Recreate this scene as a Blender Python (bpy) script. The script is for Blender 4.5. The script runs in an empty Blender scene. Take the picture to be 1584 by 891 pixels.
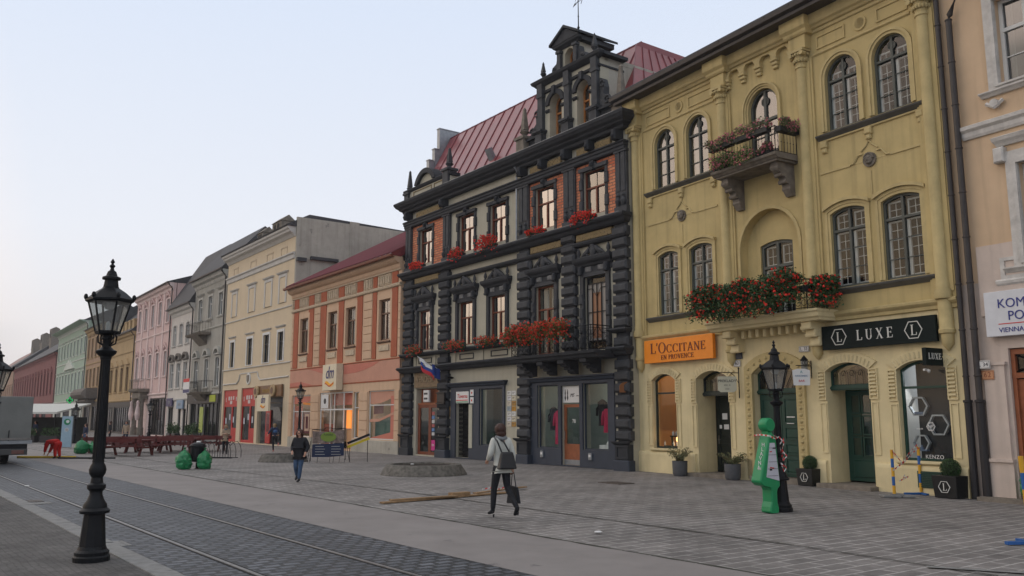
import bpy, bmesh, math, random
from mathutils import Vector, Matrix
from mathutils.geometry import tessellate_polygon
R = math.radians
PI = math.pi
random.seed(7)
SC = bpy.context.scene
COL = SC.collection

# ------------------------------------------------------------------ camera
cam_d = bpy.data.cameras.new('camera'); cam = bpy.data.objects.new('camera', cam_d); COL.objects.link(cam)
cam_d.sensor_width = 36; cam_d.lens = 36 * 1310 / 1584; cam_d.clip_end = 2000; cam_d.clip_start = .1
cam.location = (0, 0, 1.85); cam.rotation_euler = (R(90 + 8.72), 0, 0)
SC.camera = cam

# ------------------------------------------------------------------ sky: hazy light before sunrise, peach on the sun's side
SUN_AZ, SUN_EL = -82, 7            # azimuth from +Y towards +X
world = bpy.data.worlds.new('World'); SC.world = world; world.use_nodes = True
nt = world.node_tree; nt.nodes.clear()
def N(t, **k):
    n = nt.nodes.new(t)
    for a, b in k.items(): setattr(n, a, b)
    return n
L = nt.links.new
tc = N('ShaderNodeTexCoord'); sep = N('ShaderNodeSeparateXYZ'); L(tc.outputs['Generated'], sep.inputs[0])
# how far round towards the sun
dot = N('ShaderNodeVectorMath', operation='DOT_PRODUCT'); L(tc.outputs['Generated'], dot.inputs[0])
dot.inputs[1].default_value = (math.sin(R(SUN_AZ)), math.cos(R(SUN_AZ)), 0)
mr = N('ShaderNodeMapRange'); L(dot.outputs['Value'], mr.inputs['Value']); mr.inputs['From Min'].default_value = -.7; mr.inputs['From Max'].default_value = 1
def ramp(stops):
    r = N('ShaderNodeValToRGB'); e = r.color_ramp.elements
    while len(e) > 1: e.remove(e[-1])
    e[0].position = stops[0][0]; e[0].color = stops[0][1] + (1,)
    for p, c in stops[1:]:
        q = e.new(p); q.color = c + (1,)
    L(sep.outputs['Z'], r.inputs[0]); return r
cool = ramp([(0, (.74, .69, .69)), (.06, (.75, .72, .73)), (.20, (.72, .745, .81)), (.45, (.62, .69, .82)), (.62, (.63, .67, .74)), (1, (.66, .66, .68))])
warm = ramp([(0, (.085, .08, .078)), (.085, (.11, .10, .095)), (.10, (.80, .62, .52)), (.15, (1.15, .87, .70)), (.30, (1.10, .92, .80)), (.55, (.80, .78, .80)), (1, (.66, .66, .68))])
mix = N('ShaderNodeMix', data_type='RGBA'); L(mr.outputs[0], mix.inputs[0]); L(cool.outputs[0], mix.inputs[6]); L(warm.outputs[0], mix.inputs[7])
mr.inputs['From Min'].default_value = .60; mr.inputs['From Max'].default_value = .96
# the roofs across the street stand higher the nearer they are (towards -Y)
ysh = N('ShaderNodeMapRange'); L(sep.outputs['Y'], ysh.inputs['Value']); ysh.inputs['From Min'].default_value = .38; ysh.inputs['From Max'].default_value = 0; ysh.inputs['To Min'].default_value = 0; ysh.inputs['To Max'].default_value = .27
zs = N('ShaderNodeMath', operation='SUBTRACT'); L(sep.outputs['Z'], zs.inputs[0]); L(ysh.outputs[0], zs.inputs[1]); L(zs.outputs[0], warm.inputs[0])
sky = N('ShaderNodeTexSky', sky_type='NISHITA'); sky.sun_disc = False; sky.sun_elevation = R(SUN_EL); sky.sun_rotation = R(SUN_AZ)
sky.dust_density = 4; sky.air_density = 1.2
bg1 = N('ShaderNodeBackground'); L(mix.outputs[2], bg1.inputs[0]); bg1.inputs[1].default_value = 1.0
bg2 = N('ShaderNodeBackground'); L(sky.outputs[0], bg2.inputs[0]); bg2.inputs[1].default_value = .012
add = N('ShaderNodeAddShader'); L(bg1.outputs[0], add.inputs[0]); L(bg2.outputs[0], add.inputs[1])
out = N('ShaderNodeOutputWorld'); L(add.outputs[0], out.inputs['Surface'])

sun_d = bpy.data.lights.new('sun', 'SUN'); sun_d.energy = .6; sun_d.angle = R(85); sun_d.color = (1, .90, .80)
sun = bpy.data.objects.new('sun', sun_d); COL.objects.link(sun)
dv = Vector((math.sin(R(SUN_AZ)) * math.cos(R(35)), math.cos(R(SUN_AZ)) * math.cos(R(35)), math.sin(R(35))))
sun.rotation_euler = dv.to_track_quat('Z', 'Y').to_euler(); sun.location = (-30, 10, 30)

SC.view_settings.view_transform = 'Standard'; SC.view_settings.look = 'None'
SC.view_settings.exposure = .2; SC.view_settings.gamma = 1; SC.view_settings.use_curve_mapping = False
SC.render.engine = 'CYCLES'

# ------------------------------------------------------------------ materials
MATS = {}
def base_mat(name):
    m = bpy.data.materials.new(name); m.use_nodes = True
    t = m.node_tree; b = t.nodes['Principled BSDF']
    return m, t, b
def mat(name, col, rough=.8, var=.15, vscale=2.0, bump=.0, bscale=60, metal=0, spec=.4, streak=0, coat=0, spots=None, vec='Object'):
    """plain surface with cloudy variation, optional vertical streaks of dirt and fine bump"""
    if name in MATS: return MATS[name]
    m, t, b = base_mat(name); nd = t.nodes; ln = t.links.new
    b.inputs['Roughness'].default_value = rough; b.inputs['Metallic'].default_value = metal
    b.inputs['Specular IOR Level'].default_value = spec
    if coat: b.inputs['Coat Weight'].default_value = coat; b.inputs['Coat Roughness'].default_value = .15
    tcn = nd.new('ShaderNodeTexCoord')
    n1 = nd.new('ShaderNodeTexNoise'); n1.inputs['Scale'].default_value = vscale; n1.inputs['Detail'].default_value = 6; n1.inputs['Roughness'].default_value = .62
    ln(tcn.outputs[vec], n1.inputs['Vector'])
    mx = nd.new('ShaderNodeMix'); mx.data_type = 'RGBA'
    r = nd.new('ShaderNodeMapRange'); r.inputs['From Min'].default_value = .32; r.inputs['From Max'].default_value = .68
    ln(n1.outputs['Fac'], r.inputs[0]); ln(r.outputs[0], mx.inputs[0])
    mx.inputs[6].default_value = tuple(c * (1 - var) for c in col) + (1,); mx.inputs[7].default_value = tuple(min(1, c * (1 + var * .8)) for c in col) + (1,)
    last = mx.outputs[2]
    if streak:
        mp = nd.new('ShaderNodeMapping'); mp.inputs['Scale'].default_value = (3.2, 3.2, .16); ln(tcn.outputs[vec], mp.inputs[0])
        n2 = nd.new('ShaderNodeTexNoise'); n2.inputs['Scale'].default_value = 1.3; n2.inputs['Detail'].default_value = 5; ln(mp.outputs[0], n2.inputs['Vector'])
        r2 = nd.new('ShaderNodeMapRange'); r2.inputs['From Min'].default_value = .52; r2.inputs['From Max'].default_value = .78; r2.inputs['To Max'].default_value = streak
        ln(n2.outputs['Fac'], r2.inputs[0])
        m2 = nd.new('ShaderNodeMix'); m2.data_type = 'RGBA'; ln(r2.outputs[0], m2.inputs[0]); ln(last, m2.inputs[6])
        m2.inputs[7].default_value = tuple(c * .45 for c in col) + (1,); last = m2.outputs[2]
    if spots:
        n3 = nd.new('ShaderNodeTexNoise'); n3.inputs['Scale'].default_value = spots[1]; n3.inputs['Detail'].default_value = 8; n3.inputs['Roughness'].default_value = .7; ln(tcn.outputs[vec], n3.inputs['Vector'])
        r3 = nd.new('ShaderNodeMapRange'); r3.inputs['From Min'].default_value = spots[2]; r3.inputs['From Max'].default_value = spots[2] + .05; ln(n3.outputs['Fac'], r3.inputs[0])
        m3 = nd.new('ShaderNodeMix'); m3.data_type = 'RGBA'; ln(r3.outputs[0], m3.inputs[0]); ln(last, m3.inputs[6]); m3.inputs[7].default_value = spots[0] + (1,); last = m3.outputs[2]
    ln(last, b.inputs['Base Color'])
    if bump:
        nb = nd.new('ShaderNodeTexNoise'); nb.inputs['Scale'].default_value = bscale; nb.inputs['Detail'].default_value = 4; ln(tcn.outputs[vec], nb.inputs['Vector'])
        bp = nd.new('ShaderNodeBump'); bp.inputs['Strength'].default_value = bump; bp.inputs['Distance'].default_value = .02; ln(nb.outputs['Fac'], bp.inputs['Height']); ln(bp.outputs[0], b.inputs['Normal'])
    MATS[name] = m; return m
def flat(name, col, rough=.6, metal=0, spec=.4): return mat(name, col, rough, .06, 5, metal=metal, spec=spec)
def emit(name, col, s):
    if name in MATS: return MATS[name]
    m, t, b = base_mat(name); b.inputs['Base Color'].default_value = col + (1,); b.inputs['Emission Color'].default_value = col + (1,); b.inputs['Emission Strength'].default_value = s
    MATS[name] = m; return m
def glass(name, tint=(.02, .024, .028), ior=1.9, through=.75, rough=.02):
    """window glass: fresnel reflection over a clear or dark body"""
    if name in MATS: return MATS[name]
    m, t, b = base_mat(name); nd = t.nodes; ln = t.links.new; nd.remove(b)
    gl = nd.new('ShaderNodeBsdfGlossy'); gl.inputs['Roughness'].default_value = rough
    df = nd.new('ShaderNodeBsdfDiffuse'); df.inputs[0].default_value = tint + (1,)
    tr = nd.new('ShaderNodeBsdfTransparent'); tr.inputs[0].default_value = (.86, .9, .9, 1)
    mx = nd.new('ShaderNodeMixShader'); mx.inputs[0].default_value = through; ln(df.outputs[0], mx.inputs[1]); ln(tr.outputs[0], mx.inputs[2])
    fr = nd.new('ShaderNodeFresnel'); ge = nd.new('ShaderNodeNewGeometry'); im = nd.new('ShaderNodeMix'); im.inputs[2].default_value = ior; im.inputs[3].default_value = 1 / ior; ln(ge.outputs['Backfacing'], im.inputs[0]); ln(im.outputs[0], fr.inputs[0])
    m2 = nd.new('ShaderNodeMixShader'); ln(fr.outputs[0], m2.inputs[0]); ln(mx.outputs[0], m2.inputs[1]); ln(gl.outputs[0], m2.inputs[2])
    ln(m2.outputs[0], nd['Material Output'].inputs['Surface']); MATS[name] = m; return m
def brick_mat(name, c1, c2, mortar, bw, bh, ms, rot=0, plane='XZ', rough=.85, bump=.4, var=.25, distort=0, offset=.5, msmooth=.1, mottle=.5):
    if name in MATS: return MATS[name]
    m, t, b = base_mat(name); nd = t.nodes; ln = t.links.new; b.inputs['Roughness'].default_value = rough
    tcn = nd.new('ShaderNodeTexCoord'); src = tcn.outputs['Object']
    if plane == 'XZ':
        s = nd.new('ShaderNodeSeparateXYZ'); c = nd.new('ShaderNodeCombineXYZ'); ln(src, s.inputs[0]); ln(s.outputs[0], c.inputs[0]); ln(s.outputs[2], c.inputs[1]); src = c.outputs[0]
    mp = nd.new('ShaderNodeMapping'); mp.inputs['Rotation'].default_value = (0, 0, rot); ln(src, mp.inputs[0]); src = mp.outputs[0]
    if distort:
        nn = nd.new('ShaderNodeTexNoise'); nn.inputs['Scale'].default_value = 3.1; nn.inputs['Detail'].default_value = 3; ln(src, nn.inputs['Vector'])
        vm = nd.new('ShaderNodeVectorMath'); vm.operation = 'MULTIPLY_ADD'; ln(nn.outputs['Color'], vm.inputs[0]); vm.inputs[1].default_value = (distort,) * 3; ln(src, vm.inputs[2]); src = vm.outputs[0]
    br = nd.new('ShaderNodeTexBrick'); ln(src, br.inputs['Vector']); br.offset = offset
    br.inputs['Color1'].default_value = c1 + (1,); br.inputs['Color2'].default_value = c2 + (1,); br.inputs['Mortar'].default_value = mortar + (1,)
    br.inputs['Scale'].default_value = 1; br.inputs['Mortar Size'].default_value = ms; br.inputs['Mortar Smooth'].default_value = msmooth
    br.inputs['Brick Width'].default_value = bw; br.inputs['Row Height'].default_value = bh; br.inputs['Bias'].default_value = 0
    n1 = nd.new('ShaderNodeTexNoise'); n1.inputs['Scale'].default_value = mottle; n1.inputs['Detail'].default_value = 7; n1.inputs['Roughness'].default_value = .65; ln(tcn.outputs['Object'], n1.inputs['Vector'])
    r = nd.new('ShaderNodeMapRange'); r.inputs['From Min'].default_value = .3; r.inputs['From Max'].default_value = .7; r.inputs['To Min'].default_value = 1 - var; r.inputs['To Max'].default_value = 1 + var; ln(n1.outputs['Fac'], r.inputs[0])
    n6 = nd.new('ShaderNodeTexNoise'); n6.inputs['Scale'].default_value = 4.3; n6.inputs['Detail'].default_value = 9; n6.inputs['Roughness'].default_value = .75; ln(tcn.outputs['Object'], n6.inputs['Vector'])
    r6 = nd.new('ShaderNodeMapRange'); r6.inputs['From Min'].default_value = .36; r6.inputs['From Max'].default_value = .62; r6.inputs['To Min'].default_value = 1 - var * .9; r6.inputs['To Max'].default_value = 1 + var * .35; ln(n6.outputs['Fac'], r6.inputs[0])
    mu = nd.new('ShaderNodeMath'); mu.operation = 'MULTIPLY'; ln(r.outputs[0], mu.inputs[0]); ln(r6.outputs[0], mu.inputs[1])
    vm2 = nd.new('ShaderNodeVectorMath'); vm2.operation = 'SCALE'; ln(br.outputs['Color'], vm2.inputs[0]); ln(mu.outputs[0], vm2.inputs['Scale']); ln(vm2.outputs[0], b.inputs['Base Color'])
    n4 = nd.new('ShaderNodeTexNoise'); n4.inputs['Scale'].default_value = 35; n4.inputs['Detail'].default_value = 4; ln(tcn.outputs['Object'], n4.inputs['Vector'])
    ma = nd.new('ShaderNodeMath'); ma.operation = 'MULTIPLY_ADD'; ln(br.outputs['Fac'], ma.inputs[0]); ma.inputs[1].default_value = -1.0
    mm = nd.new('ShaderNodeMath'); mm.operation = 'MULTIPLY'; ln(n4.outputs['Fac'], mm.inputs[0]); mm.inputs[1].default_value = .5; ln(mm.outputs[0], ma.inputs[2])
    bp = nd.new('ShaderNodeBump'); bp.inputs['Strength'].default_value = bump; bp.inputs['Distance'].default_value = .02; ln(ma.outputs[0], bp.inputs['Height']); ln(bp.outputs[0], b.inputs['Normal'])
    MATS[name] = m; return m

# ------------------------------------------------------------------ object helpers
def tag(o, label=None, cat=None, group=None, kind=None):
    if label: o['label'] = label
    if cat: o['category'] = cat
    if group: o['group'] = group
    if kind: o['kind'] = kind
    return o
def thing(name, label, cat, loc=(0, 0, 0), rz=0, group=None):
    o = bpy.data.objects.new(name, None); COL.objects.link(o); o.location = loc; o.rotation_euler = (0, 0, rz); o.empty_display_size = .3
    return tag(o, label, cat, group)
def copy_tree(o, parent=None):
    c = o.copy(); COL.objects.link(c)
    if parent is not None: c.parent = parent
    for ch in o.children: copy_tree(ch, c)
    return c

class MB:
    def __init__(s): s.v = []; s.f = []
    def add(s, vs, fs):
        b = len(s.v); s.v += [tuple(p) for p in vs]; s.f += [tuple(i + b for i in f) for f in fs]; return s
    def box(s, x0, x1, y0, y1, z0, z1):
        if x0 > x1: x0, x1 = x1, x0
        if y0 > y1: y0, y1 = y1, y0
        if z0 > z1: z0, z1 = z1, z0
        return s.add([(x0, y0, z0), (x1, y0, z0), (x1, y1, z0), (x0, y1, z0), (x0, y0, z1), (x1, y0, z1), (x1, y1, z1), (x0, y1, z1)],
                     [(0, 3, 2, 1), (4, 5, 6, 7), (0, 1, 5, 4), (1, 2, 6, 5), (2, 3, 7, 6), (3, 0, 4, 7)])
    def cham(s, x0, x1, y0, y1, z0, z1, c=.04):
        """block whose front (-y) edges are chamfered"""
        return s.add([(x0, y1, z0), (x1, y1, z0), (x1, y1, z1), (x0, y1, z1), (x0, y0 + c, z0), (x1, y0 + c, z0), (x1, y0 + c, z1), (x0, y0 + c, z1),
                      (x0 + c, y0, z0 + c), (x1 - c, y0, z0 + c), (x1 - c, y0, z1 - c), (x0 + c, y0, z1 - c)],
                     [(0, 1, 5, 4), (1, 2, 6, 5), (2, 3, 7, 6), (3, 0, 4, 7), (4, 5, 9, 8), (5, 6, 10, 9), (6, 7, 11, 10), (7, 4, 8, 11), (8, 9, 10, 11)])
    def prism(s, poly, y0, y1):
        """poly of (x,z) extruded along y"""
        n = len(poly); tri = tessellate_polygon([[Vector((p[0], p[1], 0)) for p in poly]])
        vs = [(p[0], y0, p[1]) for p in poly] + [(p[0], y1, p[1]) for p in poly]
        fs = [tuple(t) for t in tri] + [tuple(i + n for i in reversed(t)) for t in tri] + [(i, (i + 1) % n, (i + 1) % n + n, i + n) for i in range(n)]
        return s.add(vs, fs)
    def prismx(s, prof, x0, x1):
        """profile of (y,z) swept along x"""
        n = len(prof); tri = tessellate_polygon([[Vector((p[0], p[1], 0)) for p in prof]])
        vs = [(x0, p[0], p[1]) for p in prof] + [(x1, p[0], p[1]) for p in prof]
        fs = [tuple(t) for t in tri] + [tuple(i + n for i in reversed(t)) for t in tri] + [(i, (i + 1) % n, (i + 1) % n + n, i + n) for i in range(n)]
        return s.add(vs, fs)
    def cornice(s, x0, x1, prof, yb=.05, ends=(1, 1)):
        """moulding: prof is a list of (out, z) from bottom to top; out >0 leaves the wall; mitred returns at the ends"""
        n = len(prof); e0, e1 = ends; vs = []
        for o, z in prof: vs += [(x0 - o * e0, yb, z), (x0 - o * e0, -o, z), (x1 + o * e1, -o, z), (x1 + o * e1, yb, z)]
        fs = [(3, 2, 1, 0), tuple(4 * (n - 1) + k for k in range(4))]
        for i in range(n - 1):
            for k in range(4): fs.append((4 * i + k, 4 * i + (k + 1) % 4, 4 * i + 4 + (k + 1) % 4, 4 * i + 4 + k))
        return s.add(vs, fs)
    def ring(s, A, B, y0, y1, closed=True):
        """band between two outlines (x,z) with the same count, extruded y0..y1"""
        n = len(A); m = n if closed else n - 1
        vs = [(p[0], y0, p[1]) for p in A] + [(p[0], y0, p[1]) for p in B] + [(p[0], y1, p[1]) for p in A] + [(p[0], y1, p[1]) for p in B]
        fs = []
        for i in range(m):
            j = (i + 1) % n
            fs += [(i, j, n + j, n + i), (2 * n + i, 3 * n + i, 3 * n + j, 2 * n + j), (i, 2 * n + i, 2 * n + j, j), (n + i, n + j, 3 * n + j, 3 * n + i)]
        if not closed: fs += [(0, n, 3 * n, 2 * n), (n - 1, 3 * n - 1, 4 * n - 1, 2 * n - 1)]
        return s.add(vs, fs)
    def lathe(s, prof, cx=0, cy=0, n=16, z=0, ax='z', a0=0, a1=2 * PI, sx=1, sy=1):
        full = abs(a1 - a0 - 2 * PI) < 1e-6; m = n if full else n + 1; vs = []
        for r, h in prof:
            for k in range(m):
                a = a0 + (a1 - a0) * k / n; c, d = r * math.cos(a) * sx, r * math.sin(a) * sy
                vs.append((cx + c, cy + d, z + h) if ax == 'z' else ((cx + c, h, cy + d) if ax == 'y' else (h, cx + c, cy + d)))
        fs = []
        for i in range(len(prof) - 1):
            for k in range(n):
                q = (k + 1) % m; fs.append((i * m + k, i * m + q, (i + 1) * m + q, (i + 1) * m + k))
        if full: fs += [tuple(range(m - 1, -1, -1)), tuple((len(prof) - 1) * m + k for k in range(m))]
        return s.add(vs, fs)
    def tube(s, pts, r, n=6, closed=False):
        P = [Vector(p) for p in pts]; m = len(P); vs = []; rr = r if isinstance(r, (list, tuple)) else [r] * m
        for i, p in enumerate(P):
            if closed: d = P[(i + 1) % m] - P[i - 1]
            else: d = P[min(i + 1, m - 1)] - P[max(i - 1, 0)]
            d = d.normalized() if d.length > 1e-9 else Vector((0, 0, 1))
            u = d.cross(Vector((0, 0, 1)) if abs(d.z) < .95 else Vector((1, 0, 0))).normalized(); w = d.cross(u)
            for k in range(n):
                a = 2 * PI * k / n; vs.append(p + (u * math.cos(a) + w * math.sin(a)) * rr[i])
        fs = []
        for i in range(m if closed else m - 1):
            j = (i + 1) % m
            for k in range(n): fs.append((i * n + k, i * n + (k + 1) % n, j * n + (k + 1) % n, j * n + k))
        if not closed: fs += [tuple(range(n - 1, -1, -1)), tuple((m - 1) * n + k for k in range(n))]
        return s.add(vs, fs)
    def ball(s, c, r, n=10, m=7, sc=(1, 1, 1)):
        vs = [(c[0], c[1], c[2] - r * sc[2])]
        for i in range(1, m):
            t = PI * i / m
            for k in range(n):
                a = 2 * PI * k / n; vs.append((c[0] + r * sc[0] * math.sin(t) * math.cos(a), c[1] + r * sc[1] * math.sin(t) * math.sin(a), c[2] - r * sc[2] * math.cos(t)))
        vs.append((c[0], c[1], c[2] + r * sc[2])); fs = []
        for k in range(n): fs.append((0, 1 + (k + 1) % n, 1 + k)); fs.append((len(vs) - 1, 1 + (m - 2) * n + k, 1 + (m - 2) * n + (k + 1) % n))
        for i in range(m - 2):
            for k in range(n): a = 1 + i * n; fs.append((a + k, a + (k + 1) % n, a + n + (k + 1) % n, a + n + k))
        return s.add(vs, fs)
    def xf(s, M, i0=0):
        s.v = s.v[:i0] + [tuple(M @ Vector(p)) for p in s.v[i0:]]; return s
    def join(s, o, M=None):
        return s.add([tuple(M @ Vector(p)) for p in o.v] if M else o.v, o.f)
    def build(s, name, m, parent=None, smooth=False, bevel=0, label=None):
        me = bpy.data.meshes.new(name); me.from_pydata(s.v, [], s.f); me.validate(); me.update()
        bm = bmesh.new(); bm.from_mesh(me); bmesh.ops.recalc_face_normals(bm, faces=bm.faces[:]) if not getattr(s, 'norec', 0) else None; bm.to_mesh(me); bm.free()
        for q in (m if isinstance(m, (list, tuple)) else [m]): me.materials.append(q)
        if smooth:
            for p in me.polygons: p.use_smooth = True
        o = bpy.data.objects.new(name, me); COL.objects.link(o)
        if parent: o.parent = parent
        if smooth and smooth != 'all':
            e = o.modifiers.new('es', 'EDGE_SPLIT'); e.split_angle = R(38)
        if bevel:
            b = o.modifiers.new('bev', 'BEVEL'); b.width = bevel; b.segments = 2; b.limit_method = 'ANGLE'; b.angle_limit = R(40)
        if label: o['label'] = label
        return o

def outline(x0, x1, z0, z1, rise=0, n=14):
    """closed outline from bottom-left, up the left side, over the (arched) head, down the right"""
    pts = [(x0, z0)]
    if rise <= 0: pts += [(x0, z1), (x1, z1)]
    else:
        w = (x1 - x0) / 2; cx = (x0 + x1) / 2; r = (w * w + rise * rise) / (2 * rise); cz = z1 - r; a = math.asin(min(1, w / r))
        for k in range(n + 1):
            t = -a + 2 * a * k / n; pts.append((cx + r * math.sin(t), cz + r * math.cos(t)))
    return pts + [(x1, z0)]
def wall_mesh(outer, holes, y0=0, depth=.35, norec=True):
    """front face with openings and their reveals"""
    mb = MB(); loops = [outer] + holes; flatp = [p for l in loops for p in l]
    tri = tessellate_polygon([[Vector((p[0], p[1], 0)) for p in l] for l in loops])
    mb.add([(p[0], y0, p[1]) for p in flatp], [tuple(t) for t in tri])
    for l in loops:
        n = len(l); mb.add([(p[0], y0, p[1]) for p in l] + [(p[0], y0 + depth, p[1]) for p in l], [(i, (i + 1) % n, (i + 1) % n + n, i + n) for i in range(n)])
    return mb

# text with the built-in font, laid on a facade (x to the right, z up, front at y)
def text_mb(s, size, ext=.006, shear=0, off=0, sx=1, align='CENTER', space=1.0):
    c = bpy.data.curves.new('t', 'FONT'); c.body = s; c.size = size; c.extrude = ext; c.shear = shear; c.offset = off; c.align_x = align; c.align_y = 'CENTER'; c.resolution_u = 3; c.space_character = space
    o = bpy.data.objects.new('t', c); COL.objects.link(o); bpy.context.view_layer.update()
    me = bpy.data.meshes.new_from_object(o.evaluated_get(bpy.context.evaluated_depsgraph_get()))
    mb = MB(); mb.add([(v.co.x * sx, -v.co.z, v.co.y) for v in me.vertices], [tuple(p.vertices) for p in me.polygons])
    bpy.data.objects.remove(o); bpy.data.curves.remove(c); bpy.data.meshes.remove(me); return mb
def text(name, s, size, m, parent, x, y, z, ext=.006, shear=0, off=0, sx=1, align='CENTER', rz=0, space=1.0):
    mb = text_mb(s, size, ext, shear, off, sx, align, space)
    mb.xf(Matrix.Translation((x, y - ext, z)) @ Matrix.Rotation(rz, 4, 'Z')); return mb.build(name, m, parent)

# serif capitals drawn with thick and thin strokes
def serif_word(word, h, space=.16, d=.012):
    mb = MB(); x = 0; k = [0]; T, t = .135, .055
    def put(poly):
        k[0] += 1; e = .0004 * (k[0] % 7); mb.prism([(p[0] * h, p[1] * h) for p in poly], -d - e, 0)
    def bar(x0, z0, x1, z1, w):
        dx, dz = x1 - x0, z1 - z0; l = math.hypot(dx, dz); nx, nz = -dz / l * w / 2, dx / l * w / 2
        put([(x0 + nx, z0 + nz), (x0 - nx, z0 - nz), (x1 - nx, z1 - nz), (x1 + nx, z1 + nz)])
    def arc(cx, cz, rx, rz, a0, a1, n=18):
        A, B = [], []
        for i in range(n + 1):
            a = R(a0 + (a1 - a0) * i / n); w = t + (T - t) * abs(math.cos(a)) ** 1.5
            A.append((cx + rx * math.cos(a), cz + rz * math.sin(a))); B.append((cx + (rx - w) * math.cos(a), cz + (rz - w * .8) * math.sin(a)))
        put(A + B[::-1])
    def sf(x_, z, w=.28): bar(x_ - w / 2, z, x_ + w / 2, z, .045)
    for ch in word:
        if ch == ' ': x += .4; continue
        sc = 1.0
        if ch.islower(): ch = ch.upper(); sc = .76
        i0 = len(mb.v); w = .6
        if ch == 'L': bar(.14, 0, .14, 1, T); sf(.14, .98); bar(0, .025, .58, .025, .05); bar(.565, 0, .6, .26, .05); w = .6
        elif ch == 'U': bar(.14, .35, .14, 1, T); bar(.62, .35, .62, 1, t); sf(.14, .98); sf(.62, .98, .22); arc(.378, .36, .305, .37, 180, 360); w = .74
        elif ch == 'X': bar(.12, 1, .64, 0, T); bar(.12, 0, .62, 1, t); sf(.12, .98, .24); sf(.62, .98, .22); sf(.12, .02, .22); sf(.64, .02, .24); w = .76
        elif ch == 'E': bar(.14, 0, .14, 1, T); bar(0, .975, .55, .975, .05); bar(0, .025, .58, .025, .05); bar(.14, .52, .45, .52, .05); bar(.45, .42, .45, .62, .04); bar(.55, .78, .55, 1, .04); bar(.575, 0, .6, .25, .04); w = .6
        elif ch == 'O': arc(.42, .5, .42, .52, 0, 360, 28); w = .84
        elif ch == 'C': arc(.42, .5, .42, .52, 50, 318, 24); bar(.70, .72, .70, 1, .045); bar(.72, .02, .72, .2, .04); w = .78
        elif ch == 'I': bar(.15, 0, .15, 1, T); sf(.15, .98); sf(.15, .02); w = .3
        elif ch == 'T': bar(.34, 0, .34, 1, T); bar(0, .975, .68, .975, .05); sf(.34, .02); bar(.02, .78, .02, 1, .04); bar(.66, .78, .66, 1, .04); w = .68
        elif ch == 'A': bar(.08, 0, .38, 1, t); bar(.38, 1, .68, 0, T); bar(.19, .34, .58, .34, .05); sf(.08, .02, .22); sf(.68, .02, .26); w = .78
        elif ch == 'N': bar(.12, 0, .12, 1, t); bar(.12, 1, .66, 0, T); bar(.66, 0, .66, 1, t); sf(.12, .02, .22); sf(.09, .98, .2); sf(.66, .98, .22); w = .78
        elif ch == 'P': bar(.14, 0, .14, 1, T); sf(.14, .02); arc(.2, .74, .36, .26, -90, 90, 14); bar(0, .975, .22, .975, .05); w = .56
        elif ch == 'R': bar(.14, 0, .14, 1, T); sf(.14, .02); arc(.2, .74, .36, .26, -90, 90, 14); bar(0, .975, .22, .975, .05); bar(.3, .5, .62, 0, T); sf(.64, .02, .2); w = .66
        elif ch == 'V': bar(.08, 1, .38, 0, T); bar(.38, 0, .66, 1, t); sf(.08, .98, .26); sf(.66, .98, .2); w = .74
        elif ch == "'": bar(.05, .72, .1, 1, .09); w = .14
        for i in range(i0, len(mb.v)): p = mb.v[i]; mb.v[i] = (p[0] * sc + x * h, p[1], p[2] * sc)
        x += w * sc + space
    x -= space
    for i in range(len(mb.v)): p = mb.v[i]; mb.v[i] = (p[0] - x * h / 2, p[1], p[2] - h / 2)
    mb.w = x * h; return mb
def hexring(cx, cz, r, w, y0, y1, rot=0, mb=None):
    mb = mb or MB(); A = [(cx + r * math.cos(R(60 * k + rot)), cz + r * math.sin(R(60 * k + rot))) for k in range(6)]
    B = [(cx + (r - w) * math.cos(R(60 * k + rot)), cz + (r - w) * math.sin(R(60 * k + rot))) for k in range(6)]
    return mb.ring(A, B, y0, y1)

# leaves and blossoms: many small folded faces
def leaf_mb(pts, size, jitter=.4, long=1.0, rnd=random, droop=0):
    mb = MB(); mb.norec = 1
    for p in pts:
        s = size * (1 + jitter * (rnd.random() * 2 - 1))
        a = rnd.random() * 2 * PI; b = rnd.uniform(-1, 1); d = Vector((math.cos(a) * math.sqrt(1 - b * b), math.sin(a) * math.sqrt(1 - b * b), b * .7 - droop)).normalized()
        u = d.cross(Vector((rnd.uniform(-1, 1), rnd.uniform(-1, 1), rnd.uniform(-1, 1)))).normalized(); w = d.cross(u)
        c = Vector(p); l = d * s * long
        mb.add([c - l, c + u * s * .55 + w * s * .15, c + l, c - u * s * .55 + w * s * .15], [(0, 1, 2), (0, 2, 3)])
    return mb
def blossom_mb(pts, r, rnd=random):
    mb = MB(); mb.norec = 1
    for p in pts:
        c = Vector(p); q = r * rnd.uniform(.7, 1.25)
        for k in range(7):
            a, b = rnd.random() * 2 * PI, rnd.uniform(-.6, 1); d = Vector((math.cos(a) * math.sqrt(1 - b * b), math.sin(a) * math.sqrt(1 - b * b), b)); u = d.cross(Vector((.3, .5, .81))).normalized(); w = d.cross(u)
            e = c + d * q * .6; mb.add([e - u * q * .55, e - w * q * .55, e + u * q * .55, e + w * q * .55], [(0, 1, 2, 3)])
    return mb
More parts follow.
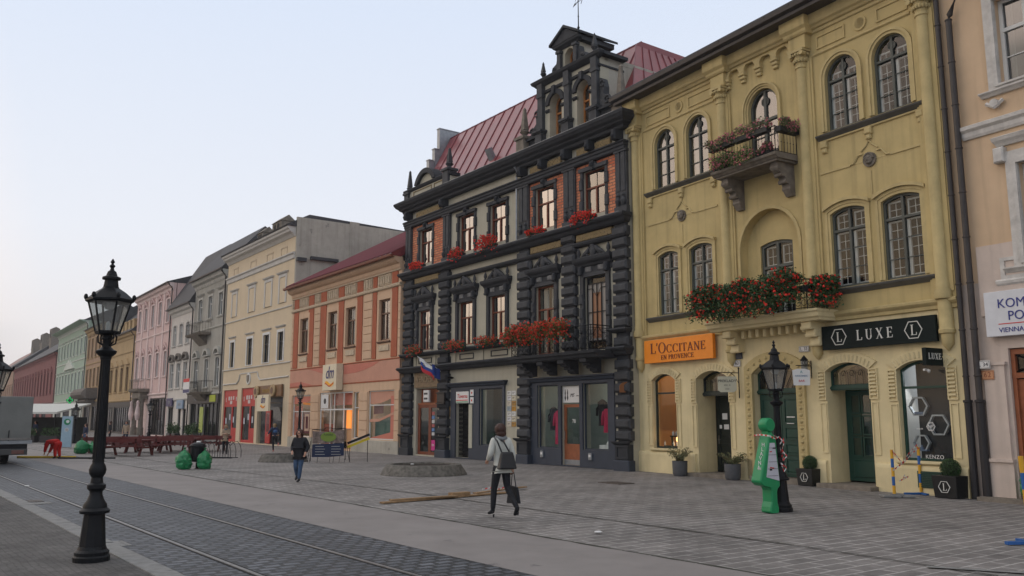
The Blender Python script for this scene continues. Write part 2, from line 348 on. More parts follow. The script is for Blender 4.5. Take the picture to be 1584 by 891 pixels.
# ------------------------------------------------------------------ the ground
TD = Vector((-.612, .791, 0)); TN = Vector((.791, .612, 0))      # along / across the tram track
def tp(s, n, z=0): p = TD * s + TN * n; return (p.x, p.y, z)
FA = math.atan2(-.8118, .58397)                                    # direction of the house fronts
m_plaza = brick_mat('slab_paving', (.145, .135, .130), (.188, .174, .166), (.34, .325, .31), .56, .27, .016, rot=-FA + R(90), plane='XY', rough=.8, bump=.45, var=.32, mottle=.55, distort=.035)
m_cob = brick_mat('basalt_setts', (.042, .048, .058), (.105, .113, .130), (.006, .007, .008), .27, .18, .036, rot=-math.atan2(.791, -.612) + R(90), plane='XY', rough=.55, bump=1.0, var=.3, mottle=1.2, distort=.09, msmooth=.25)
m_strip = mat('smooth_paving', (.218, .200, .192), .8, .13, .9, bump=.18, bscale=90, spots=((.13, .12, .12), 1.4, .62))
m_left = brick_mat('small_setts', (.082, .078, .076), (.100, .095, .091), (.066, .063, .06), .12, .085, .010, rot=.9, plane='XY', rough=.9, bump=.5, var=.34, mottle=1.6, distort=.10)
m_kerb = mat('granite_kerb', (.20, .20, .195), .8, .22, 6, bump=.3)
m_steel = mat('worn_steel', (.22, .21, .20), .45, .3, 6, metal=.8)
m_black = flat('black_gap', (.012, .012, .013), .9)
def sheet(name, poly, z, m, kind='structure'):
    mb = MB(); tri = tessellate_polygon([[Vector((p[0], p[1], 0)) for p in poly]]); mb.add([(p[0], p[1], z) for p in poly], [tuple(t) for t in tri])
    o = mb.build(name, m); o['kind'] = kind
    for p in o.data.polygons:
        if p.normal.z < 0: p.flip()
    return o
sheet('ground', [(-420, -60), (300, -60), (300, 420), (-420, 420)], -.012, m_plaza)
def band(name, n0, n1, z, m, s0=-25, s1=260): return sheet(name, [tp(s0, n0)[:2], tp(s0, n1)[:2], tp(s1, n1)[:2], tp(s1, n0)[:2]], z, m)
band('pavement', -60, 3.02, 0.0, m_left)
band('tram_bed', 3.30, 6.62, -.004, m_cob)
band('path', 6.62, 8.78, 0.0, m_strip)
# kerb stones beside the setts, each about a metre long
mb = MB(); s = -12
rk = random.Random(3)
while s < 120:
    l = 1.0; g = .012; q = [tp(s + g, 3.02), tp(s + g, 3.3), tp(s + l - g, 3.3), tp(s + l - g, 3.02)]; dz = rk.uniform(.012, .022)
    mb.add([(p[0], p[1], -.1) for p in q] + [(p[0], p[1], dz) for p in q], [(0, 1, 5, 4), (1, 2, 6, 5), (2, 3, 7, 6), (3, 0, 4, 7), (4, 5, 6, 7)]); s += l
o = mb.build('kerb', m_kerb, bevel=.006); o['kind'] = 'structure'
band('kerb_joint', 3.0, 3.31, -.006, m_black)
# rails with their flange grooves
for n0 in (4.02, 5.50):
    mb = MB(); mg = MB()
    for (lst, a, b, z0, z1) in ((mb, n0 - .028, n0 + .028, -.08, .008), (mg, n0 + .028, n0 + .075, -.08, .0005), (mg, n0 - .055, n0 - .028, -.08, .0005)):
        q = [tp(-25, a), tp(-25, b), tp(240, b), tp(240, a)]
        lst.add([(p[0], p[1], z0) for p in q] + [(p[0], p[1], z1) for p in q], [(0, 1, 5, 4), (1, 2, 6, 5), (2, 3, 7, 6), (3, 0, 4, 7), (4, 5, 6, 7)])
    t = thing('tram_rail', 'steel tram rail in dark setts, the one nearer %s' % ('the granite kerb' if n0 < 5 else 'the smooth grey path'), 'rail', group='tram rails in the setts')
    mb.build('rail_head', m_steel, t); mg.build('groove', m_black, t)
# the drain line across the slabs and the dark edge of the smooth path
def ribbon(name, pts, w, z, m, wob=.02, seed=1):
    rr = random.Random(seed); mb = MB(); P = []
    for a, b in zip(pts, pts[1:]):
        n = max(1, int((Vector(b) - Vector(a)).length / .35))
        for k in range(n): P.append(Vector(a).lerp(Vector(b), k / n))
    P.append(Vector(pts[-1])); vs = []
    for i, p in enumerate(P):
        d = (P[min(i + 1, len(P) - 1)] - P[max(i - 1, 0)]).normalized(); nn = Vector((-d.y, d.x)); ww = w * rr.uniform(.55, 1.3); p = p + nn * rr.uniform(-wob, wob)
        vs += [(p.x + nn.x * ww / 2, p.y + nn.y * ww / 2, z), (p.x - nn.x * ww / 2, p.y - nn.y * ww / 2, z)]
    mb.add(vs, [(2 * i, 2 * i + 1, 2 * i + 3, 2 * i + 2) for i in range(len(P) - 1)]); o = mb.build(name, m); o['kind'] = 'structure'
    for p in o.data.polygons:
        if p.normal.z < 0: p.flip()
    return o
m_moss = mat('mossy_gap', (.035, .036, .026), .95, .4, 5)
ribbon('drain', [(7.5, 7.6), (5.22, 11.28), (3.97, 13.16), (.9, 17.2), (-2.23, 21.38), (-6.6, 26.7), (-11.5, 32.3), (-20, 43.5), (-34, 62)], .05, .002, m_moss, .015)
ribbon('path_edge', [tp(-4, 8.80)[:2], tp(30, 8.82)[:2], tp(60, 8.84)[:2]], .07, .003, m_moss, .012, 4)
ribbon('patch', [(6.2, 9.8), (6.9, 10.6), (7.8, 11.6)], .25, .004, m_kerb, .05, 6)
ribbon('patch', [(5.2, 11.0), (6.4, 10.6), (7.6, 10.7)], .16, .005, m_kerb, .05, 8)
# iron covers let into the surfaces
def cover(x, y, a, w, l, label, m, grp=None):
    mb = MB(); mb.box(-w / 2, w / 2, -l / 2, l / 2, -.05, .006)
    for k in range(6): mb.box(-w / 2 + .05, w / 2 - .05, -l / 2 + l * (k + .6) / 6.4 - .01, -l / 2 + l * (k + .6) / 6.4 + .01, .006, .011)
    o = mb.build('manhole_cover', m); o.location = (x, y, 0); o.rotation_euler = (0, 0, a); tag(o, label, 'cover')
ta = math.atan2(.791, -.612)
m_iron = mat('rusty_iron', (.10, .085, .075), .6, .3, 9, metal=.3, bump=.3)
cover(-10.35, 19.05, ta, .5, .45, 'pale rectangular cover in the setts left of the tall lamp post', m_kerb)
cover(-10.75, 19.6, ta, .55, .28, 'dark narrow iron grate in the setts beside the pale cover', m_iron)
cover(-6.0, 12.9, ta, .60, .62, 'concrete slab cover in the kerb line behind the foot of the tall lamp post', m_kerb)
cover(3.0, 25.0, FA, .9, .6, 'worn dark cover in the slabs in front of the black cornered house', m_iron)

M_steel = m_steel
# ------------------------------------------------------------------ shared materials of the houses
M_yel = mat('ochre_yellow_render', (.50, .395, .185), .85, .15, .8, bump=.25, bscale=45, streak=.5, spots=((.33, .27, .15), 2.2, .70))
M_yel2 = mat('pale_yellow_render', (.66, .56, .33), .85, .12, 1.0, bump=.25, bscale=45, streak=.3, spots=((.40, .35, .2), 3, .68))
M_yeltrim = mat('ochre_moulding', (.50, .40, .195), .85, .12, 3, bump=.25, streak=.3)
M_sill = mat('grey_sill_metal', (.10, .10, .095), .5, .2, 3)
M_frame = mat('olive_grey_window_paint', (.075, .082, .072), .55, .12, 4)
M_white = mat('white_paint', (.62, .62, .60), .6, .08, 3)
M_stone = mat('weathered_stone', (.19, .165, .135), .9, .3, 4, bump=.5, bscale=25, streak=.5)
M_green = mat('dark_green_paint', (.010, .048, .036), .42, .15, 3)
M_blackp = mat('black_iron_paint', (.008, .009, .011), .5, .2, 8, bump=.15, spec=.2)
M_glass = glass('window_glass', ior=1.62, through=.92)
M_gbright = glass('window_glass_old', ior=2.9, through=.55)
M_glsky = glass('window_glass_facing_sky', ior=4.6, through=.15)
M_room = mat('shade_black', (.022, .022, .022), .9, .3, 1)  # near-black stands in for the shade of unlit rooms and openings
M_dark = mat('charcoal_stucco', (.030, .033, .039), .8, .22, 2.0, bump=.35, bscale=30, streak=.3, spots=((.085, .085, .085), 3.2, .67))
M_dark2 = mat('charcoal_stucco_worn', (.046, .049, .055), .75, .28, 3.5, bump=.45, bscale=22, spots=((.105, .105, .105), 4, .64))
M_khaki = mat('khaki_grey_render', (.41, .385, .305), .85, .09, .9, bump=.25, streak=.22)
M_carved = mat('ochre_carved_stone', (.27, .20, .10), .9, .5, 9, bump=.9, bscale=13, spots=((.035, .033, .03), 9, .55))
M_brick = brick_mat('orange_brick', (.50, .125, .055), (.62, .24, .12), (.17, .10, .07), .34, .12, .016, plane='XZ', bump=.4, var=.14)
M_redwood = mat('red_brown_wood', (.16, .040, .018), .5, .2, 6)
M_roofred = mat('dark_red_sheet_roof', (.21, .036, .042), .36, .16, 1.2, bump=.04, coat=.2, streak=.2)
M_lintel = mat('blue_grey_shopfront', (.032, .042, .062), .6, .12, 2)
M_grey = mat('grey_cement', (.39, .365, .31), .9, .16, 1.0, bump=.3, streak=.45, spots=((.2, .19, .17), 1.6, .62))
M_slate = mat('dark_slate_roof', (.052, .052, .056), .75, .3, 1.6, bump=.5, bscale=14, spots=((.13, .13, .13), 1.9, .66))
M_roofshine = mat('glossy_red_sheet_roof', (.20, .045, .05), .20, .2, 1.2, coat=.9)
M_zinc = mat('grey_zinc_pipe', (.27, .29, .31), .42, .15, 5, metal=.5)
M_bpipe = mat('brown_downpipe', (.040, .034, .033), .5, .2, 5)
M_leaf = mat('geranium_leaf', (.075, .135, .035), .6, .4, 9)
M_leafd = mat('dark_leaf', (.040, .085, .026), .6, .4, 9)
M_leafo = mat('olive_leaf', (.13, .145, .065), .6, .35, 9)
M_redf = mat('red_geranium', (.78, .035, .022), .6, .3, 20)
M_orf = mat('orange_red_geranium', (.66, .055, .028), .6, .3, 20)
M_pinkf = mat('pink_geranium', (.60, .17, .22), .6, .3, 20)
M_plast = mat('white_plastic', (.66, .66, .65), .4, .04, 2)

def window(par, x0, x1, z0, z1, rise=0, y=.22, fw=.07, frame=None, pane=None, trans=None, mull=1, bars=0, tbars=0, tmull=True, bar=.024, name='window', room=0, inner=None, curtain=None, label=None, seed=0, pd=.05, split=False):
    """frame object with its pane as child; y = distance of the frame behind the wall face"""
    frame = frame or M_frame; pane = pane or M_glass; mb = MB(); e = .003
    O = outline(x0 + e, x1 - e, z0 + e, z1 - e, max(0, rise - e)); I = outline(x0 + fw, x1 - fw, z0 + fw, z1 - fw, rise * .88 if rise else 0)
    mb.ring(O, I, y, y + .07)
    def top(x):   # inner height of the head at x
        if rise <= 0: return z1 - fw
        w = (x1 - x0) / 2; r = (w * w + rise * rise) / (2 * rise); return z1 - r + math.sqrt(max(0, r * r - (x - (x0 + x1) / 2) ** 2)) - fw * .6
    tz = z0 + (z1 - z0) * trans if trans else None; yo = y + .004
    if tz: mb.box(x0 + fw * .5, x1 - fw * .5, yo - .015, yo + .06, tz - fw * .5, tz + fw * .5)
    for k in range(mull):
        xc = x0 + (x1 - x0) * (k + 1) / (mull + 1); hi = tz if (tz and not tmull) else top(xc) + .02; w = fw * .55
        mb.box(xc - w, xc + w, yo - .008, yo + .05, z0 + fw * .5, hi)
    cols = mull + 1
    for c in range(cols):
        a = x0 + (x1 - x0) * c / cols + fw * .6; b = x0 + (x1 - x0) * (c + 1) / cols - fw * .6; hi = tz or z1
        for k in range(bars): zz = z0 + (hi - z0) * (k + 1) / (bars + 1); mb.box(a, b, yo + .012, yo + .035, zz - bar / 2, zz + bar / 2)
        if split: xm = (a + b) / 2; mb.box(xm - bar * .4, xm + bar * .4, yo + .014, yo + .033, z0 + fw, hi - fw * .3)
        if tz:
            for k in range(tbars): zz = tz + (z1 - tz) * (k + 1) / (tbars + 1); mb.box(a, b, yo + .012, yo + .035, zz - bar / 2, zz + bar / 2)
    w = mb.build(name, frame, par)
    if label: w['label'] = label
    rr = random.Random(seed + int(x0 * 97) + int(z0 * 31)); pb = MB()
    if rise > 0:
        O_ = outline(x0 + fw * .6, x1 - fw * .6, z0 + fw * .6, z1 - fw * .6, rise * .92); pb.add([(p[0], y + pd, p[1]) for p in O_], [tuple(reversed(range(len(O_))))])
    else:
        for c in range(cols):
            a = x0 + (x1 - x0) * c / cols + fw * .4; b = x0 + (x1 - x0) * (c + 1) / cols - fw * .4
            for lo, hi in (((z0 + fw * .4, tz - .01), (tz + .01, z1 - fw * .4)) if tz else ((z0 + fw * .4, z1 - fw * .4),)):
                j = [rr.uniform(-.006, .006) for _ in range(3)]
                pb.add([(a, y + pd + j[0], lo), (b, y + pd + j[1], lo), (b, y + pd + j[1] + j[2], hi), (a, y + pd + j[0] + j[2], hi)], [(0, 1, 2, 3)])
    pb.norec = 1; pb.build('pane', pane, w)
    if inner:      # white inner casement seen through the glass
        ib = MB(); yi = y + .13
        for c in range(cols):
            a = x0 + (x1 - x0) * c / cols + fw * 1.0; b = x0 + (x1 - x0) * (c + 1) / cols - fw * 1.0
            for lo, hi in (((z0 + fw, tz - fw * .6), (tz + fw * .6, z1 - fw - rise * .55)) if tz else ((z0 + fw, z1 - fw),)):
                ib.ring([(a, lo), (a, hi), (b, hi), (b, lo)], [(a + .038, lo + .045), (a + .038, hi - .04), (b - .038, hi - .04), (b - .038, lo + .045)], yi, yi + .04)
                n = max(1, int(round((hi - lo) / .27))); xm = (a + b) / 2; ib.box(xm - .008, xm + .008, yi + .01, yi + .03, lo, hi)
                for k in range(1, n): zz = lo + (hi - lo) * k / n; ib.box(a, b, yi + .012, yi + .03, zz - .007, zz + .007)
            ib.box(a - .02, a + .06, y + .08, yi, z0 + fw, (tz or z1) - fw)     # pale jamb lining
        ib.build('inner_frame', inner, w)
    if curtain:
        cb = MB(); n = 26; xs = [x0 + fw + (x1 - x0 - 2 * fw) * k / n for k in range(n + 1)]
        cv = [(x, y + .24 + .025 * math.sin(k * 1.9), zz) for k, x in enumerate(xs) for zz in (z0 + .05, z1 - .1 - rise * .3)]
        cb.add(cv, [(2 * k, 2 * k + 2, 2 * k + 3, 2 * k + 1) for k in range(n) if not (curtain[1] < k / n < curtain[2])]); cb.build('curtain', curtain[0], w)
    return w
def surround(par, x0, x1, z0, z1, rise, w, out, m, steps=2, name='surround', y0=.0, foot=None):
    mb = MB()
    for k in range(steps):
        a, b = w * (1 - k / steps), w * (1 - (k + 1) / steps)
        A = outline(x0 - a, x1 + a, z0, z1 + a, rise * (1 + a / max(.1, (x1 - x0) / 2)) if rise else 0); B = outline(x0 - b, x1 + b, z0, z1 + b, rise * (1 + b / max(.1, (x1 - x0) / 2)) if rise else 0)
        mb.ring(A, B, y0 - out * (1 - .45 * k), y0 + .02, closed=False)
    return mb.build(name, m, par)
def sill(par, x0, x1, z, out=.1, h=.07, m=None, y=.25, name='sill'):
    mb = MB(); mb.cornice(x0, x1, [(out * .5, z - h), (out, z - h * .6), (out, z - .01), (out * .9, z)], yb=y, ends=(0, 0)); return mb.build(name, m or M_sill, par)
# ================================================================== the ochre yellow house
YO = (4.4555, 30.8795); YA = math.atan2(-.86079, .50896)
def loc(o, a, u, y=0, z=0):    # point of a house front -> world
    c, s_ = math.cos(a), math.sin(a); return (o[0] + c * u - s_ * y, o[1] + s_ * u + c * y, z)
yh = thing('yellow_house', 'ochre yellow three storey house with round arched top windows, two balconies and dark gutter', 'house', (YO[0], YO[1], 0), YA)
YW, YH = 12.42, 13.5
op = {}
arched = [(1.45, 2.52, 9.98, 12.08), (3.12, 4.19, 9.98, 12.08), (8.95, 10.02, 9.90, 12.0), (10.50, 11.57, 9.90, 12.0)]
mid = [(1.48, 2.52, 5.40, 7.62), (3.08, 4.18, 5.40, 7.62), (8.86, 9.98, 5.40, 7.62), (10.48, 11.60, 5.40, 7.62)]
w11 = (.97, 2.20, .82, 3.36, .22); d12 = (3.22, 4.68, .02, 3.36, .24); g13 = (5.72, 7.40, .02, 3.50, .34); d14 = (8.40, 9.78, .02, 3.34, .22); w15 = (10.60, 11.95, .80, 3.28, .22)
w3 = (5.98, 7.16, 9.50, 12.02); niche = (5.42, 7.72, 4.85, 8.16)
holes = [outline(a, b, c, d, (b - a) / 2 - .005, 16) for a, b, c, d in arched] + [outline(a, b, c, d, .13, 10) for a, b, c, d in mid]
holes += [outline(*q, 10) for q in (w11, d12, g13, d14, w15)] + [outline(w3[0], w3[1], w3[2], w3[3], .585, 16), outline(niche[0], niche[1], niche[2], niche[3], 1.14, 20)]
# upper wall and paler ground floor wall, split at the string course
SP = 4.60
up = [h for h in holes if h[0][1] > SP]; dn = [h for h in holes if h[0][1] < SP]
wall_mesh([(0, SP), (0, YH), (YW, YH), (YW, SP)], up, 0, .30).build('wall', M_yel, yh)
lo = wall_mesh([(0, -.2), (0, SP), (YW, SP), (YW, -.2)], dn, 0, .30)
# deep reveals of the two recessed doors
for q in (d12, d14):
    O = outline(*q, 10); n = len(O); lo.add([(p[0], .30, p[1]) for p in O] + [(p[0], .80, p[1]) for p in O], [(i, (i + 1) % n, (i + 1) % n + n, i + n) for i in range(n)])
lo.build('ground_floor_wall', M_yel2, yh)
body = MB(); body.box(0.02, .3, .31, 9, 0, YH); body.box(YW - .3, YW - .02, .31, 9, 0, YH); body.box(.02, YW - .02, 8.7, 9, 0, YH); body.box(.31, YW - .31, .32, 8.69, YH - .3, YH - .05)
body.build('side_wall', M_yel, yh)
rm = MB(); rm.box(.31, YW - .31, 1.3, 1.35, 3.9, YH - .32); rm.box(.31, YW - .31, .33, 1.29, 8.0, 8.2); rm.box(.31, YW - .31, .33, 8.6, 3.75, 3.9); rm.build('interior', M_room, yh)
# niche back with its own window opening
w8 = (5.95, 7.22, 4.85, 7.22, .10)
nb = wall_mesh(outline(niche[0] - .02, niche[1] + .02, niche[2] - .02, niche[3] + .02, 1.14, 20), [outline(w8[0], w8[1], w8[2] + .03, w8[3], w8[4], 8)], .30, .25); nb.build('niche_wall', M_yel, yh)

for i, (a, b, c, d) in enumerate(arched):
    w = window(yh, a, b, c, d, (b - a) / 2 - .005, y=.09, trans=.70, bars=2, tmull=True, fw=.065, pane=M_gbright if i < 2 else M_glass, inner=(M_white if i > 1 else None), curtain=(M_white, .2, .72) if i == 1 else None, seed=i)
    tr = MB(); cx = (a + b) / 2; tr.lathe([(.12, .095), (.12, .115), (.105, .115), (.105, .095)], cx, c + (d - c) * .86, 16, 0, 'y'); tr.build('tracery', M_frame, w)
    surround(w, a, b, c + .02, d, (b - a) / 2, .16, .075, M_yeltrim, 2)
for i, (a, b, c, d) in enumerate(mid):
    w = window(yh, a, b, c, d, .13, y=.07, trans=.72, bars=2, tbars=0, fw=.065, inner=M_white, seed=10 + i)
    surround(w, a, b, c + .02, d, .13, .16, .05, M_yeltrim, 2)
    hd = MB(); ext = .19; A = outline(a - ext, b + ext, d - .14, d + .26, .19)[1:-1]; B = outline(a - ext, b + ext, d - .3, d + .17, .19)[1:-1]
    hd.ring(A, B, -.12, .02, closed=False); hd.build('hood', M_yeltrim, w)
w = window(yh, w3[0], w3[1], w3[2], w3[3], .585, y=.12, trans=.60, bars=2, fw=.08, pane=M_gbright, seed=21); surround(w, w3[0], w3[1], w3[2], w3[3], .585, .19, .10, M_yeltrim, 3)
cir = MB(); cir.lathe([(.15, .125), (.15, .145), (.13, .145), (.13, .125)], 6.57, 11.62, 18, 0, 'y'); cir.build('tracery', M_frame, w)
w = window(yh, w8[0], w8[1], w8[2] + .03, w8[3], .10, y=.36, trans=.66, bars=2, fw=.09, inner=M_white, seed=22)
surround(yh, niche[0], niche[1], 4.9, niche[3], 1.14, .1, .04, M_yeltrim, 1, 'niche_moulding')
# sills, string courses and relief lines
for a, b, z in ((.95, 4.5, 9.92), (8.62, 12.0, 9.84), (.9, 4.6, 5.36), (8.5, 11.95, 5.36)):
    s = MB(); s.cornice(a, b, [(.02, z - .16), (.07, z - .12), (.16, z - .06), (.18, z - .02), (.1, z + .01)], yb=.2, ends=(0, 0)); s.build('sill', M_sill, yh)
t = MB()
for a, b, z in ((.98, 4.46, 9.76), (8.65, 11.97, 9.68)): q = MB(); q.box(a, b, -.05, .02, z - .045, z); q.build('moulding', M_yeltrim, yh)
for (x, z) in ((1.15, 9.76), (2.80, 9.76), (4.38, 9.76), (8.82, 9.68), (10.27, 9.68), (11.8, 9.68)):      # small brackets below the sills
    q = MB(); q.cham(x - .11, x + .11, -.11, .02, z - .24, z - .05, .03); q.cham(x - .08, x + .08, -.09, .02, z - .38, z - .24, .03); q.build('bracket', M_yeltrim, yh)
for x0, x1, cx in ((.95, 4.5, 2.78), (8.62, 11.95, 10.24)):                                      # knotted relief line with the mask
    zz = 8.74; t = MB()
    t.box(x0, cx - .62, -.03, .02, zz - .03, zz + .03); t.box(cx + .62, x1, -.03, .02, zz - .03, zz + .03)
    for sg in (-1, 1):
        t.tube([(cx + sg * .62, -.02, zz), (cx + sg * .5, -.02, zz + .02), (cx + sg * .36, -.02, zz + .2), (cx + sg * .22, -.02, zz + .2)], .028, 4)
        t.tube([(cx, -.02, zz + .55), (cx + sg * .08, -.02, zz + .42), (cx + sg * .26, -.02, zz + .28)], .022, 4)
    t.box(cx - .03, cx + .03, -.03, .02, zz + .5, zz + 1.0); t.box(cx - .62, cx + .62, -.008, .02, zz - .02, zz + .02)
    t.build('relief_line', M_yeltrim, yh); t = MB(); t.box(cx - .015, cx + .015, -.02, .02, 7.8, zz - .3); t.build('relief_line', M_yeltrim, yh)
for cx in (2.78, 10.24):
    mk = MB(); mk.lathe([(.20, -.05), (.20, .02), (.0, .02)], cx, 8.74, 18, 0, 'y'); mk.ball((cx, -.07, 8.74), .12, 10, 7, (1, .7, 1.15)); mk.ball((cx, -.15, 8.73), .035, 6, 5); mk.ball((cx - .05, -.13, 8.78), .03, 6, 5); mk.ball((cx + .05, -.13, 8.78), .03, 6, 5); mk.ball((cx, -.12, 8.64), .05, 6, 5, (1.3, 1, .6))
    for k in range(9): a = PI * k / 8; mk.ball((cx + .13 * math.cos(a), -.08, 8.78 + .12 * math.sin(a)), .04, 6, 4)
    mk.build('lion_mask', M_stone, yh, smooth=True)
# string course above the shops
PR = [(.02, SP - .12), (.06, SP - .10), (.07, SP - .02), (.12, SP + .02), (.16, SP + .06), (.17, SP + .12), (.10, SP + .15)]
for a, b in ((0.0, 4.95), (8.55, YW)): st = MB(); st.cornice(a, b, PR, ends=(0, 0)); st.build('string_course', M_yeltrim, yh)
# engaged columns on flat pilasters, capitals, pendants
def ycol(cx, ends):
    p = MB(); p.box(cx - .34, cx + .34, -.06, .02, SP + .16, 12.3); p.box(cx - .27, cx + .27, -.09, 0, SP + .3, 12.2); p.build('pilaster', M_yel, yh)
    c = MB(); c.lathe([(.17, 4.95), (.17, 5.1), (.155, 5.14), (.15, 12.02), (.18, 12.04), (.18, 12.1), (.15, 12.12)], cx, -.10, 16); c.lathe([(.2, 4.72), (.22, 4.8), (.2, 4.95)], cx, -.1, 16)
    c.lathe([(.17, 4.7), (.17, 4.0), (.20, 3.96), (.19, 3.88), (.15, 3.86), (.14, 3.62), (.06, 3.52), (.01, 3.45)][::-1], cx, -.06, 14)
    c.build('column', M_yeltrim, yh, smooth=True)
    k = MB(); k.lathe([(.15, 12.1), (.17, 12.2), (.21, 12.42), (.24, 12.5)], cx, -.10, 12); k.box(cx - .27, cx + .27, -.36, .02, 12.5, 12.58)
    for j in range(9):
        a = -PI * j / 8; k.ball((cx + .2 * math.cos(a), -.10 + .2 * math.sin(a), 12.26), .045, 6, 4, (1, 1, 1.5)); k.ball((cx + .24 * math.cos(a), -.10 + .24 * math.sin(a), 12.43), .04, 6, 4, (1, 1, 1.2))
    for sg in (-1, 1): k.lathe([(.07, -.36), (.07, -.2), (.01, -.2)], cx + sg * .2, 12.44, 10, 0, 'y')
    k.build('capital', M_yeltrim, yh)
    b = MB(); b.box(cx - .30, cx + .30, -.26, .02, 12.58, 13.0); b.cornice(cx - .30, cx + .30, [(.30, 13.0), (.34, 13.05), (.36, 13.12), (.44, 13.2), (.46, 13.28), (.46, 13.5)], ends=(.35, .35)); b.build('entablature_block', M_yel, yh)
for cx in (.45, 4.92, 8.22, 12.08): ycol(cx, 1)
# entablature between the blocks
en = MB()
for a, b in ((0, YW),):
    en.cornice(a, b, [(.02, 12.98), (.05, 13.0), (.06, 13.08), (.12, 13.1), (.16, 13.16), (.22, 13.2), (.24, 13.26), (.26, 13.5)], ends=(0, 0))
en.build('cornice', M_yeltrim, yh)
for a, b in ((.85, 4.5), (8.6, 11.7)): en = MB(); en.cornice(a, b, [(.01, 12.28), (.05, 12.31), (.05, 12.34), (.01, 12.37)], ends=(0, 0)); en.build('moulding', M_yeltrim, yh)
for a, b in ((1.0, 2.3), (3.25, 4.45), (8.72, 9.7), (10.7, 11.65)): fp = MB(); fp.ring([(a, 12.46), (a, 12.86), (b, 12.86), (b, 12.46)], [(a + .05, 12.51), (a + .05, 12.81), (b - .05, 12.81), (b - .05, 12.51)], -.035, .02); fp.build('frieze_panel', M_yel, yh)
for cx in (2.78, 10.2): fp = MB(); fp.lathe([(.21, -.04), (.21, .02), (.15, .02), (.15, -.04)], cx, 12.67, 20, 0, 'y'); fp.lathe([(.10, -.03), (.10, .02)], cx, 12.67, 14, 0, 'y'); fp.build('roundel', M_yel, yh)
# blind arches on corbels in the middle bay
ba = MB(); xs = [5.22 + k * .665 for k in range(5)]
zc = 12.78; poly = [(5.2, 12.98)]
for k in range(4):
    x0, x1 = xs[k] + .10, xs[k + 1] - .10; poly2 = [(x0 + (x1 - x0) * (1 - math.cos(PI * j / 10)) / 2, zc + (x1 - x0) / 2 * math.sin(PI * j / 10)) for j in range(11)]
    poly += [] if k else [(5.2, zc)]
    poly += poly2
poly += [(7.98, zc), (7.98, 12.98)]
ba.prism(poly, -.14, .01)
for x in xs:
    for k, (w_, o_, h0, h1) in enumerate(((.13, .17, 12.66, 12.77), (.11, .13, 12.55, 12.655), (.09, .09, 12.44, 12.545))): ba.cham(x - w_, x + w_, -o_, .01, h0, h1, .02)
ba.build('blind_arcade', M_yeltrim, yh)
# gutter and roof
rf = MB(); rf.prismx([(-.70, 13.62), (-.78, 13.70), (-.78, 13.86), (-.70, 13.92), (4.6, 16.2), (9.2, 13.9), (9.2, 13.7), (4.6, 15.9), (-.1, 13.51), (-.4, 13.51)], -.15, YW + .1); rf.build('roof', M_slate, yh)
gt = MB(); gt.prismx([(-.82, 13.78), (-.80, 13.66), (-.72, 13.62), (-.64, 13.66), (-.62, 13.78), (-.70, 13.72)], -.2, YW + .15)
for k in range(14): gt.box(-.1 + k * .95, -.07 + k * .95, -.84, -.6, 13.77, 13.80)
gt.build('gutter', M_bpipe, yh)
sf_ = MB(); sf_.box(-.1, YW + .05, -.68, .05, 13.502, 13.60); sf_.build('soffit', M_bpipe, yh)
# ground floor: plinth, rusticated arch bands, pilaster strips
segs = [(.10, 3.12), (4.76, 5.62), (7.52, 8.30), (9.86, 12.34)]
for a, b in segs: pl = MB(); pl.cornice(a, b, [(.09, -.1), (.09, .60), (.075, .66), (.05, .69), (.0, .70)], yb=.02, ends=(0, 0)); pl.build('plinth', M_yel2, yh, bevel=.015)
for (a, b, c, d, r) in (w11, d12, d14, w15):
    ab = MB()
    A = outline(a - .26, b + .26, c + (1.6 if c > .5 else 2.1), d + .26, r * 1.3)[1:-1]; B = outline(a - .0, b + .0, c, d, r)[1:-1]
    ab.ring(A, B, -.05, .01, closed=False)
    # voussoir grooves read as raised keys
    n = 13; ww = (b - a) / 2; rr_ = (ww * ww + r * r) / (2 * r); cz = d - rr_; am = math.asin(ww / rr_)
    for k in range(n):
        t_ = -am + 2 * am * (k + .5) / n; ab.tube([((a + b) / 2 + (rr_ + .05) * math.sin(t_), -.055, cz + (rr_ + .05) * math.cos(t_)), ((a + b) / 2 + (rr_ + .21) * math.sin(t_), -.055, cz + (rr_ + .21) * math.cos(t_))], .028, 4)
    for sg, xx in ((-1, a - .13), (1, b + .13)):
        zt = d - r * 1.0
        ab.ring([(xx - .13, zt - .78), (xx - .13, zt + .02), (xx + .13, zt + .02), (xx + .13, zt - .78)], [(xx - .10, zt - .75), (xx - .10, zt - .01), (xx + .10, zt - .01), (xx + .10, zt - .75)], -.045, .01)
        for k in range(7): ab.box(xx - .09, xx + .09, -.06, .01, zt - .68 + k * .095, zt - .63 + k * .095)
        ab.ring([(xx - .10, .9), (xx - .10, zt - .85), (xx + .10, zt - .85), (xx + .10, .9)], [(xx - .075, .93), (xx - .075, zt - .88), (xx + .075, zt - .88), (xx + .075, .93)], -.03, .01)
    ab.build('arch_band', M_yel2, yh)
# gate surround with rows of carved stones
gs = MB(); a, b, c, d, r = g13
A = outline(a - .30, b + .30, c, d + .30, r * 1.2); B = outline(a, b, c, d, r); gs.ring(A, B, -.09, .01, closed=False)
for sg, xx in ((-1, a - .15), (1, b + .15)):
    for k in range(13): z = .8 + k * .19; gs.lathe([(.01, -.15), (.05, -.13), (.07, -.085)], xx, z, 4 if k % 3 else 8, 0, 'y'); gs.box(xx - .11, xx + .11, -.105, -.08, z + .085, z + .105)
for k in range(9):
    t_ = -.5 + k / 8; x = (a + b) / 2 + t_ * (b - a + .25); gs.ball((x, -.09, d + .14 - r * 4 * t_ * t_ * .95), .055, 6, 5)
gs.build('gate_surround', M_yeltrim, yh)
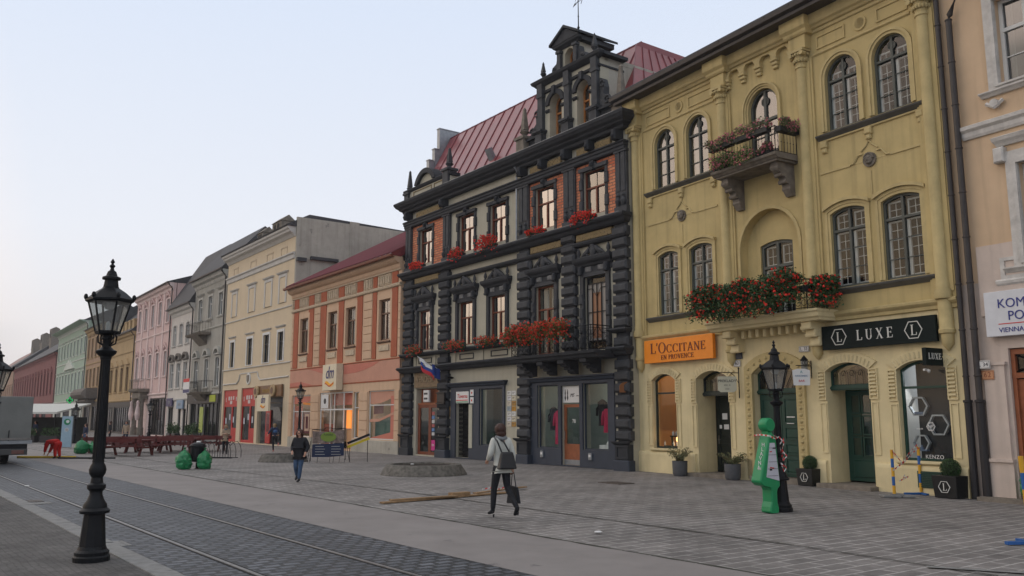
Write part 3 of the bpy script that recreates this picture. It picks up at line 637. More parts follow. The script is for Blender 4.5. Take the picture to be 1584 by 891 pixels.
# window of the shop on the left, lit warm inside
def shopwin(q, name, frame, pane, tr):
    a, b, c, d, r = q; return window(yh, a, b, c, d, r, y=.14, fw=.06, frame=frame, pane=pane, trans=tr, mull=0, seed=3)
M_shopglass = glass('shop_glass', ior=1.45, through=1.0)
M_gframe = mat('black_green_paint', (.014, .026, .024), .4, .1, 3)
w = shopwin(w11, 'window', M_gframe, M_shopglass, .74); sill(w, .9, 2.28, .82, .12, .10, M_yel2, y=.1)
w = shopwin(w15, 'window', M_green, M_shopglass, .73); sill(w, 10.5, 12.05, .80, .12, .10, M_yel2, y=.1)
M_warmwall = mat('warm_shop_wall', (.50, .32, .17), .8, .1, 1)
M_greywall = mat('grey_shop_wall', (.42, .42, .42), .8, .06, 1)
def room_box(x0, x1, y0, y1, z0, z1, m, name='shop_interior'):
    mb = MB(); mb.add([(x0, y0, z0), (x1, y0, z0), (x1, y1, z0), (x0, y1, z0), (x0, y0, z1), (x1, y0, z1), (x1, y1, z1), (x0, y1, z1)], [(0, 1, 2, 3), (4, 7, 6, 5), (3, 2, 6, 7), (0, 3, 7, 4), (1, 5, 6, 2)]); return mb.build(name, m, yh)
room_box(.6, 3.1, .34, 3.0, .6, 3.7, M_warmwall)
room_box(10.2, 12.1, .34, 2.6, .5, 3.7, M_greywall)
def lamp(name, loc_, e, col, size=.15, parent=None, spot=None):
    d_ = bpy.data.lights.new(name, 'SPOT' if spot else 'POINT'); d_.energy = e; d_.color = col; d_.shadow_soft_size = size
    if spot: d_.spot_size = R(spot); d_.spot_blend = .4
    o = bpy.data.objects.new(name, d_); COL.objects.link(o); o.location = loc_
    if parent: o.parent = parent
    return o
lamp('shop_lamp', (1.7, 1.3, 3.3), 15, (1, .62, .28), .1, yh); lamp('shop_lamp', (1.9, .6, 1.0), 9, (1, .55, .2), .05, yh)
lamp('shop_lamp', (10.62, .75, 3.5), 160, (1, .95, .88), .03, yh, 60); lamp('shop_lamp', (11.2, 1.6, 3.0), 25, (.9, .95, 1), .2, yh)
# display table with goods in the warm window; hexagons and board in the dark one
dt = MB(); dt.box(1.25, 2.15, .5, 1.0, 1.2, 1.24); dt.box(1.3, 1.34, .52, .56, .6, 1.2); dt.box(2.06, 2.1, .52, .56, .6, 1.2); dt.box(1.1, 2.1, .36, .5, .84, .9); dt.build('display_shelf', M_gframe, yh)
gd = MB(); rg = random.Random(5)
for k in range(16): x = rg.uniform(1.05, 2.1); z = .9 if k < 9 else 1.24; y = .42 if k < 9 else rg.uniform(.55, .9); gd.lathe([(.03, 0), (.035, .10), (.012, .12), (.012, .16)], x, y, 8, z)
gd.build('goods', M_plast, yh)['kind'] = 'stuff'
pst = MB(); pst.box(1.98, 2.14, .7, .72, 1.35, 2.5); pst.build('poster', flat('poster_pink_grey', (.5, .42, .42)), yh); 
fl = MB(); fl.ball((1.82, .34, 1.12), .07, 8, 6, (.6, .6, 1.3)); fl.build('shop_light', emit('warm_light', (1, .55, .2), 3.5), yh); fl = MB(); fl.ball((1.23, .9, 2.05), .03, 8, 6); fl.build('shop_light', emit('warm_spot', (1, .7, .4), 6), yh)
M_bboard = flat('black_display_board', (.014, .018, .024), .35)
bb = MB(); bb.box(10.86, 12.09, .40, .44, .6, 3.6); bb.build('display_board', M_bboard, yh)
M_hex = flat('silver_hexagon', (.40, .42, .45), .4, .3)
for (x, z, r_, w_) in ((10.93, 2.14, .27, .045), (11.44, 1.68, .29, .045), (10.95, 1.23, .23, .04)):
    hexring(x, z, r_, w_, .28, .36).build('hexagon_shelf', M_hex, yh)
bt = MB(); bt.box(10.82, 11.05, .28, .4, 1.92, 2.0); bt.lathe([(.05, 0), (.05, .06), (.02, .07), (.02, .12)], 10.95, .3, 8, 1.06); bt.box(10.84, 11.1, .27, .39, 1.03, 1.07); bt.build('goods', flat('blue_grey_goods', (.12, .16, .24)), yh)
h2 = hexring(11.36, 1.64, .12, .014, .10, .106); hexring(11.36, 1.64, .095, .008, .10, .106, 0, h2); h2.build('window_emblem', M_plast, yh); text('window_emblem', 'NP', .11, M_plast, yh, 11.36, .10, 1.64, .003)
text('window_lettering', 'KENZO', .135, M_plast, yh, 11.40, .115, .90, .003, space=1.1)
text('window_lettering', 'ATELIER', .05, M_plast, yh, 11.05, .115, 1.58, .002)
# entrance doors
def door_leaf(x0, x1, z0, z1, y, m, panels, parent, name='door', handle=True, glassz=None):
    mb = MB(); mb.box(x0, x1, y, y + .06, z0, z1)
    for (a, b, c, d) in panels:
        X0, X1, Z0, Z1 = x0 + (x1 - x0) * a, x0 + (x1 - x0) * b, z0 + (z1 - z0) * c, z0 + (z1 - z0) * d
        mb.ring([(X0, Z0), (X0, Z1), (X1, Z1), (X1, Z0)], [(X0 + .035, Z0 + .035), (X0 + .035, Z1 - .035), (X1 - .035, Z1 - .035), (X1 - .035, Z0 + .035)], y - .025, y + .002); mb.cham(X0 + .06, X1 - .06, y - .02, y + .002, Z0 + .06, Z1 - .06, .015)
    o = mb.build(name, m, parent)
    if handle:
        h = MB(); h.box(x1 - .11, x1 - .07, y - .012, y, z0 + .95, z0 + 1.2); h.tube([(x1 - .09, y - .01, z0 + 1.1), (x1 - .09, y - .05, z0 + 1.1), (x1 - .2, y - .05, z0 + 1.1)], .01, 6); h.build('handle', M_steel, o)
    return o
def transom(q, y, z, m, bars='radial'):
    a, b, c, d, r = q; mb = MB(); mb.box(a, b, y - .03, y + .06, z - .06, z + .06); mb.box(a, b, y - .06, y - .03, z - .02, z + .03)
    O = outline(a + .002, b - .002, z + .05, d - .002, r - .01); I = outline(a + .06, b - .06, z + .1, d - .06, r * .9); mb.ring(O, I, y, y + .06)
    o = mb.build('fanlight', m, yh); p = MB(); p.prism(outline(a + .05, b - .05, z + .08, d - .05, r * .9), y + .03, y + .036); p.build('pane', M_glass, o)
    g = MB(); cx = (a + b) / 2
    if bars == 'diag':
        for k in range(-3, 4): x = cx + k * .24; sgn = 1 if k < 0 else -1; g.tube([(x, y - .01, z + .1), (max(a + .1, min(b - .1, x - sgn * .28)), y - .01, d - .28 - abs(k) * .02)], .012, 4)
    else:
        for k in range(5):
            x = a + .15 + (b - a - .3) * k / 4; g.tube([(x + .09 * math.cos(j * .9) * (1 - j / 9), y - .01, (z + d) / 2 + .04 + .12 * math.sin(j * .9) * (1 - j / 9)) for j in range(9)], .009, 4)
        for k in range(6): x = a + .1 + (b - a - .2) * k / 5; g.tube([(x, y - .01, z + .08), (x, y - .01, d - .26)], .008, 4)
    g.build('grille', M_blackp, o); return o
# left shop door (deep set, dark), green double gate, green glazed door
M_dkdoor = mat('black_green_door', (.010, .016, .014), .4, .1, 3)
dl = door_leaf(3.24, 4.0, .14, 2.72, .80, M_dkdoor, [(.2, .9, .04, .34), (.2, .9, .4, .95)], yh, handle=False)
h = MB(); h.box(3.32, 3.37, .785, .8, 1.0, 1.28); h.tube([(3.345, .79, 1.15), (3.345, .74, 1.15), (3.45, .74, 1.15)], .012, 6); h.build('handle', M_steel, dl)
mb = MB(); mb.box(4.0, 4.66, .80, .86, .14, 3.36); mb.build('side_panel', M_dkdoor, yh)
transom(d12, .30, 2.62, M_gframe)
for n_ in ((3.56, 3.78, .765, .776, 1.80, 2.0), (3.42, 3.52, .765, .776, 1.5, 1.62), (3.62, 3.84, .765, .776, 1.48, 1.64)): nt_ = MB(); nt_.box(*n_); nt_.build('notice', M_plast, dl)
a, b, c, d, r = g13
for x0, x1 in ((a + .02, 6.55), (6.57, b - .02)):
    dd = door_leaf(x0, x1, .16, 2.55, .22, M_green, [(.12, .88, .03, .22), (.12, .88, .26, .40), (.12, .88, .44, .60), (.12, .88, .64, .95)], yh, 'gate_leaf', x0 < 6)
    if x0 > 6.5: pp = MB(); pp.box(x0 + .2, x0 + .5, .185, .2, 1.86, 1.89); pp.box(x0 + .2, x0 + .46, .185, .2, 1.68, 1.70); pp.build('notice', M_plast, dd)
transom(g13, .18, 2.62, M_green, 'diag')
dd = MB(); a, b, c, d, r = d14; dd.box(a + .02, a + .96, .74, .80, .14, 2.6); 
for k in range(3):
    for q in range(2): X0 = a + .18 + q * .36; Z0 = .8 + k * .58; dd.ring([(X0, Z0), (X0, Z0 + .54), (X0 + .32, Z0 + .54), (X0 + .32, Z0)], [(X0 + .04, Z0 + .04), (X0 + .04, Z0 + .5), (X0 + .28, Z0 + .5), (X0 + .28, Z0 + .04)], .71, .745)
dd.cham(a + .18, a + .86, .71, .745, .24, .7, .02); dd = dd.build('door', M_green, yh)
pb = MB(); pb.box(a + .2, a + .84, .728, .732, .82, 2.5); pb.build('pane', M_glass, dd); mb = MB(); mb.box(a + .96, b - .02, .78, .84, .14, 3.34); mb.build('side_panel', M_green, yh)
transom(d14, .20, 2.66, M_green)
for q in ((3.06, 4.86, -.42, .8, -.1, .10), (5.62, 7.5, -.25, .25, -.1, .14), (8.22, 9.92, -.42, .8, -.1, .10)): ds = MB(); ds.box(*q); ds.build('door_step', M_stone, yh, bevel=.012)
vg = MB(); vg.box(11.05, 11.85, -.115, -.09, .16, .56)
for k in range(9): vg.box(11.07, 11.83, -.135, -.112, .185 + k * .042, .205 + k * .042)
vg.build('cellar_grille', M_green, yh)
# upper balcony: stone slab on two scrolled consoles, iron railing
def console(x, y1, z1, dep, h, w_, m, par, nm='console', scroll=True):
    pts = [(0, z1), (-dep, z1)] + [(-dep * (1 - .5 * k / 5) - .05 * math.sin(k * 1.3), z1 - h * (.18 + .35 * k / 5)) for k in range(6)] + [(-dep * .42 + .02, z1 - h * .62), (-dep * .3, z1 - h * .85), (-dep * .16, z1 - h), (0, z1 - h)]
    mb = MB(); mb.prismx(pts, x - w_ / 2, x + w_ / 2)
    if scroll:
        for k in range(4): mb.lathe([(.07, x - w_ / 2 - .02), (.07, x + w_ / 2 + .02)], -dep * (.92 - k * .22), z1 - h * (.17 + k * .2), 10, 0, 'x')
    return mb.build(nm, m, par)
bs = MB(); bs.cornice(5.25, 7.88, [(.90, 9.32), (.93, 9.36), (1.0, 9.40), (1.02, 9.47), (.98, 9.49)], ends=(0, 0)); bs.box(5.32, 7.81, -.86, .0, 9.26, 9.325); bt_ = bs.build('balcony', M_stone, yh, label='weathered stone balcony slab with iron railing under the arched middle window')
console(5.55, 0, 9.27, .72, .95, .26, M_stone, bt_); console(7.55, 0, 9.27, .72, .95, .26, M_stone, bt_)
def railing(par, x0, x1, dep, z0, h, name='railing', step=.12, orn=False, m=None):
    rl = MB(); P = [(x0, 0), (x0, -dep), (x1, -dep), (x1, 0)]
    for zz, r_ in ((z0 + h, .018), (z0 + h - .1, .01), (z0 + .06, .012)): rl.tube([(p[0], p[1], zz) for p in P], r_, 5)
    for (a, b) in zip(P, P[1:]):
        n = max(1, int(math.hypot(a[0] - b[0], a[1] - b[1]) / step))
        for k in range(n + 1):
            x, y = a[0] + (b[0] - a[0]) * k / n, a[1] + (b[1] - a[1]) * k / n; rl.tube([(x, y, z0), (x, y, z0 + h)], .018 if k in (0, n) else .009, 4)
            if orn and k < n:
                for q in range(3):
                    cx_, cy_ = a[0] + (b[0] - a[0]) * (k + .5) / n, a[1] + (b[1] - a[1]) * (k + .5) / n; dx, dy = (b[0] - a[0]) / n * .42, (b[1] - a[1]) / n * .42; zc_ = z0 + .2 + q * (h - .32) / 2.6
                    rl.tube([(cx_ + dx * math.cos(j * PI / 4), cy_ + dy * math.cos(j * PI / 4), zc_ + step * .42 * math.sin(j * PI / 4)) for j in range(8)], .009, 4, closed=True)
            elif not orn: rl.ball((x, y, z0 + h * .45), .02, 6, 4)
    return rl.build(name, m or M_blackp, par)
railing(bt_, 5.33, 7.80, .90, 9.48, .80)
# lower balcony: broad slab with canted ends on corbel table
b2 = MB(); b2.cornice(4.92, 8.62, [(.70, 4.50), (.74, 4.56), (.82, 4.60), (.84, 4.70), (.90, 4.74), (.90, 4.80)], ends=(.35, .35)); b2o = b2.build('balcony', M_yel2, yh, label='broad yellow balcony slab with wrought iron railing, covered in red geraniums')
for x in (5.25, 8.3):
    for k, (dp, z0, z1) in enumerate(((.62, 4.30, 4.50), (.44, 4.10, 4.298), (.28, 3.86, 4.098))): c_ = MB(); c_.cham(x - .17, x + .17, -dp, 0, z0, z1, .03); c_.lathe([(.06, x - .18), (.06, x + .18)], -dp + .05, z0 + .03, 8, 0, 'x'); c_.build('corbel', M_yel2, b2o)
c_ = MB()
for k in range(9):
    x = 5.62 + k * .29
    c_.cham(x - .06, x + .06, -.3, 0, 4.25, 4.49, .02)
c_.build('corbel_table', M_yel2, b2o)
railing(b2o, 4.98, 8.56, .80, 4.80, .85, orn=True, step=.2)

# things fixed to or standing at the yellow house
def yth(name, label, cat, u, y, z=0, rz=0, group=None): return thing(name, label, cat, loc(YO, YA, u, y, z), YA + rz, group)
M_orange = flat('orange_sign_face', (.80, .245, .012), .45); M_brownt = flat('dark_red_brown_letters', (.14, .020, .012), .5)
t = yth('shop_sign', 'orange L\'OCCITANE EN PROVENCE sign board above the left shop window', 'sign', .86, -.12, 3.74)
mb = MB(); mb.box(0, 3.42, -.12, 0, 0, .80); mb.build('board', M_orange, t, bevel=.008)
w = serif_word("L'Occitane", .36, .10); w.xf(Matrix.Translation((1.71, -.121, .50))); k_ = 2.72 / w.w
for i, p in enumerate(w.v): w.v[i] = (1.71 + (p[0] - 1.71) * k_, p[1], p[2])
w.build('lettering', M_brownt, t)
w = serif_word('EN PROVENCE', .15, .14); k_ = 1.62 / w.w
w.xf(Matrix.Translation((1.71, -.121, .17)))
for i, p in enumerate(w.v): w.v[i] = (1.71 + (p[0] - 1.71) * k_, p[1], p[2])
w.build('lettering', M_brownt, t)
M_luxb = flat('black_green_sign_face', (.006, .012, .012), .55, 0, .12); M_letter = flat('ivory_letters', (.62, .62, .58), .5)
t = yth('shop_sign', 'long black LUXE sign board with an L in a hexagon at each end', 'sign', 8.50, -.10, 3.70)
mb = MB(); mb.box(0, 3.38, -.10, 0, 0, .65); mb.build('board', M_luxb, t, bevel=.006)
w = serif_word('LUXE', .27, .42); w.xf(Matrix.Translation((1.66, -.101, .325))); w.build('lettering', M_letter, t)
for x in (.56, 2.78):
    h_ = hexring(x, .325, .25, .022, -.112, -.10); l_ = serif_word('L', .26); l_.xf(Matrix.Translation((x + .01, -.101, .325))); h_.join(l_); h_.build('emblem', M_letter, t)
t = yth('hanging_sign', 'small black LUXE sign projecting from the yellow wall at its right edge', 'sign', 11.86, 0, 3.10)
mb = MB(); mb.box(-.05, .05, -.72, -.04, 0, .42); mb.build('panel', M_luxb, t); 
mb = MB(); mb.box(-.02, .02, -.04, 0, .1, .32); mb.build('bracket', M_steel, t)
for sgn, off_ in ((1, .052),):
    w = serif_word('LUXE', .15, .2); w.xf(Matrix.Translation((off_, -.38, .22)) @ Matrix.Rotation(R(90), 4, 'Z')); w.build('lettering', M_letter, t)
t = yth('camera_housing', 'little white security camera under the hanging LUXE sign', 'camera', 11.5, -.1, 3.02)
mb = MB(); mb.lathe([(.03, -.12), (.03, .06)], 0, 0, 8, 0, 'y'); mb.ball((.05, .0, -.03), .045, 8, 6); mb.build('body', M_plast, t, smooth=True)
# house number plates and street plates
def plate(u, z, w_, h_, txt, label, m, mt, ts, y=-.03, o=YO, a=YA):
    t = thing('house_number', label, 'sign', loc(o, a, u, y, z), a); mb = MB(); mb.box(-w_ / 2, w_ / 2, -.012, 0, -h_ / 2, h_ / 2); mb.build('plate', m, t, bevel=.004)
    fr = MB(); fr.ring([(-w_ / 2 + .012, -h_ / 2 + .012), (-w_ / 2 + .012, h_ / 2 - .012), (w_ / 2 - .012, h_ / 2 - .012), (w_ / 2 - .012, -h_ / 2 + .012)], [(-w_ / 2 + .022, -h_ / 2 + .022), (-w_ / 2 + .022, h_ / 2 - .022), (w_ / 2 - .022, h_ / 2 - .022), (w_ / 2 - .022, -h_ / 2 + .022)], -.014, -.011); fr.build('border', mt, t)
    text('number', txt, ts, mt, t, 0, -.013, 0, .002); return t
M_ink = flat('black_ink', (.02, .02, .025), .5)
plate(5.10, 3.53, .28, .20, '60', 'white enamel number 60 plate beside the dark shop door', M_plast, M_ink, .17)
plate(7.72, 3.80, .36, .17, 'L. 33', 'white enamel L. 33 plate right of the green gate, under the balcony', M_plast, M_ink, .13)
t = yth('wall_plaque', 'square dark slate plaque above the number 60 plate', 'plaque', 5.12, -.02, 3.78); mb = MB(); mb.cham(-.20, .20, -.03, 0, -.12, .16, .01); mb.build('plate', flat('slate_plaque', (.05, .055, .07)), t)
# hanging signs on iron brackets
t = yth('hanging_sign', 'pale PREKLADY sign hanging from an iron cross bracket beside the dark shop door', 'sign', 4.92, -.06, 2.55)
br = MB(); br.tube([(.25, 0, -.1), (.25, 0, .78)], .018, 6); br.tube([(.25, 0, .68), (.25, -.75, .68)], .014, 6); br.tube([(.25, 0, .35), (.25, -.2, .6), (.25, -.35, .68)], .01, 5); br.lathe([(.01, 0), (.03, .04), (.01, .09)], .25, 0, 8, .77); br.build('bracket', M_blackp, t)
mb = MB(); pn = [(-.28, .0), (-.28, .42), (.28, .42), (.28, .0), (.2, -.06), (-.2, -.06)]; mb.prism(pn, -.01, .01); mb.xf(Matrix.Translation((.25, -.5, .14)) @ Matrix.Rotation(R(52), 4, 'Z')); pnl = mb.build('panel', flat('cream_panel', (.52, .50, .38)), t)
for s_, z, sz in (('PREKLADY', .42, .115), ('sro  n', .30, .08), ('notar', .18, .06)):
    w = text_mb(s_, sz, .003); w.xf(Matrix.Translation((.25, -.5, z)) @ Matrix.Rotation(R(52), 4, 'Z') @ Matrix.Translation((0, -.014, 0))); w.build('lettering', M_ink, pnl)
t = yth('hanging_sign', 'white rounded sign with blue and red lettering hanging under the bracket lamp', 'sign', 7.85, -.05, 2.75)
br = MB(); br.tube([(.1, 0, .55), (.1, -.62, .55)], .014, 6); br.tube([(.1, 0, .2), (.1, 0, .7)], .014, 6)
for k in range(3): br.tube([(.1, -.1 - .1 * k + .06 * math.cos(j * PI / 4), .63 + .05 * math.sin(j * PI / 4)) for j in range(8)], .009, 4, closed=True)
br.build('bracket', M_blackp, t)
mb = MB(); mb.prism([(-.22, 0), (-.24, .42), (-.1, .46), (.1, .46), (.24, .42), (.22, 0)], -.012, .012); mb.xf(Matrix.Translation((.1, -.42, 0)) @ Matrix.Rotation(R(52), 4, 'Z')); pnl = mb.build('panel', M_plast, t)
for s_, z, sz, m_ in (('HOSTINEC', .26, .07, flat('blue_ink', (.05, .16, .28))), ('BAR', .12, .09, flat('red_ink', (.5, .03, .03))), ('A', .37, .10, flat('teal_ink', (.06, .25, .27)))):
    w = text_mb(s_, sz, .003); w.xf(Matrix.Translation((.1, -.42, z)) @ Matrix.Rotation(R(52), 4, 'Z') @ Matrix.Translation((0, -.016, 0))); w.build('lettering', m_, pnl)
t = yth('wall_lamp', 'narrow grey glass wall lamp above the white hanging sign', 'lamp', 7.86, -.22, 3.08)
mb = MB(); mb.lathe([(.06, 0), (.09, .02), (.09, .05)], 0, 0, 8); mb.lathe([(.10, .36), (.11, .39), (.04, .48), (.01, .52)], 0, 0, 8); mb.build('cap', M_blackp, t); mb = MB(); mb.lathe([(.085, .05), (.10, .36)], 0, 0, 8); mb.build('glass', flat('dusty_glass', (.22, .22, .2), .3), t); mb = MB(); mb.tube([(0, 0, 0), (0, .1, -.04), (0, .22, -.04)], .012, 5); mb.build('arm', M_blackp, t)
t = yth('hanging_sign', 'small brown half round sign on iron arms at the left edge of the yellow house', 'sign', .12, 0, 2.75)
M_copper = flat('brown_copper', (.22, .085, .028), .5)
mb = MB(); prof = [(-.28, 0), (-.28, .20)] + [(-.28 * math.cos(PI * k / 10), .20 + .18 * math.sin(PI * k / 10)) for k in range(1, 10)] + [(.28, .20), (.28, 0)]; mb.prism(prof, -.02, .02); mb.xf(Matrix.Translation((0, -.46, 0)) @ Matrix.Rotation(R(70), 4, 'Z')); mb.build('panel', M_copper, t)
br = MB(); br.tube([(0, 0, .44), (0, -.75, .44)], .012, 5); br.tube([(0, 0, -.05), (0, -.75, -.05)], .012, 5); br.ball((0, -.05, .44), .03, 6, 5); br.ball((0, -.05, -.05), .03, 6, 5); br.tube([(0, -.46, .38), (0, -.46, .44)], .008, 4); br.tube([(0, -.46, 0), (0, -.46, -.05)], .008, 4); br.build('bracket', M_blackp, t)
# downpipes between the houses
def pipe(u, y, z0, z1, r_, m, label, o=YO, a=YA, hopper=False, bend=None, boot=None, coll=1.1):
    t = thing('downpipe', label, 'downpipe', loc(o, a, u, y, 0), a); mb = MB(); pts = [(0, 0, z0), (0, 0, z1)] + (bend or []); mb.tube(pts, r_, 10)
    z = z0 + .6
    mb.build('pipe', m, t, smooth=True)
    while z < z1: cl = MB(); cl.lathe([(r_ + .003, 0), (r_ + .014, .01), (r_ + .014, .035), (r_ + .003, .045)], 0, 0, 10, z); z += coll; cl.build('collar', m, t)
    if hopper: h = MB(); h.cham(-.2, .2, -.16, .14, z1 - .05, z1 + .32, .05); h.build('hopper', m, t)
    if boot: h = MB(); h.lathe([(r_ + .02, z0), (r_ + .02, boot), (r_ + .04, boot + .01), (r_ + .04, boot + .06), (r_, boot + .07)], 0, 0, 10); h.build('boot', boot_m, t)
    return t
boot_m = flat('cast_iron_boot', (.022, .02, .022), .6)
pipe(12.48, -.10, 0, 13.7, .065, M_bpipe, 'left one of two brown downpipes at the right edge of the yellow house', bend=[(-.02, -.3, 13.75)], boot=2.2)
pipe(12.78, -.12, 0, 11.6, .075, M_bpipe, 'right one of two brown downpipes, bending outwards near its top', bend=[(.04, 0, 11.75), (.38, -.05, 12.35), (.42, -.05, 13.4)], boot=2.2)
pipe(-.10, -.12, 0, 12.75, .06, M_zinc, 'grey zinc downpipe in the corner between the yellow and the charcoal house', bend=[(-.02, -.02, 12.85), (-.25, -.3, 13.1)], boot=1.9)
# ================================================================== the charcoal neo-renaissance house
DO = (-5.806, 44.129); DA = math.atan2(-.81178, .58397)
dh = thing('charcoal_house', 'charcoal and khaki corner house with rusticated pillars, brick panels, ornate gable and red metal roof', 'house', (DO[0], DO[1], 0), DA)
W0 = .25                      # wall face stands behind the pillars
bays = [(1.03, 3.66), (4.60, 10.20), (11.07, 13.21), (14.07, 16.23)]
wx = [(1.44, 2.72), (5.28, 6.58), (7.92, 9.18), (11.34, 12.62), (14.46, 15.74)]
w2f = [(a, b, 9.66, 11.46) for a, b in wx]; w1f = [(a, b, 5.22 if i < 3 else 4.4, 7.24) for i, (a, b) in enumerate(wx)]
gA = (1.30, 3.50, .05, 3.30); gBd = (5.12, 6.30, .05, 3.05); gBw = (7.15, 8.95, .64, 3.15)
gC = [(11.45, 12.80, .66, 3.16), (12.98, 14.10, .05, 3.10), (14.28, 15.72, .66, 3.16)]
rects = w2f + w1f + [gA, gBd, gBw] + gC
wall_mesh([(.05, -.2), (.05, 12.9), (16.98, 12.9), (16.98, -.2)], [outline(*q) for q in rects], W0, .35).build('wall', M_khaki, dh)
sw = MB(); sw.box(.06, .3, W0 + .36, 10, -.1, 12.9); sw.box(16.72, 16.97, W0 + .36, 10, -.1, 12.9); sw.box(.31, 16.7, 9.8, 10, -.1, 12.9); sw.build('side_wall', M_khaki, dh)
rm = MB(); rm.box(.31, 16.7, 2.2, 2.3, 3.6, 12.6); rm.box(.31, 16.7, W0 + .37, 9.7, 3.4, 3.6); rm.box(.31, 16.7, W0 + .37, 2.1, 8.4, 8.6); rm.box(.31, 16.7, W0 + .37, 9.7, 12.6, 12.8); rm.build('interior', M_room, dh)
# brick panels of the top floor, each in its bay, standing a little proud
def brick_panel(x0, x1, z0, z1, hole):
    o = wall_mesh([(x0, z0), (x0, z1), (x1, z1), (x1, z0)], [outline(*hole)], W0 - .03, .05); return o.build('brick_panel', M_brick, dh)
brick_panel(.68, 3.9, 9.36, 11.74, (wx[0][0] - .1, wx[0][1] + .1, 9.40, 11.56)); brick_panel(10.96, 13.32, 9.36, 11.74, (wx[3][0] - .1, wx[3][1] + .1, 9.40, 11.56)); brick_panel(14.05, 16.44, 9.36, 11.74, (wx[4][0] - .1, wx[4][1] + .1, 9.40, 11.56))
M_wdk = M_redwood
M_curt = flat('grey_curtain', (.33, .33, .30), .9)
for i, q in enumerate(w2f):
    a, b, c, d = q
    w = window(dh, a, b, c, d, 0, y=W0 + .10, fw=.062, frame=M_wdk, pane=(M_glsky if i < 4 else M_gbright), trans=.62, mull=1, tmull=False, bars=0, curtain=(M_curt, .14, .80), seed=i)
    s_ = MB(); y0 = W0 - .07
    for k in range(5):        # quoined jambs
        zz = 9.42 + k * .44; e = .04 if k % 2 else 0
        for sg in (-1, 1):
            xx = a if sg < 0 else b; s_.cham(min(xx, xx + sg * (.17 + e)), max(xx, xx + sg * (.17 + e)), y0 - (.03 if k % 2 else 0), W0 + .02, zz + .005, zz + .435, .025)
    s_.prism([(a - .20, d + .0), (a - .20, d + .15), ((a + b) / 2 - .22, d + .15), ((a + b) / 2 - .16, d + .27), ((a + b) / 2 + .16, d + .27), ((a + b) / 2 + .22, d + .15), (b + .20, d + .15), (b + .20, d + .0)], y0 - .05, W0 + .02)
    s_.build('surround', M_dark2 if i in (0, 3, 4) else M_dark, w)
    ks = MB(); cx = (a + b) / 2; ks.prism([(cx - .08, d - .04), (cx - .12, d + .33), (cx + .12, d + .33), (cx + .08, d - .04)], y0 - .10, W0); ks.ball((cx, y0 - .08, d + .18), .10, 8, 6); ks.build('keystone', M_dark, w)
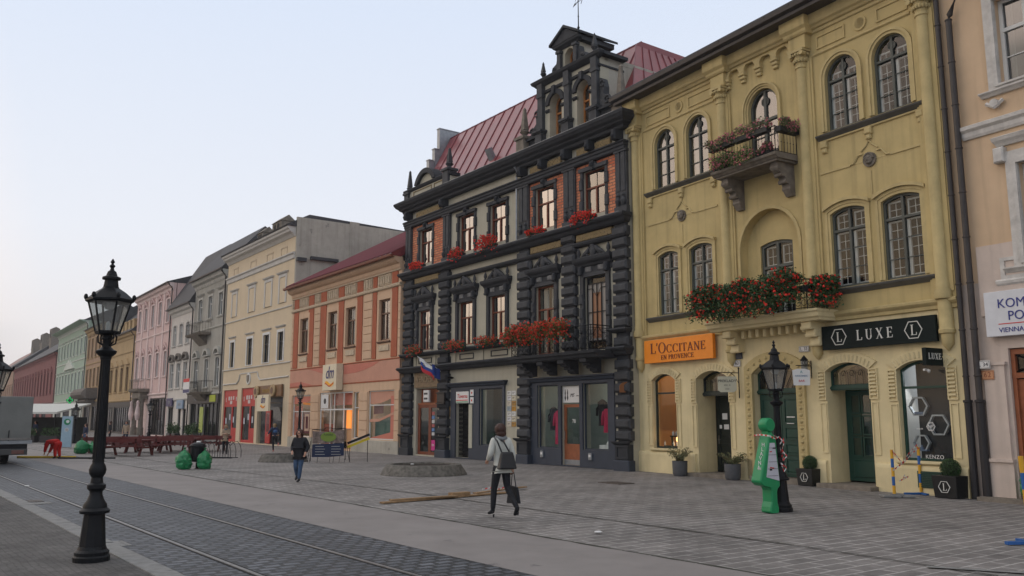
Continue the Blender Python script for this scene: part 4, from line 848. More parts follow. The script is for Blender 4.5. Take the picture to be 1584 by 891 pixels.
for i, q in enumerate(w1f):
    a, b, c, d = q; cx = (a + b) / 2
    if i < 3: w = window(dh, a, b, c, d, 0, y=W0 + .10, fw=.062, frame=M_wdk, pane=M_glsky, trans=.64, mull=1, tmull=False, curtain=(M_curt, .12, .78), seed=30 + i)
    elif i == 3: w = window(dh, a, b, c, d, 0, y=W0 + .10, fw=.07, frame=M_wdk, pane=M_glass, trans=.66, mull=1, tmull=False, curtain=(M_curt, .3, .5), seed=33)
    else:
        w = window(dh, a, b, c, d, 0, y=W0 + .10, fw=.06, frame=M_dark, pane=M_glass, trans=.86, mull=0, seed=34)
        lg = MB(); g0, g1, z0, z1 = a + .1, b - .1, 4.75, 6.95      # leaded panel
        for x in (g0, g0 + .28, cx, g1 - .28, g1): lg.box(x - .014, x + .014, W0 + .02, W0 + .05, z0, z1)
        for z in (z0, z1, (z0 + z1) / 2): lg.box(g0, g1, W0 + .021, W0 + .049, z - .014, z + .014)
        for zz, sg in ((z1 - .18, -1), (z0 + .28, 1)): lg.tube([(g0, W0 + .035, zz), (g0 + .3, W0 + .035, zz), (cx, W0 + .035, zz + sg * .34), (g1 - .3, W0 + .035, zz), (g1, W0 + .035, zz)], .014, 4)
        lg.build('leading', M_blackp, w); st_ = MB(); st_.box(cx - .26, cx + .26, W0 + .06, W0 + .065, z0 + .1, z1 - .35); st_.build('stained_glass', flat('amber_glass', (.24, .11, .06), .3), w)
        st_ = MB(); st_.box(g0, g1, W0 + .07, W0 + .075, z0, z1); st_.build('leaded_pane', flat('pale_leaded_glass', (.23, .22, .21), .3), w)
    y0 = W0 - .10; s_ = MB(); s_.ring([(a - .20, c), (a - .20, d + .14), (b + .20, d + .14), (b + .20, c)], [(a, c), (a, d), (b, d), (b, c)], y0, W0 + .02, closed=False)
    for k in range(4 if i > 2 or i == 0 else 0):
        zz = c + .1 + k * .56
        for sg in (-1, 1): xx = (a - .22) if sg < 0 else (b + .02); s_.cham(xx, xx + .20, y0 - .05, W0, zz, zz + .42, .03)
    s_.build('surround', M_dark2 if i in (0, 3, 4) else M_dark, w)
    hd = MB(); hd.cornice(a - .30, b + .30, [(.0, 7.42), (.05, 7.45), (.05, 7.62), (.12, 7.66), (.16, 7.74), (.24, 7.80), (.28, 7.86), (.30, 7.96), (.26, 7.99)], yb=.1, ends=(.5, .5)); hd.xf(Matrix.Translation((0, W0, 0)))
    hd.box(a - .22, b + .22, W0 - .08, W0, 7.30, 7.44)
    hd.build('hood', M_dark, w)
    for sg in (-1, 1): bk = MB(); bk.cham((a - .2) if sg < 0 else b + .02, (a - .02) if sg < 0 else b + .2, W0 - .24, W0, 7.32, 7.66, .05); bk.lathe([(.06, (a - .21) if sg < 0 else b + .01), (.06, (a - .01) if sg < 0 else b + .21)], W0 - .18, 7.38, 8, 0, 'x'); bk.build('bracket', M_dark, w)
    for sg in (-1, 1): pnl = MB(); pnl.cham(cx + sg * .36 - .17, cx + sg * .36 + .17, W0 - .10, W0 + .01, 7.42, 7.63, .03); pnl.build('panel', mat('worn_grey_stone', (.15, .15, .15), .85, .4, 8), w)
    # carved crest: reclining scrolls, central shell and two finials
    cr = MB(); cr.ball((cx + .02, W0 - .14, 8.20), .20, 10, 7, (.9, .5, 1.15)); cr.ball((cx - .02, W0 - .16, 8.40), .10, 8, 6, (1.2, .6, .7))
    for sg in (-1, 1):
        cr.tube([(cx + sg * .16, W0 - .13, 8.34), (cx + sg * .32, W0 - .14, 8.20), (cx + sg * .48, W0 - .14, 8.14), (cx + sg * .66, W0 - .14, 8.04)], [.09, .10, .075, .03], 7)
        cr.tube([(cx + sg * .28, W0 - .15, 8.04), (cx + sg * .36, W0 - .17, 8.14), (cx + sg * .46, W0 - .15, 8.04)], .05, 6)
    cr.box(cx - .75, cx + .75, W0 - .2, W0, 7.985, 8.03); cr.build('crest', M_dark2, w)
    for sg in (-1, 1): fn = MB(); fn.lathe([(.06, 0), (.09, .06), (.045, .1), (.085, .2), (.06, .32), (.012, .44)], cx + sg * .86, W0 - .12, 8, 7.985); fn.build('finial', M_dark2, w, smooth=True)
# rusticated pillars
px = [(.09, 1.03), (3.66, 4.60), (10.20, 11.07), (13.21, 14.07), (16.23, 17.02)]
rk = random.Random(11)
for i, (a, b) in enumerate(px):
    p = MB(); p.box(a + .10, b - .10, .12, W0 + .05, 1.0 if i != 3 else 4.4, 9.1); p.build('pillar', M_khaki if i > 5 else M_dark, dh)
    if i != 3:
        q = MB(); q.cham(a - .02, b + .02, -.06, W0, -.1, .36, .03); q.build('pedestal', M_lintel if i else M_dark, dh)
        q = MB(); q.box(a + .06, b - .06, .02, W0, .36, .92); q.ring([(a + .08, .40), (a + .08, .88), (b - .08, .88), (b - .08, .40)], [(a + .15, .47), (a + .15, .81), (b - .15, .81), (b - .15, .47)], -.02, .03); q.cornice(a - .0, b + .0, [(-.02, .88), (.05, .93), (.10, .96), (.12, 1.02)], yb=-.0, ends=(.5, .5)); q.build('pedestal_block', M_dark, dh)
    z = 1.05 if i != 3 else 4.5; k = 0; blk = MB()
    while z < 9.0:
        if 4.10 < z + .3 and z < 4.42: z = 4.42
        if 4.9 < z + .25 and z < 5.12 and i != 3: z = 5.12
        if z > 8.75: break
        top = min(z + .335, 4.12 if z < 4.1 else 9.05)
        if 4.4 < z < 4.5 and blk.v: blk.build('rustication', [M_dark2 if i > 1 else M_dark], dh); blk = MB()
        e = rk.uniform(-.012, .012); q = MB(); q.cham(a + e, b + e * .5, -.0 + abs(e), W0 + .02, z, top, .075); blk.join(q); z += .425
    blk.build('rustication', [M_dark2 if i > 1 else M_dark], dh)
# upper pilasters with vases at their feet
for i, (a, b) in enumerate([(.06, .70), (3.88, 4.52), (10.22, 10.96), (13.32, 14.05), (16.42, 17.02)]):
    p = MB(); p.box(a, b, .13, W0, 9.36, 11.80); m_ = (a + b) / 2
    p.box(a + .06, m_ - .04, .10, .14, 10.2, 11.7); p.box(m_ + .04, b - .06, .10, .14, 10.2, 11.7)
    p.box(a - .03, b + .03, .07, W0, 9.36, 9.62); p.box(a - .03, b + .03, .07, W0, 11.70, 11.80)
    for sg in (-1, 1):
        x = m_ + sg * (b - a) * .24; p.lathe([(.05, 9.62), (.11, 9.75), (.13, 9.84), (.07, 9.9), (.05, 9.98), (.09, 10.03), (.03, 10.12)], x, .11, 8)
    p.build('pilaster', M_dark2, dh)
# horizontal mouldings
def mould(name, x0, x1, prof, y=.0, ends=(1, 1), m=None):
    mb = MB(); mb.cornice(x0, x1, prof, yb=W0 - y if W0 > y else .2, ends=ends); mb.xf(Matrix.Translation((0, y, 0))); return mb.build(name, m or M_dark, dh)
mould('main_cornice', .06, 16.98, [(.03, 12.56), (.07, 12.60), (.09, 12.68), (.22, 12.76), (.25, 12.82), (.36, 12.90), (.40, 12.97), (.44, 13.02), (.46, 13.12), (.42, 13.16)], .05, (1, 1))
mould('architrave', .06, 16.98, [(.02, 11.76), (.06, 11.80), (.06, 11.90), (.10, 11.93), (.10, 12.02), (.15, 12.06), (.12, 12.12)], .1, (.5, .5))
mould('sill_cornice', .06, 16.98, [(.02, 8.98), (.10, 9.04), (.16, 9.14), (.26, 9.20), (.30, 9.28), (.28, 9.34)], .05, (.6, .6))
mould('string_course', .06, 16.98, [(.0, 8.46), (.06, 8.50), (.10, 8.58), (.06, 8.64)], .10, (.3, .3))
mould('sill_course', .06, 11.0, [(.0, 4.92), (.08, 4.96), (.14, 5.03), (.12, 5.09)], .02, (.4, .4))
mould('sill_course', 16.2, 16.98, [(.0, 4.92), (.08, 4.96), (.14, 5.03), (.12, 5.09)], .02, (.4, .4))
mould('shop_cornice', .06, 11.1, [(.0, 4.10), (.08, 4.16), (.12, 4.22), (.22, 4.28), (.26, 4.34), (.2, 4.40)], .0, (.4, .4))
mould('shop_cornice', 16.2, 17.0, [(.0, 4.10), (.08, 4.16), (.12, 4.22), (.22, 4.28), (.26, 4.34), (.2, 4.40)], .0, (.4, .4))
for a, b in ((1.15, 3.55), (11.05, 12.0), (12.25, 13.15), (14.15, 15.0), (15.25, 16.15)):
    q = MB(); q.cham(a, b, .13, W0 + .01, 12.14, 12.46, .02); q.build('carved_panel', M_carved, dh)
for x in (.5, 4.1, 10.65, 12.12, 13.65, 15.12, 16.66):
    q = MB(); q.cham(x - .12, x + .12, -.22, W0, 12.16, 12.56, .05); q.ball((x, -.2, 12.3), .09, 8, 6); q.build('cornice_bracket', M_dark, dh)
for a, b in ((1.15, 3.5), (11.1, 13.15), (14.1, 16.15)):
    q = MB(); q.cham(a, b, .11, W0 + .01, 8.68, 8.96, .02); q.build('carved_panel', M_carved, dh)
for a, b in ((1.5, 2.8), (5.4, 6.6), (8.0, 9.3)):
    q = MB(); q.ring([(a, 4.55), (a, 4.82), (b, 4.82), (b, 4.55)], [(a + .04, 4.59), (a + .04, 4.78), (b - .04, 4.78), (b - .04, 4.59)], W0 - .03, W0 + .01); q.build('sill_panel', M_dark, dh)
for x in (3.1, 4.95, 7.3, 10.0, 1.15):
    q = MB(); q.box(x - .12, x + .12, W0 - .05, W0 + .01, 4.42, 4.92); q.build('pilaster_strip', M_khaki, dh)
# attic over the left bay: parapet, segmental pediment, obelisks
at = MB(); at.box(.3, 4.8, -.02, .5, 13.17, 13.62); at.build('parapet', M_khaki, dh)
for a, b in ((1.15, 3.0), (3.25, 4.2)): q = MB(); q.ring([(a, 13.24), (a, 13.56), (b, 13.56), (b, 13.24)], [(a + .04, 13.28), (a + .04, 13.52), (b - .04, 13.52), (b - .04, 13.28)], -.05, .0); q.build('sill_panel', M_carved, dh)
mb = MB(); mb.cornice(.2, 4.9, [(.02, 13.62), (.08, 13.68), (.12, 13.76), (.08, 13.8)], yb=-.0, ends=(.3, .3)); mb.xf(Matrix.Translation((0, -.02, 0))); mb.box(.2, 4.9, 0, .5, 13.63, 13.79); mb.build('parapet_coping', M_dark, dh)
sp_ = MB(); A = outline(1.35, 3.45, 13.80, 14.55, .72, 14); B = outline(1.62, 3.18, 13.80, 14.30, .48, 14); sp_.ring(A[1:-1], B[1:-1], -.14, .45, closed=False); sp_.build('segmental_pediment', M_dark, dh)
sp_ = MB(); sp_.prism(outline(1.6, 3.2, 13.78, 14.32, .5, 12), .04, .4); sp_.build('tympanum', M_khaki, dh)
def obelisk(x, y, z, h, w_, ped, m=None, base=.0):
    o = MB(); 
    if ped: o.box(x - w_ * 1.5, x + w_ * 1.5, y - w_ * 1.5, y + w_ * 1.5, z, z + ped - .12); o.box(x - w_ * 1.9, x + w_ * 1.9, y - w_ * 1.9, y + w_ * 1.9, z + ped - .12, z + ped)
    zz = z + ped; o.lathe([(w_ * .9, zz), (w_ * .9, zz + .05), (w_ * .5, zz + .12), (w_ * 1.25, zz + .26), (w_ * .6, zz + .34)], x, y, 10)
    o.lathe([(w_ * 1.05, zz + .34), (w_ * .42, z + h - .12), (w_ * .5, z + h - .1), (w_ * .1, z + h)], x, y, 4, a0=R(45), a1=R(405)); return o.build('obelisk', m or M_dark2, dh)
obelisk(.5, .1, 13.15, 1.75, .15, .5); obelisk(4.5, .1, 13.17, 1.95, .17, .85)
obelisk(10.75, .1, 13.17, 2.1, .18, .72, M_stone); obelisk(16.6, .35, 13.17, 2.1, .18, .55, M_stone)
# the ornate gable
gx0, gx1 = 11.75, 15.65
ar = [(12.45, 13.25, 13.35, 15.25), (14.22, 15.02, 13.35, 15.25)]
g = wall_mesh([(gx0, 13.17), (gx0, 16.0), (gx1, 16.0), (gx1, 13.17)], [outline(a, b, c, d, .395, 12) for a, b, c, d in ar], .15, .45); g.build('gable_wall', M_khaki, dh)
gb = MB(); gb.box(gx0 + .01, gx0 + .2, .61, 3.4, 13.2, 16.0); gb.box(gx1 - .2, gx1 - .01, .61, 3.4, 13.2, 16.0); gb.box(gx0, gx1, .4, 3.4, 15.8, 16.0); gb.build('gable_side', M_grey, dh)
M_gw = mat('orange_window_wood', (.42, .17, .05), .5, .2, 5)
for (a, b, c, d) in ar:
    w = window(dh, a, b, c, d, .395, y=.50, fw=.07, frame=M_gw, pane=M_gbright, trans=.62, mull=1, bars=0, seed=5)
    cx = (a + b) / 2; q = MB(); A = outline(a - .22, b + .22, d - .62, d + .2, .58, 12)[1:-1]; B = outline(a, b, d - .62, d, .395, 12)[1:-1]; q.ring(A, B, .06, .16, closed=False); q.build('surround', M_dark, w)
    q = MB(); q.cornice(a - .22, a, [(.0, 14.55), (.08, 14.62), (.06, 14.7)], yb=.1, ends=(0, 0)); q.xf(Matrix.Translation((0, .15, 0))); q.build('impost', M_dark, w); q = MB(); q.cornice(b, b + .22, [(.0, 14.55), (.08, 14.62), (.06, 14.7)], yb=.1, ends=(0, 0)); q.xf(Matrix.Translation((0, .15, 0))); q.build('impost', M_dark, w)
    q = MB(); q.prism([(cx - .07, d), (cx - .11, d + .34), (cx + .11, d + .34), (cx + .07, d)], -.02, .15); q.build('keystone', M_dark, w)
for x in (11.98, 13.75, 15.45):
    p = MB(); p.box(x - .22, x + .22, -.12, .16, 13.17, 13.75); p.box(x - .30, x + .30, -.22, .16, 13.75, 13.84); p.box(x - .26, x + .26, -.17, .16, 13.70, 13.75)
    p.box(x - .16, x + .16, -.02, .16, 13.84, 15.42); p.box(x - .20, x + .20, -.06, .16, 15.30, 15.42); p.box(x - .17, x + .17, -.05, .16, 15.42, 15.9); p.build('gable_pilaster', M_dark2, dh)
for pr in ([(.02, 15.44), (.08, 15.48), (.10, 15.56), (.04, 15.6)], [(.05, 15.82), (.14, 15.88), (.24, 15.96), (.28, 16.06), (.24, 16.10)]):
    q = MB(); q.cornice(gx0, gx1, pr, yb=.0, ends=(1, 1)); q.xf(Matrix.Translation((0, .14, 0))); q.box(gx0 - pr[3][0], gx1 + pr[3][0], .139, 1.4, pr[2][1] - .04, pr[3][1] - .005); q.build('gable_cornice', M_dark, dh)
# stepped shoulders and scrolls beside the gable
for sg, x in ((-1, gx0), (1, gx1)):
    q = MB()
    pts = [(0, 13.17), (0, 15.0), (.12, 14.95), (.22, 14.6), (.2, 14.3), (.45, 14.12), (.6, 13.9), (.95, 13.75), (1.0, 13.17)]
    q.prism([(x + sg * p[0], p[1]) for p in pts], .12, .42); q.tube([(x + sg * (.42 + .2 * math.cos(j * .8) * (1 - j / 12)), .1, 13.98 + .2 * math.sin(j * .8) * (1 - j / 12)) for j in range(11)], .045, 6); q.tube([(x + sg * (.16 + .12 * math.cos(j * .8)), .1, 14.72 + .12 * math.sin(j * .8)) for j in range(8)], .035, 6); q.build('volute', M_dark2, dh)
    q = MB(); q.box(min(x + sg * 1.0, x), max(x + sg * 1.0, x), -.05, .4, 13.62, 13.72); q.build('parapet_coping', M_dark, dh)
# upper aedicule
q = wall_mesh([(13.16, 16.10), (13.16, 17.02), (14.36, 17.02), (14.36, 16.10)], [outline(13.48, 14.04, 16.16, 16.94, .27, 10)], .16, .4); q.build('aedicule_wall', M_khaki, dh)
w = window(dh, 13.48, 14.04, 16.16, 16.94, .27, y=.45, fw=.05, frame=M_gw, pane=M_gbright, mull=1, seed=8)
for x in (13.24, 14.28): q = MB(); q.box(x - .10, x + .10, .0, .16, 16.10, 16.92); q.box(x - .14, x + .14, -.05, .17, 16.84, 16.95); q.build('gable_pilaster', M_dark2, dh)
q = MB(); q.cornice(13.1, 14.42, [(.04, 17.0), (.10, 17.06), (.18, 17.12), (.20, 17.2)], yb=.0, ends=(1, 1)); q.xf(Matrix.Translation((0, .14, 0))); q.box(12.92, 14.6, .14, 1.9, 17.02, 17.198); q.build('aedicule_cornice', M_dark, dh)
q = MB(); q.prism([(12.86, 17.2), (13.76, 17.74), (14.66, 17.2)], -.08, 1.9); q.prism([(12.80, 17.22), (12.80, 17.32), (13.76, 17.88), (14.72, 17.32), (14.72, 17.22), (13.76, 17.76)], -.16, 2.0); q.build('pediment', M_dark, dh)
q = MB(); q.box(13.18, 14.34, .58, 1.9, 16.1, 17.02); q.build('aedicule_side', M_grey, dh)
for sg, x in ((-1, 13.14), (1, 14.38)):
    q = MB(); q.prism([(x, 16.1), (x, 16.8), (x + sg * .1, 16.78), (x + sg * .16, 16.5), (x + sg * .42, 16.4), (x + sg * .5, 16.1)], .1, .34); q.tube([(x + sg * (.28 + .12 * math.cos(j * .8) * (1 - j / 12)), .08, 16.26 + .12 * math.sin(j * .8) * (1 - j / 12)) for j in range(10)], .03, 5); q.build('volute', M_dark2, dh)
obelisk(12.1, .1, 16.1, .8, .11, 0); obelisk(15.4, .1, 16.1, .85, .12, 0)
t = thing('weather_vane', 'wrought iron weather vane with scrolls on the peak of the charcoal gable', 'weather vane', loc(DO, DA, 13.85, .6, 17.8), DA)
q = MB(); q.tube([(0, 0, -.1), (0, 0, 1.85)], [.03] + [.012], 6); q.ball((0, 0, .12), .06, 8, 6); q.ball((0, 0, .62), .035, 8, 6); q.build('rod', M_blackp, t)
q = MB(); q.tube([(-.3, 0, 1.22), (.32, 0, 1.3)], .012, 4); q.tube([(.18, 0, 1.1), (.26, 0, 1.27), (.3, 0, 1.45)], .014, 4); q.prism([(-.34, 1.16), (-.2, 1.3), (-.12, 1.22)], -.006, .006)
for sg in (-1, 1): q.tube([(sg * (.10 + .09 * math.cos(j * .8)), 0, 1.36 + .09 * math.sin(j * .8)) for j in range(8)], .01, 4)
q.build('vane', M_blackp, t)
# mansard roof of red standing seam sheet
RB = [(.25, .45, 13.17), (16.9, .45, 13.17)]; rz = 17.55
rf = MB(); y1, yb_ = 2.75, 9.0
A0, A1, B0, B1 = (.25, .50, 13.1), (16.95, .50, 13.1), (.25, y1, rz - .25), (15.0, y1, rz - .25)
C0, C1 = (.25, y1 + .35, rz), (15.0, y1 + .35, rz); D1 = (16.95, yb_, 13.1); D0 = (.25, yb_, 13.1); E0, E1 = (.25, yb_ - 2.4, rz - .25), (15.0, yb_ - 2.4, rz - .25); F0, F1 = (.25, yb_ - 2.8, rz), (15.0, yb_ - 2.8, rz)
V = [A0, A1, B0, B1, C0, C1, D0, D1, E0, E1, F0, F1]
rf.add(V, [(0, 1, 3, 2), (2, 3, 5, 4), (4, 5, 11, 10), (10, 11, 9, 8), (8, 9, 7, 6), (1, 7, 9, 3), (3, 9, 11, 5), (0, 2, 4, 10, 8, 6)])
rf.build('roof', M_roofred, dh)
se = MB(); 
def lerp(a, b, t_): return tuple(a[i] + (b[i] - a[i]) * t_ for i in range(3))
def seam(p, q, n_): se.tube([(p[0] + n_[0], p[1] + n_[1], p[2] + n_[2]), (q[0] + n_[0], q[1] + n_[1], q[2] + n_[2])], .022, 4)
for k in range(1, 19):
    u = .25 + k * .88
    if u < 15.0: seam((u, A0[1], 13.1), (u, y1, rz - .25), (0, -.02, .01)); seam((u, y1, rz - .25), (u, y1 + .35, rz), (0, -.01, .01))
    elif u < 16.8: t_ = (16.95 - u) / 1.95; seam((u, A0[1], 13.1), lerp(A1, B1, t_), (0, -.02, .01))
for k in range(1, 10): t_ = k / 10; seam(lerp(A1, D1, t_), lerp(B1, E1, t_), (.02, 0, .01))
seam(A1, B1, (0, 0, .01)); seam(C0, C1, (0, 0, .01)); seam(B0, B1, (0, -.01, 0)); se.build('roof_seam', mat('seam_red', (.16, .03, .04), .35, .1, 2), dh)
sk = MB(); M_ = Matrix.Translation((6.85, 1.0, 14.35)) @ Matrix.Rotation(R(28), 4, 'X'); sk.box(-.17, .17, -.16, .06, -.30, .30); sk.xf(M_); sk.build('roof_light', M_zinc, dh)
sg_ = MB()
for k, (y0, z1) in enumerate(((.75, 14.4), (1.05, 15.1), (1.4, 15.8), (1.75, 16.5), (2.05, 17.72))): sg_.box(-.05, .22, y0, (y0 + .32) if k < 4 else 5.2, 13.0, z1); sg_.box(-.08, .25, y0 - .03, (y0 + .29) if k < 4 else 5.2, z1 + .001, z1 + .05)
sg_.build('stepped_firewall', M_zinc, dh)
ga = MB(); ga.box(.22, 16.95, .3, .5, 12.9, 13.4); ga.build('roof_curb', M_dark, dh)
# drip strip of pale metal on ledges
for a, b, z, y in ((4.7, 16.9, 13.165, -.36), (.1, 16.9, 9.345, -.21)): q = MB(); q.box(a, b, y, .1, z, z + .012); q.build('flashing', M_zinc, dh)
# balcony over the right-hand shop
bl = MB(); bl.cornice(11.2, 16.2, [(.80, 4.02), (.86, 4.06), (.9, 4.14), (1.0, 4.18), (1.02, 4.28)], yb=W0, ends=(.15, .15)); bl = bl.build('balcony', M_dark, dh, label='charcoal balcony slab on four corbels with an iron railing over the clothes shop')
for x in (11.55, 12.85, 14.15, 15.45): console(x, 0, 4.02, .78, .52, .34, M_dark, bl)
railing(bl, 11.2, 16.1, .92, 4.28, .92, orn=True, step=.24)
# shop fronts
M_brownd = mat('brown_door_wood', (.27, .085, .035), .5, .2, 5)
def boxroom(par, x0, x1, y0, y1, z0, z1, m):
    mb = MB(); mb.add([(x0, y0, z0), (x1, y0, z0), (x1, y1, z0), (x0, y1, z0), (x0, y0, z1), (x1, y0, z1), (x1, y1, z1), (x0, y1, z1)], [(0, 1, 2, 3), (4, 7, 6, 5), (3, 2, 6, 7), (0, 3, 7, 4), (1, 5, 6, 2)]); return mb.build('shop_interior', m, par)
M_shin = mat('grey_green_shop', (.30, .33, .31), .8, .1, 1)
boxroom(dh, 11.0, 16.4, W0 + .36, 3.2, .4, 3.35, M_shin); boxroom(dh, 4.8, 10.1, W0 + .36, 2.6, .1, 3.35, M_shin); boxroom(dh, .9, 3.8, W0 + .36, 2.4, .05, 3.35, M_shin)
for (x0, x1, extra) in ((4.72, 9.12, [gBd, gBw]), (10.9, 16.08, gC)):
    f = wall_mesh([(x0, .0), (x0, 3.30), (x1, 3.30), (x1, .0)], [outline(*q) for q in extra], W0 - .07, .09); f.build('shopfront', M_lintel, dh)
    c_ = MB(); c_.cornice(x0 - .05, x1 + .05, [(.0, 3.26), (.08, 3.30), (.12, 3.38), (.20, 3.42), (.20, 3.47)], yb=.1, ends=(.6, .6)); c_.xf(Matrix.Translation((0, W0 - .07, 0))); c_.build('fascia', M_lintel, dh)
q = MB(); q.box(6.34, 6.62, W0 - .10, W0 - .072, .5, 2.45); q.build('poster_case', flat('cream_strip', (.42, .41, .33)), dh)
for a, b, c, d in (gBw, gC[0], gC[2]):
    window(dh, a, b, c, d, 0, y=W0 + .04, fw=.05, frame=M_lintel, pane=M_shopglass, mull=0)
# expanding grille door, brown shop door, brown entrance with panels
a, b, c, d = gBd; gr = MB()
for k in range(11): x = a + .06 + (b - a - .12) * k / 10; gr.box(x - .008, x + .008, W0 + .12, W0 + .14, .06, 2.55)
for k in range(10):
    for r_ in range(12):
        x = a + .06 + (b - a - .12) * k / 10; z = .1 + r_ * .2; gr.tube([(x, W0 + .13, z), (x + (b - a - .12) / 10, W0 + .13, z + .2)], .007, 3); gr.tube([(x, W0 + .13, z + .2), (x + (b - a - .12) / 10, W0 + .13, z)], .007, 3)
gr.box(a, b, W0 + .1, W0 + .15, 2.5, 2.56); gr.build('folding_grille', M_blackp, dh)
bk = MB(); bk.box(a - .3, b + .3, W0 + .45, W0 + .5, .05, 3.1); bk.build('door_recess', M_room, dh)
a, b, c, d = gC[1]
o = wall_mesh([(a, .05), (a, 2.38), (b, 2.38), (b, .05)], [[(a + .14, .85), (a + .14, 2.26), (b - .14, 2.26), (b - .14, .85)]], W0 + .10, .05); dr = o.build('shop_door', M_brownd, dh)
q = MB(); q.box(a + .12, b - .12, W0 + .125, W0 + .13, .83, 2.28); q.build('pane', M_glass, dr); q = MB(); q.box(a + .02, b - .02, W0 + .085, W0 + .1, .06, .25); q.build('kick_plate', M_zinc, dr); q = MB(); q.tube([(a + .08, W0 + .06, 1.0), (a + .08, W0 + .06, 1.35)], .015, 6); q.build('handle', M_steel, dr)
text('house_number', '78', .22, M_plast, dr, (a + b) / 2 + .02, W0 + .12, 1.72, .003)
q = MB(); q.box(a, b, W0 + .04, W0 + .08, 2.44, 3.08); sg1 = q.build('sign_panel', M_plast, dh, label='white panel with two black strokes and MS lettering over the brown door')
text('lettering', 'MS', .20, M_ink, sg1, b - .55, W0 + .038, 2.72, .003, shear=.4); text('lettering', 'mode', .07, M_ink, sg1, b - .22, W0 + .038, 2.70, .003)
for x in (.16, .30): q = MB(); q.lathe([(.01, 0), (.045, .1), (.02, .22), (.035, .3), (.01, .44)], a + x, W0 + .036, 6, 2.52, sy=.1); q.build('emblem', M_ink, sg1)
a, b, c, d = gA
q = MB(); q.box(a, b, W0 + .10, W0 + .16, 2.5, 2.58); q.box(a, b, W0 + .3, W0 + .34, 2.58, 3.3); q.build('door_lintel', M_brownd, dh)
o = wall_mesh([(a, .05), (a, 2.5), (b, 2.5), (b, .05)], [[(a + .22, .2), (a + .22, 2.35), (a + 1.05, 2.35), (a + 1.05, .2)], [(a + 1.3, .2), (a + 1.3, 2.35), (b - .22, 2.35), (b - .22, .2)]], W0 + .12, .06); dr = o.build('entrance_door', M_redwood, dh)
q = MB(); q.box(a + .2, a + 1.07, W0 + .145, W0 + .15, .18, 2.37); q.build('pane', M_glass, dr); q = MB(); q.box(a + 1.28, b - .2, W0 + .145, W0 + .15, .18, 2.37); q.build('pane', M_glass, dr)
q = MB(); q.box(a + 1.38, a + 1.72, W0 + .10, W0 + .118, .28, .78); q.build('poster', flat('magenta_poster', (.55, .03, .22)), dr); text('poster_lettering', '50%', .15, M_plast, dr, a + 1.55, W0 + .098, .53, .002)
rs = random.Random(2)
for k in range(6): q = MB(); z = 1.0 + k * .2; q.box(a + 1.36, a + 1.62, W0 + .128, W0 + .14, z, z + .15); q.build('sticker', flat('sticker_%d' % (k % 3), ((.5, .5, .5), (.1, .2, .4), (.35, .1, .1))[k % 3]), dr)
# clothes on display
def garment(x, y, z, col, nm, h_=1.0, w_=.42, label=None):
    g = MB(); g.lathe([(.03, h_), (.09, h_ - .02), (w_ * .5, h_ - .1), (w_ * .42, h_ * .6), (w_ * .5, 0.02), (w_ * .48, 0)], x, y, 12, z, sy=.45)
    for sg in (-1, 1): g.tube([(x + sg * w_ * .42, y, z + h_ - .12), (x + sg * w_ * .62, y - .02, z + h_ - .35), (x + sg * w_ * .6, y - .05, z + h_ - .62)], [.07, .06, .05], 7)
    return g.build(nm, flat(nm + '_cloth', col, .9), dh, smooth='all', label=label)
garment(11.88, W0 + .45, 1.35, (.035, .037, .045), 'dark_coat', .95); garment(12.22, W0 + .40, .80, (.50, .035, .10), 'pink_dress', 1.35, .34)
garment(14.85, W0 + .45, 1.55, (.02, .02, .022), 'black_coat', 1.0); garment(15.12, W0 + .40, 1.3, (.45, .03, .08), 'pink_coat', .9, .3)
q = MB(); q.lathe([(.16, 0), (.13, .2), (.01, .42)], 15.3, W0 + .40, 8, .7); q.box(14.75, 15.1, W0 + .36, W0 + .6, .68, .84); q.build('display_goods', M_plast, dh)
lamp('shop_lamp', (13.5, 2.2, 3.0), 26, (.9, 1, .92), .2, dh); lamp('shop_lamp', (7.8, 1.8, 3.0), 14, (.85, .95, 1), .2, dh)
def dth(name, label, cat, u, y, z=0, rz=0, group=None): return thing(name, label, cat, loc(DO, DA, u, y, z), DA + rz, group)
for x, lb in ((11.8, 'small grey meter box low on the shopfront, left of the brown door'), (14.75, 'small grey meter box low on the shopfront, right of the brown door')):
    t = dth('meter_box', lb, 'meter box', x, W0 - .08, .42); q = MB(); q.cham(-.09, .09, -.06, 0, -.13, .13, .012); q.build('body', M_zinc, t); q = MB(); q.box(-.06, .06, -.065, -.06, -.02, .07); q.build('cover', M_plast, t)
t = dth('shop_sign', 'white and red Taverna sign with green and red stripes over the folding grille', 'sign', 5.72, W0 + .02, 2.78)
q = MB(); q.cham(-.55, .55, -.09, 0, -.26, .30, .02); q.build('board', M_plast, t); text('lettering', 'Taverna', .27, flat('sign_red', (.55, .02, .02)), t, .02, -.092, .06, .004, shear=.2)
q = MB(); q.box(-.5, .5, -.095, -.09, -.14, -.10); q.build('stripe', flat('sign_red', (.55, .02, .02)), t); q = MB(); q.box(-.5, .5, -.095, -.09, -.22, -.18); q.build('stripe', flat('sign_green', (.02, .25, .07)), t)
t = dth('shop_sign', 'white box sign with six black dots over the brown entrance door', 'sign', 2.25, W0 + .1, 2.92)
q = MB(); q.cham(-.27, .27, -.1, 0, -.30, .30, .03); q.build('board', M_plast, t)
for k in range(6): q = MB(); q.lathe([(.055, -.112), (.055, -.1)], -.12 + .12 * (k % 3), -.12 + .24 * (k // 3), 10, 0, 'y'); q.build('dot', M_ink, t)
t = dth('shop_sign', 'weathered ochre VENDESK fascia with raised letters above the brown entrance', 'sign', 2.4, W0 - .01, 3.72)
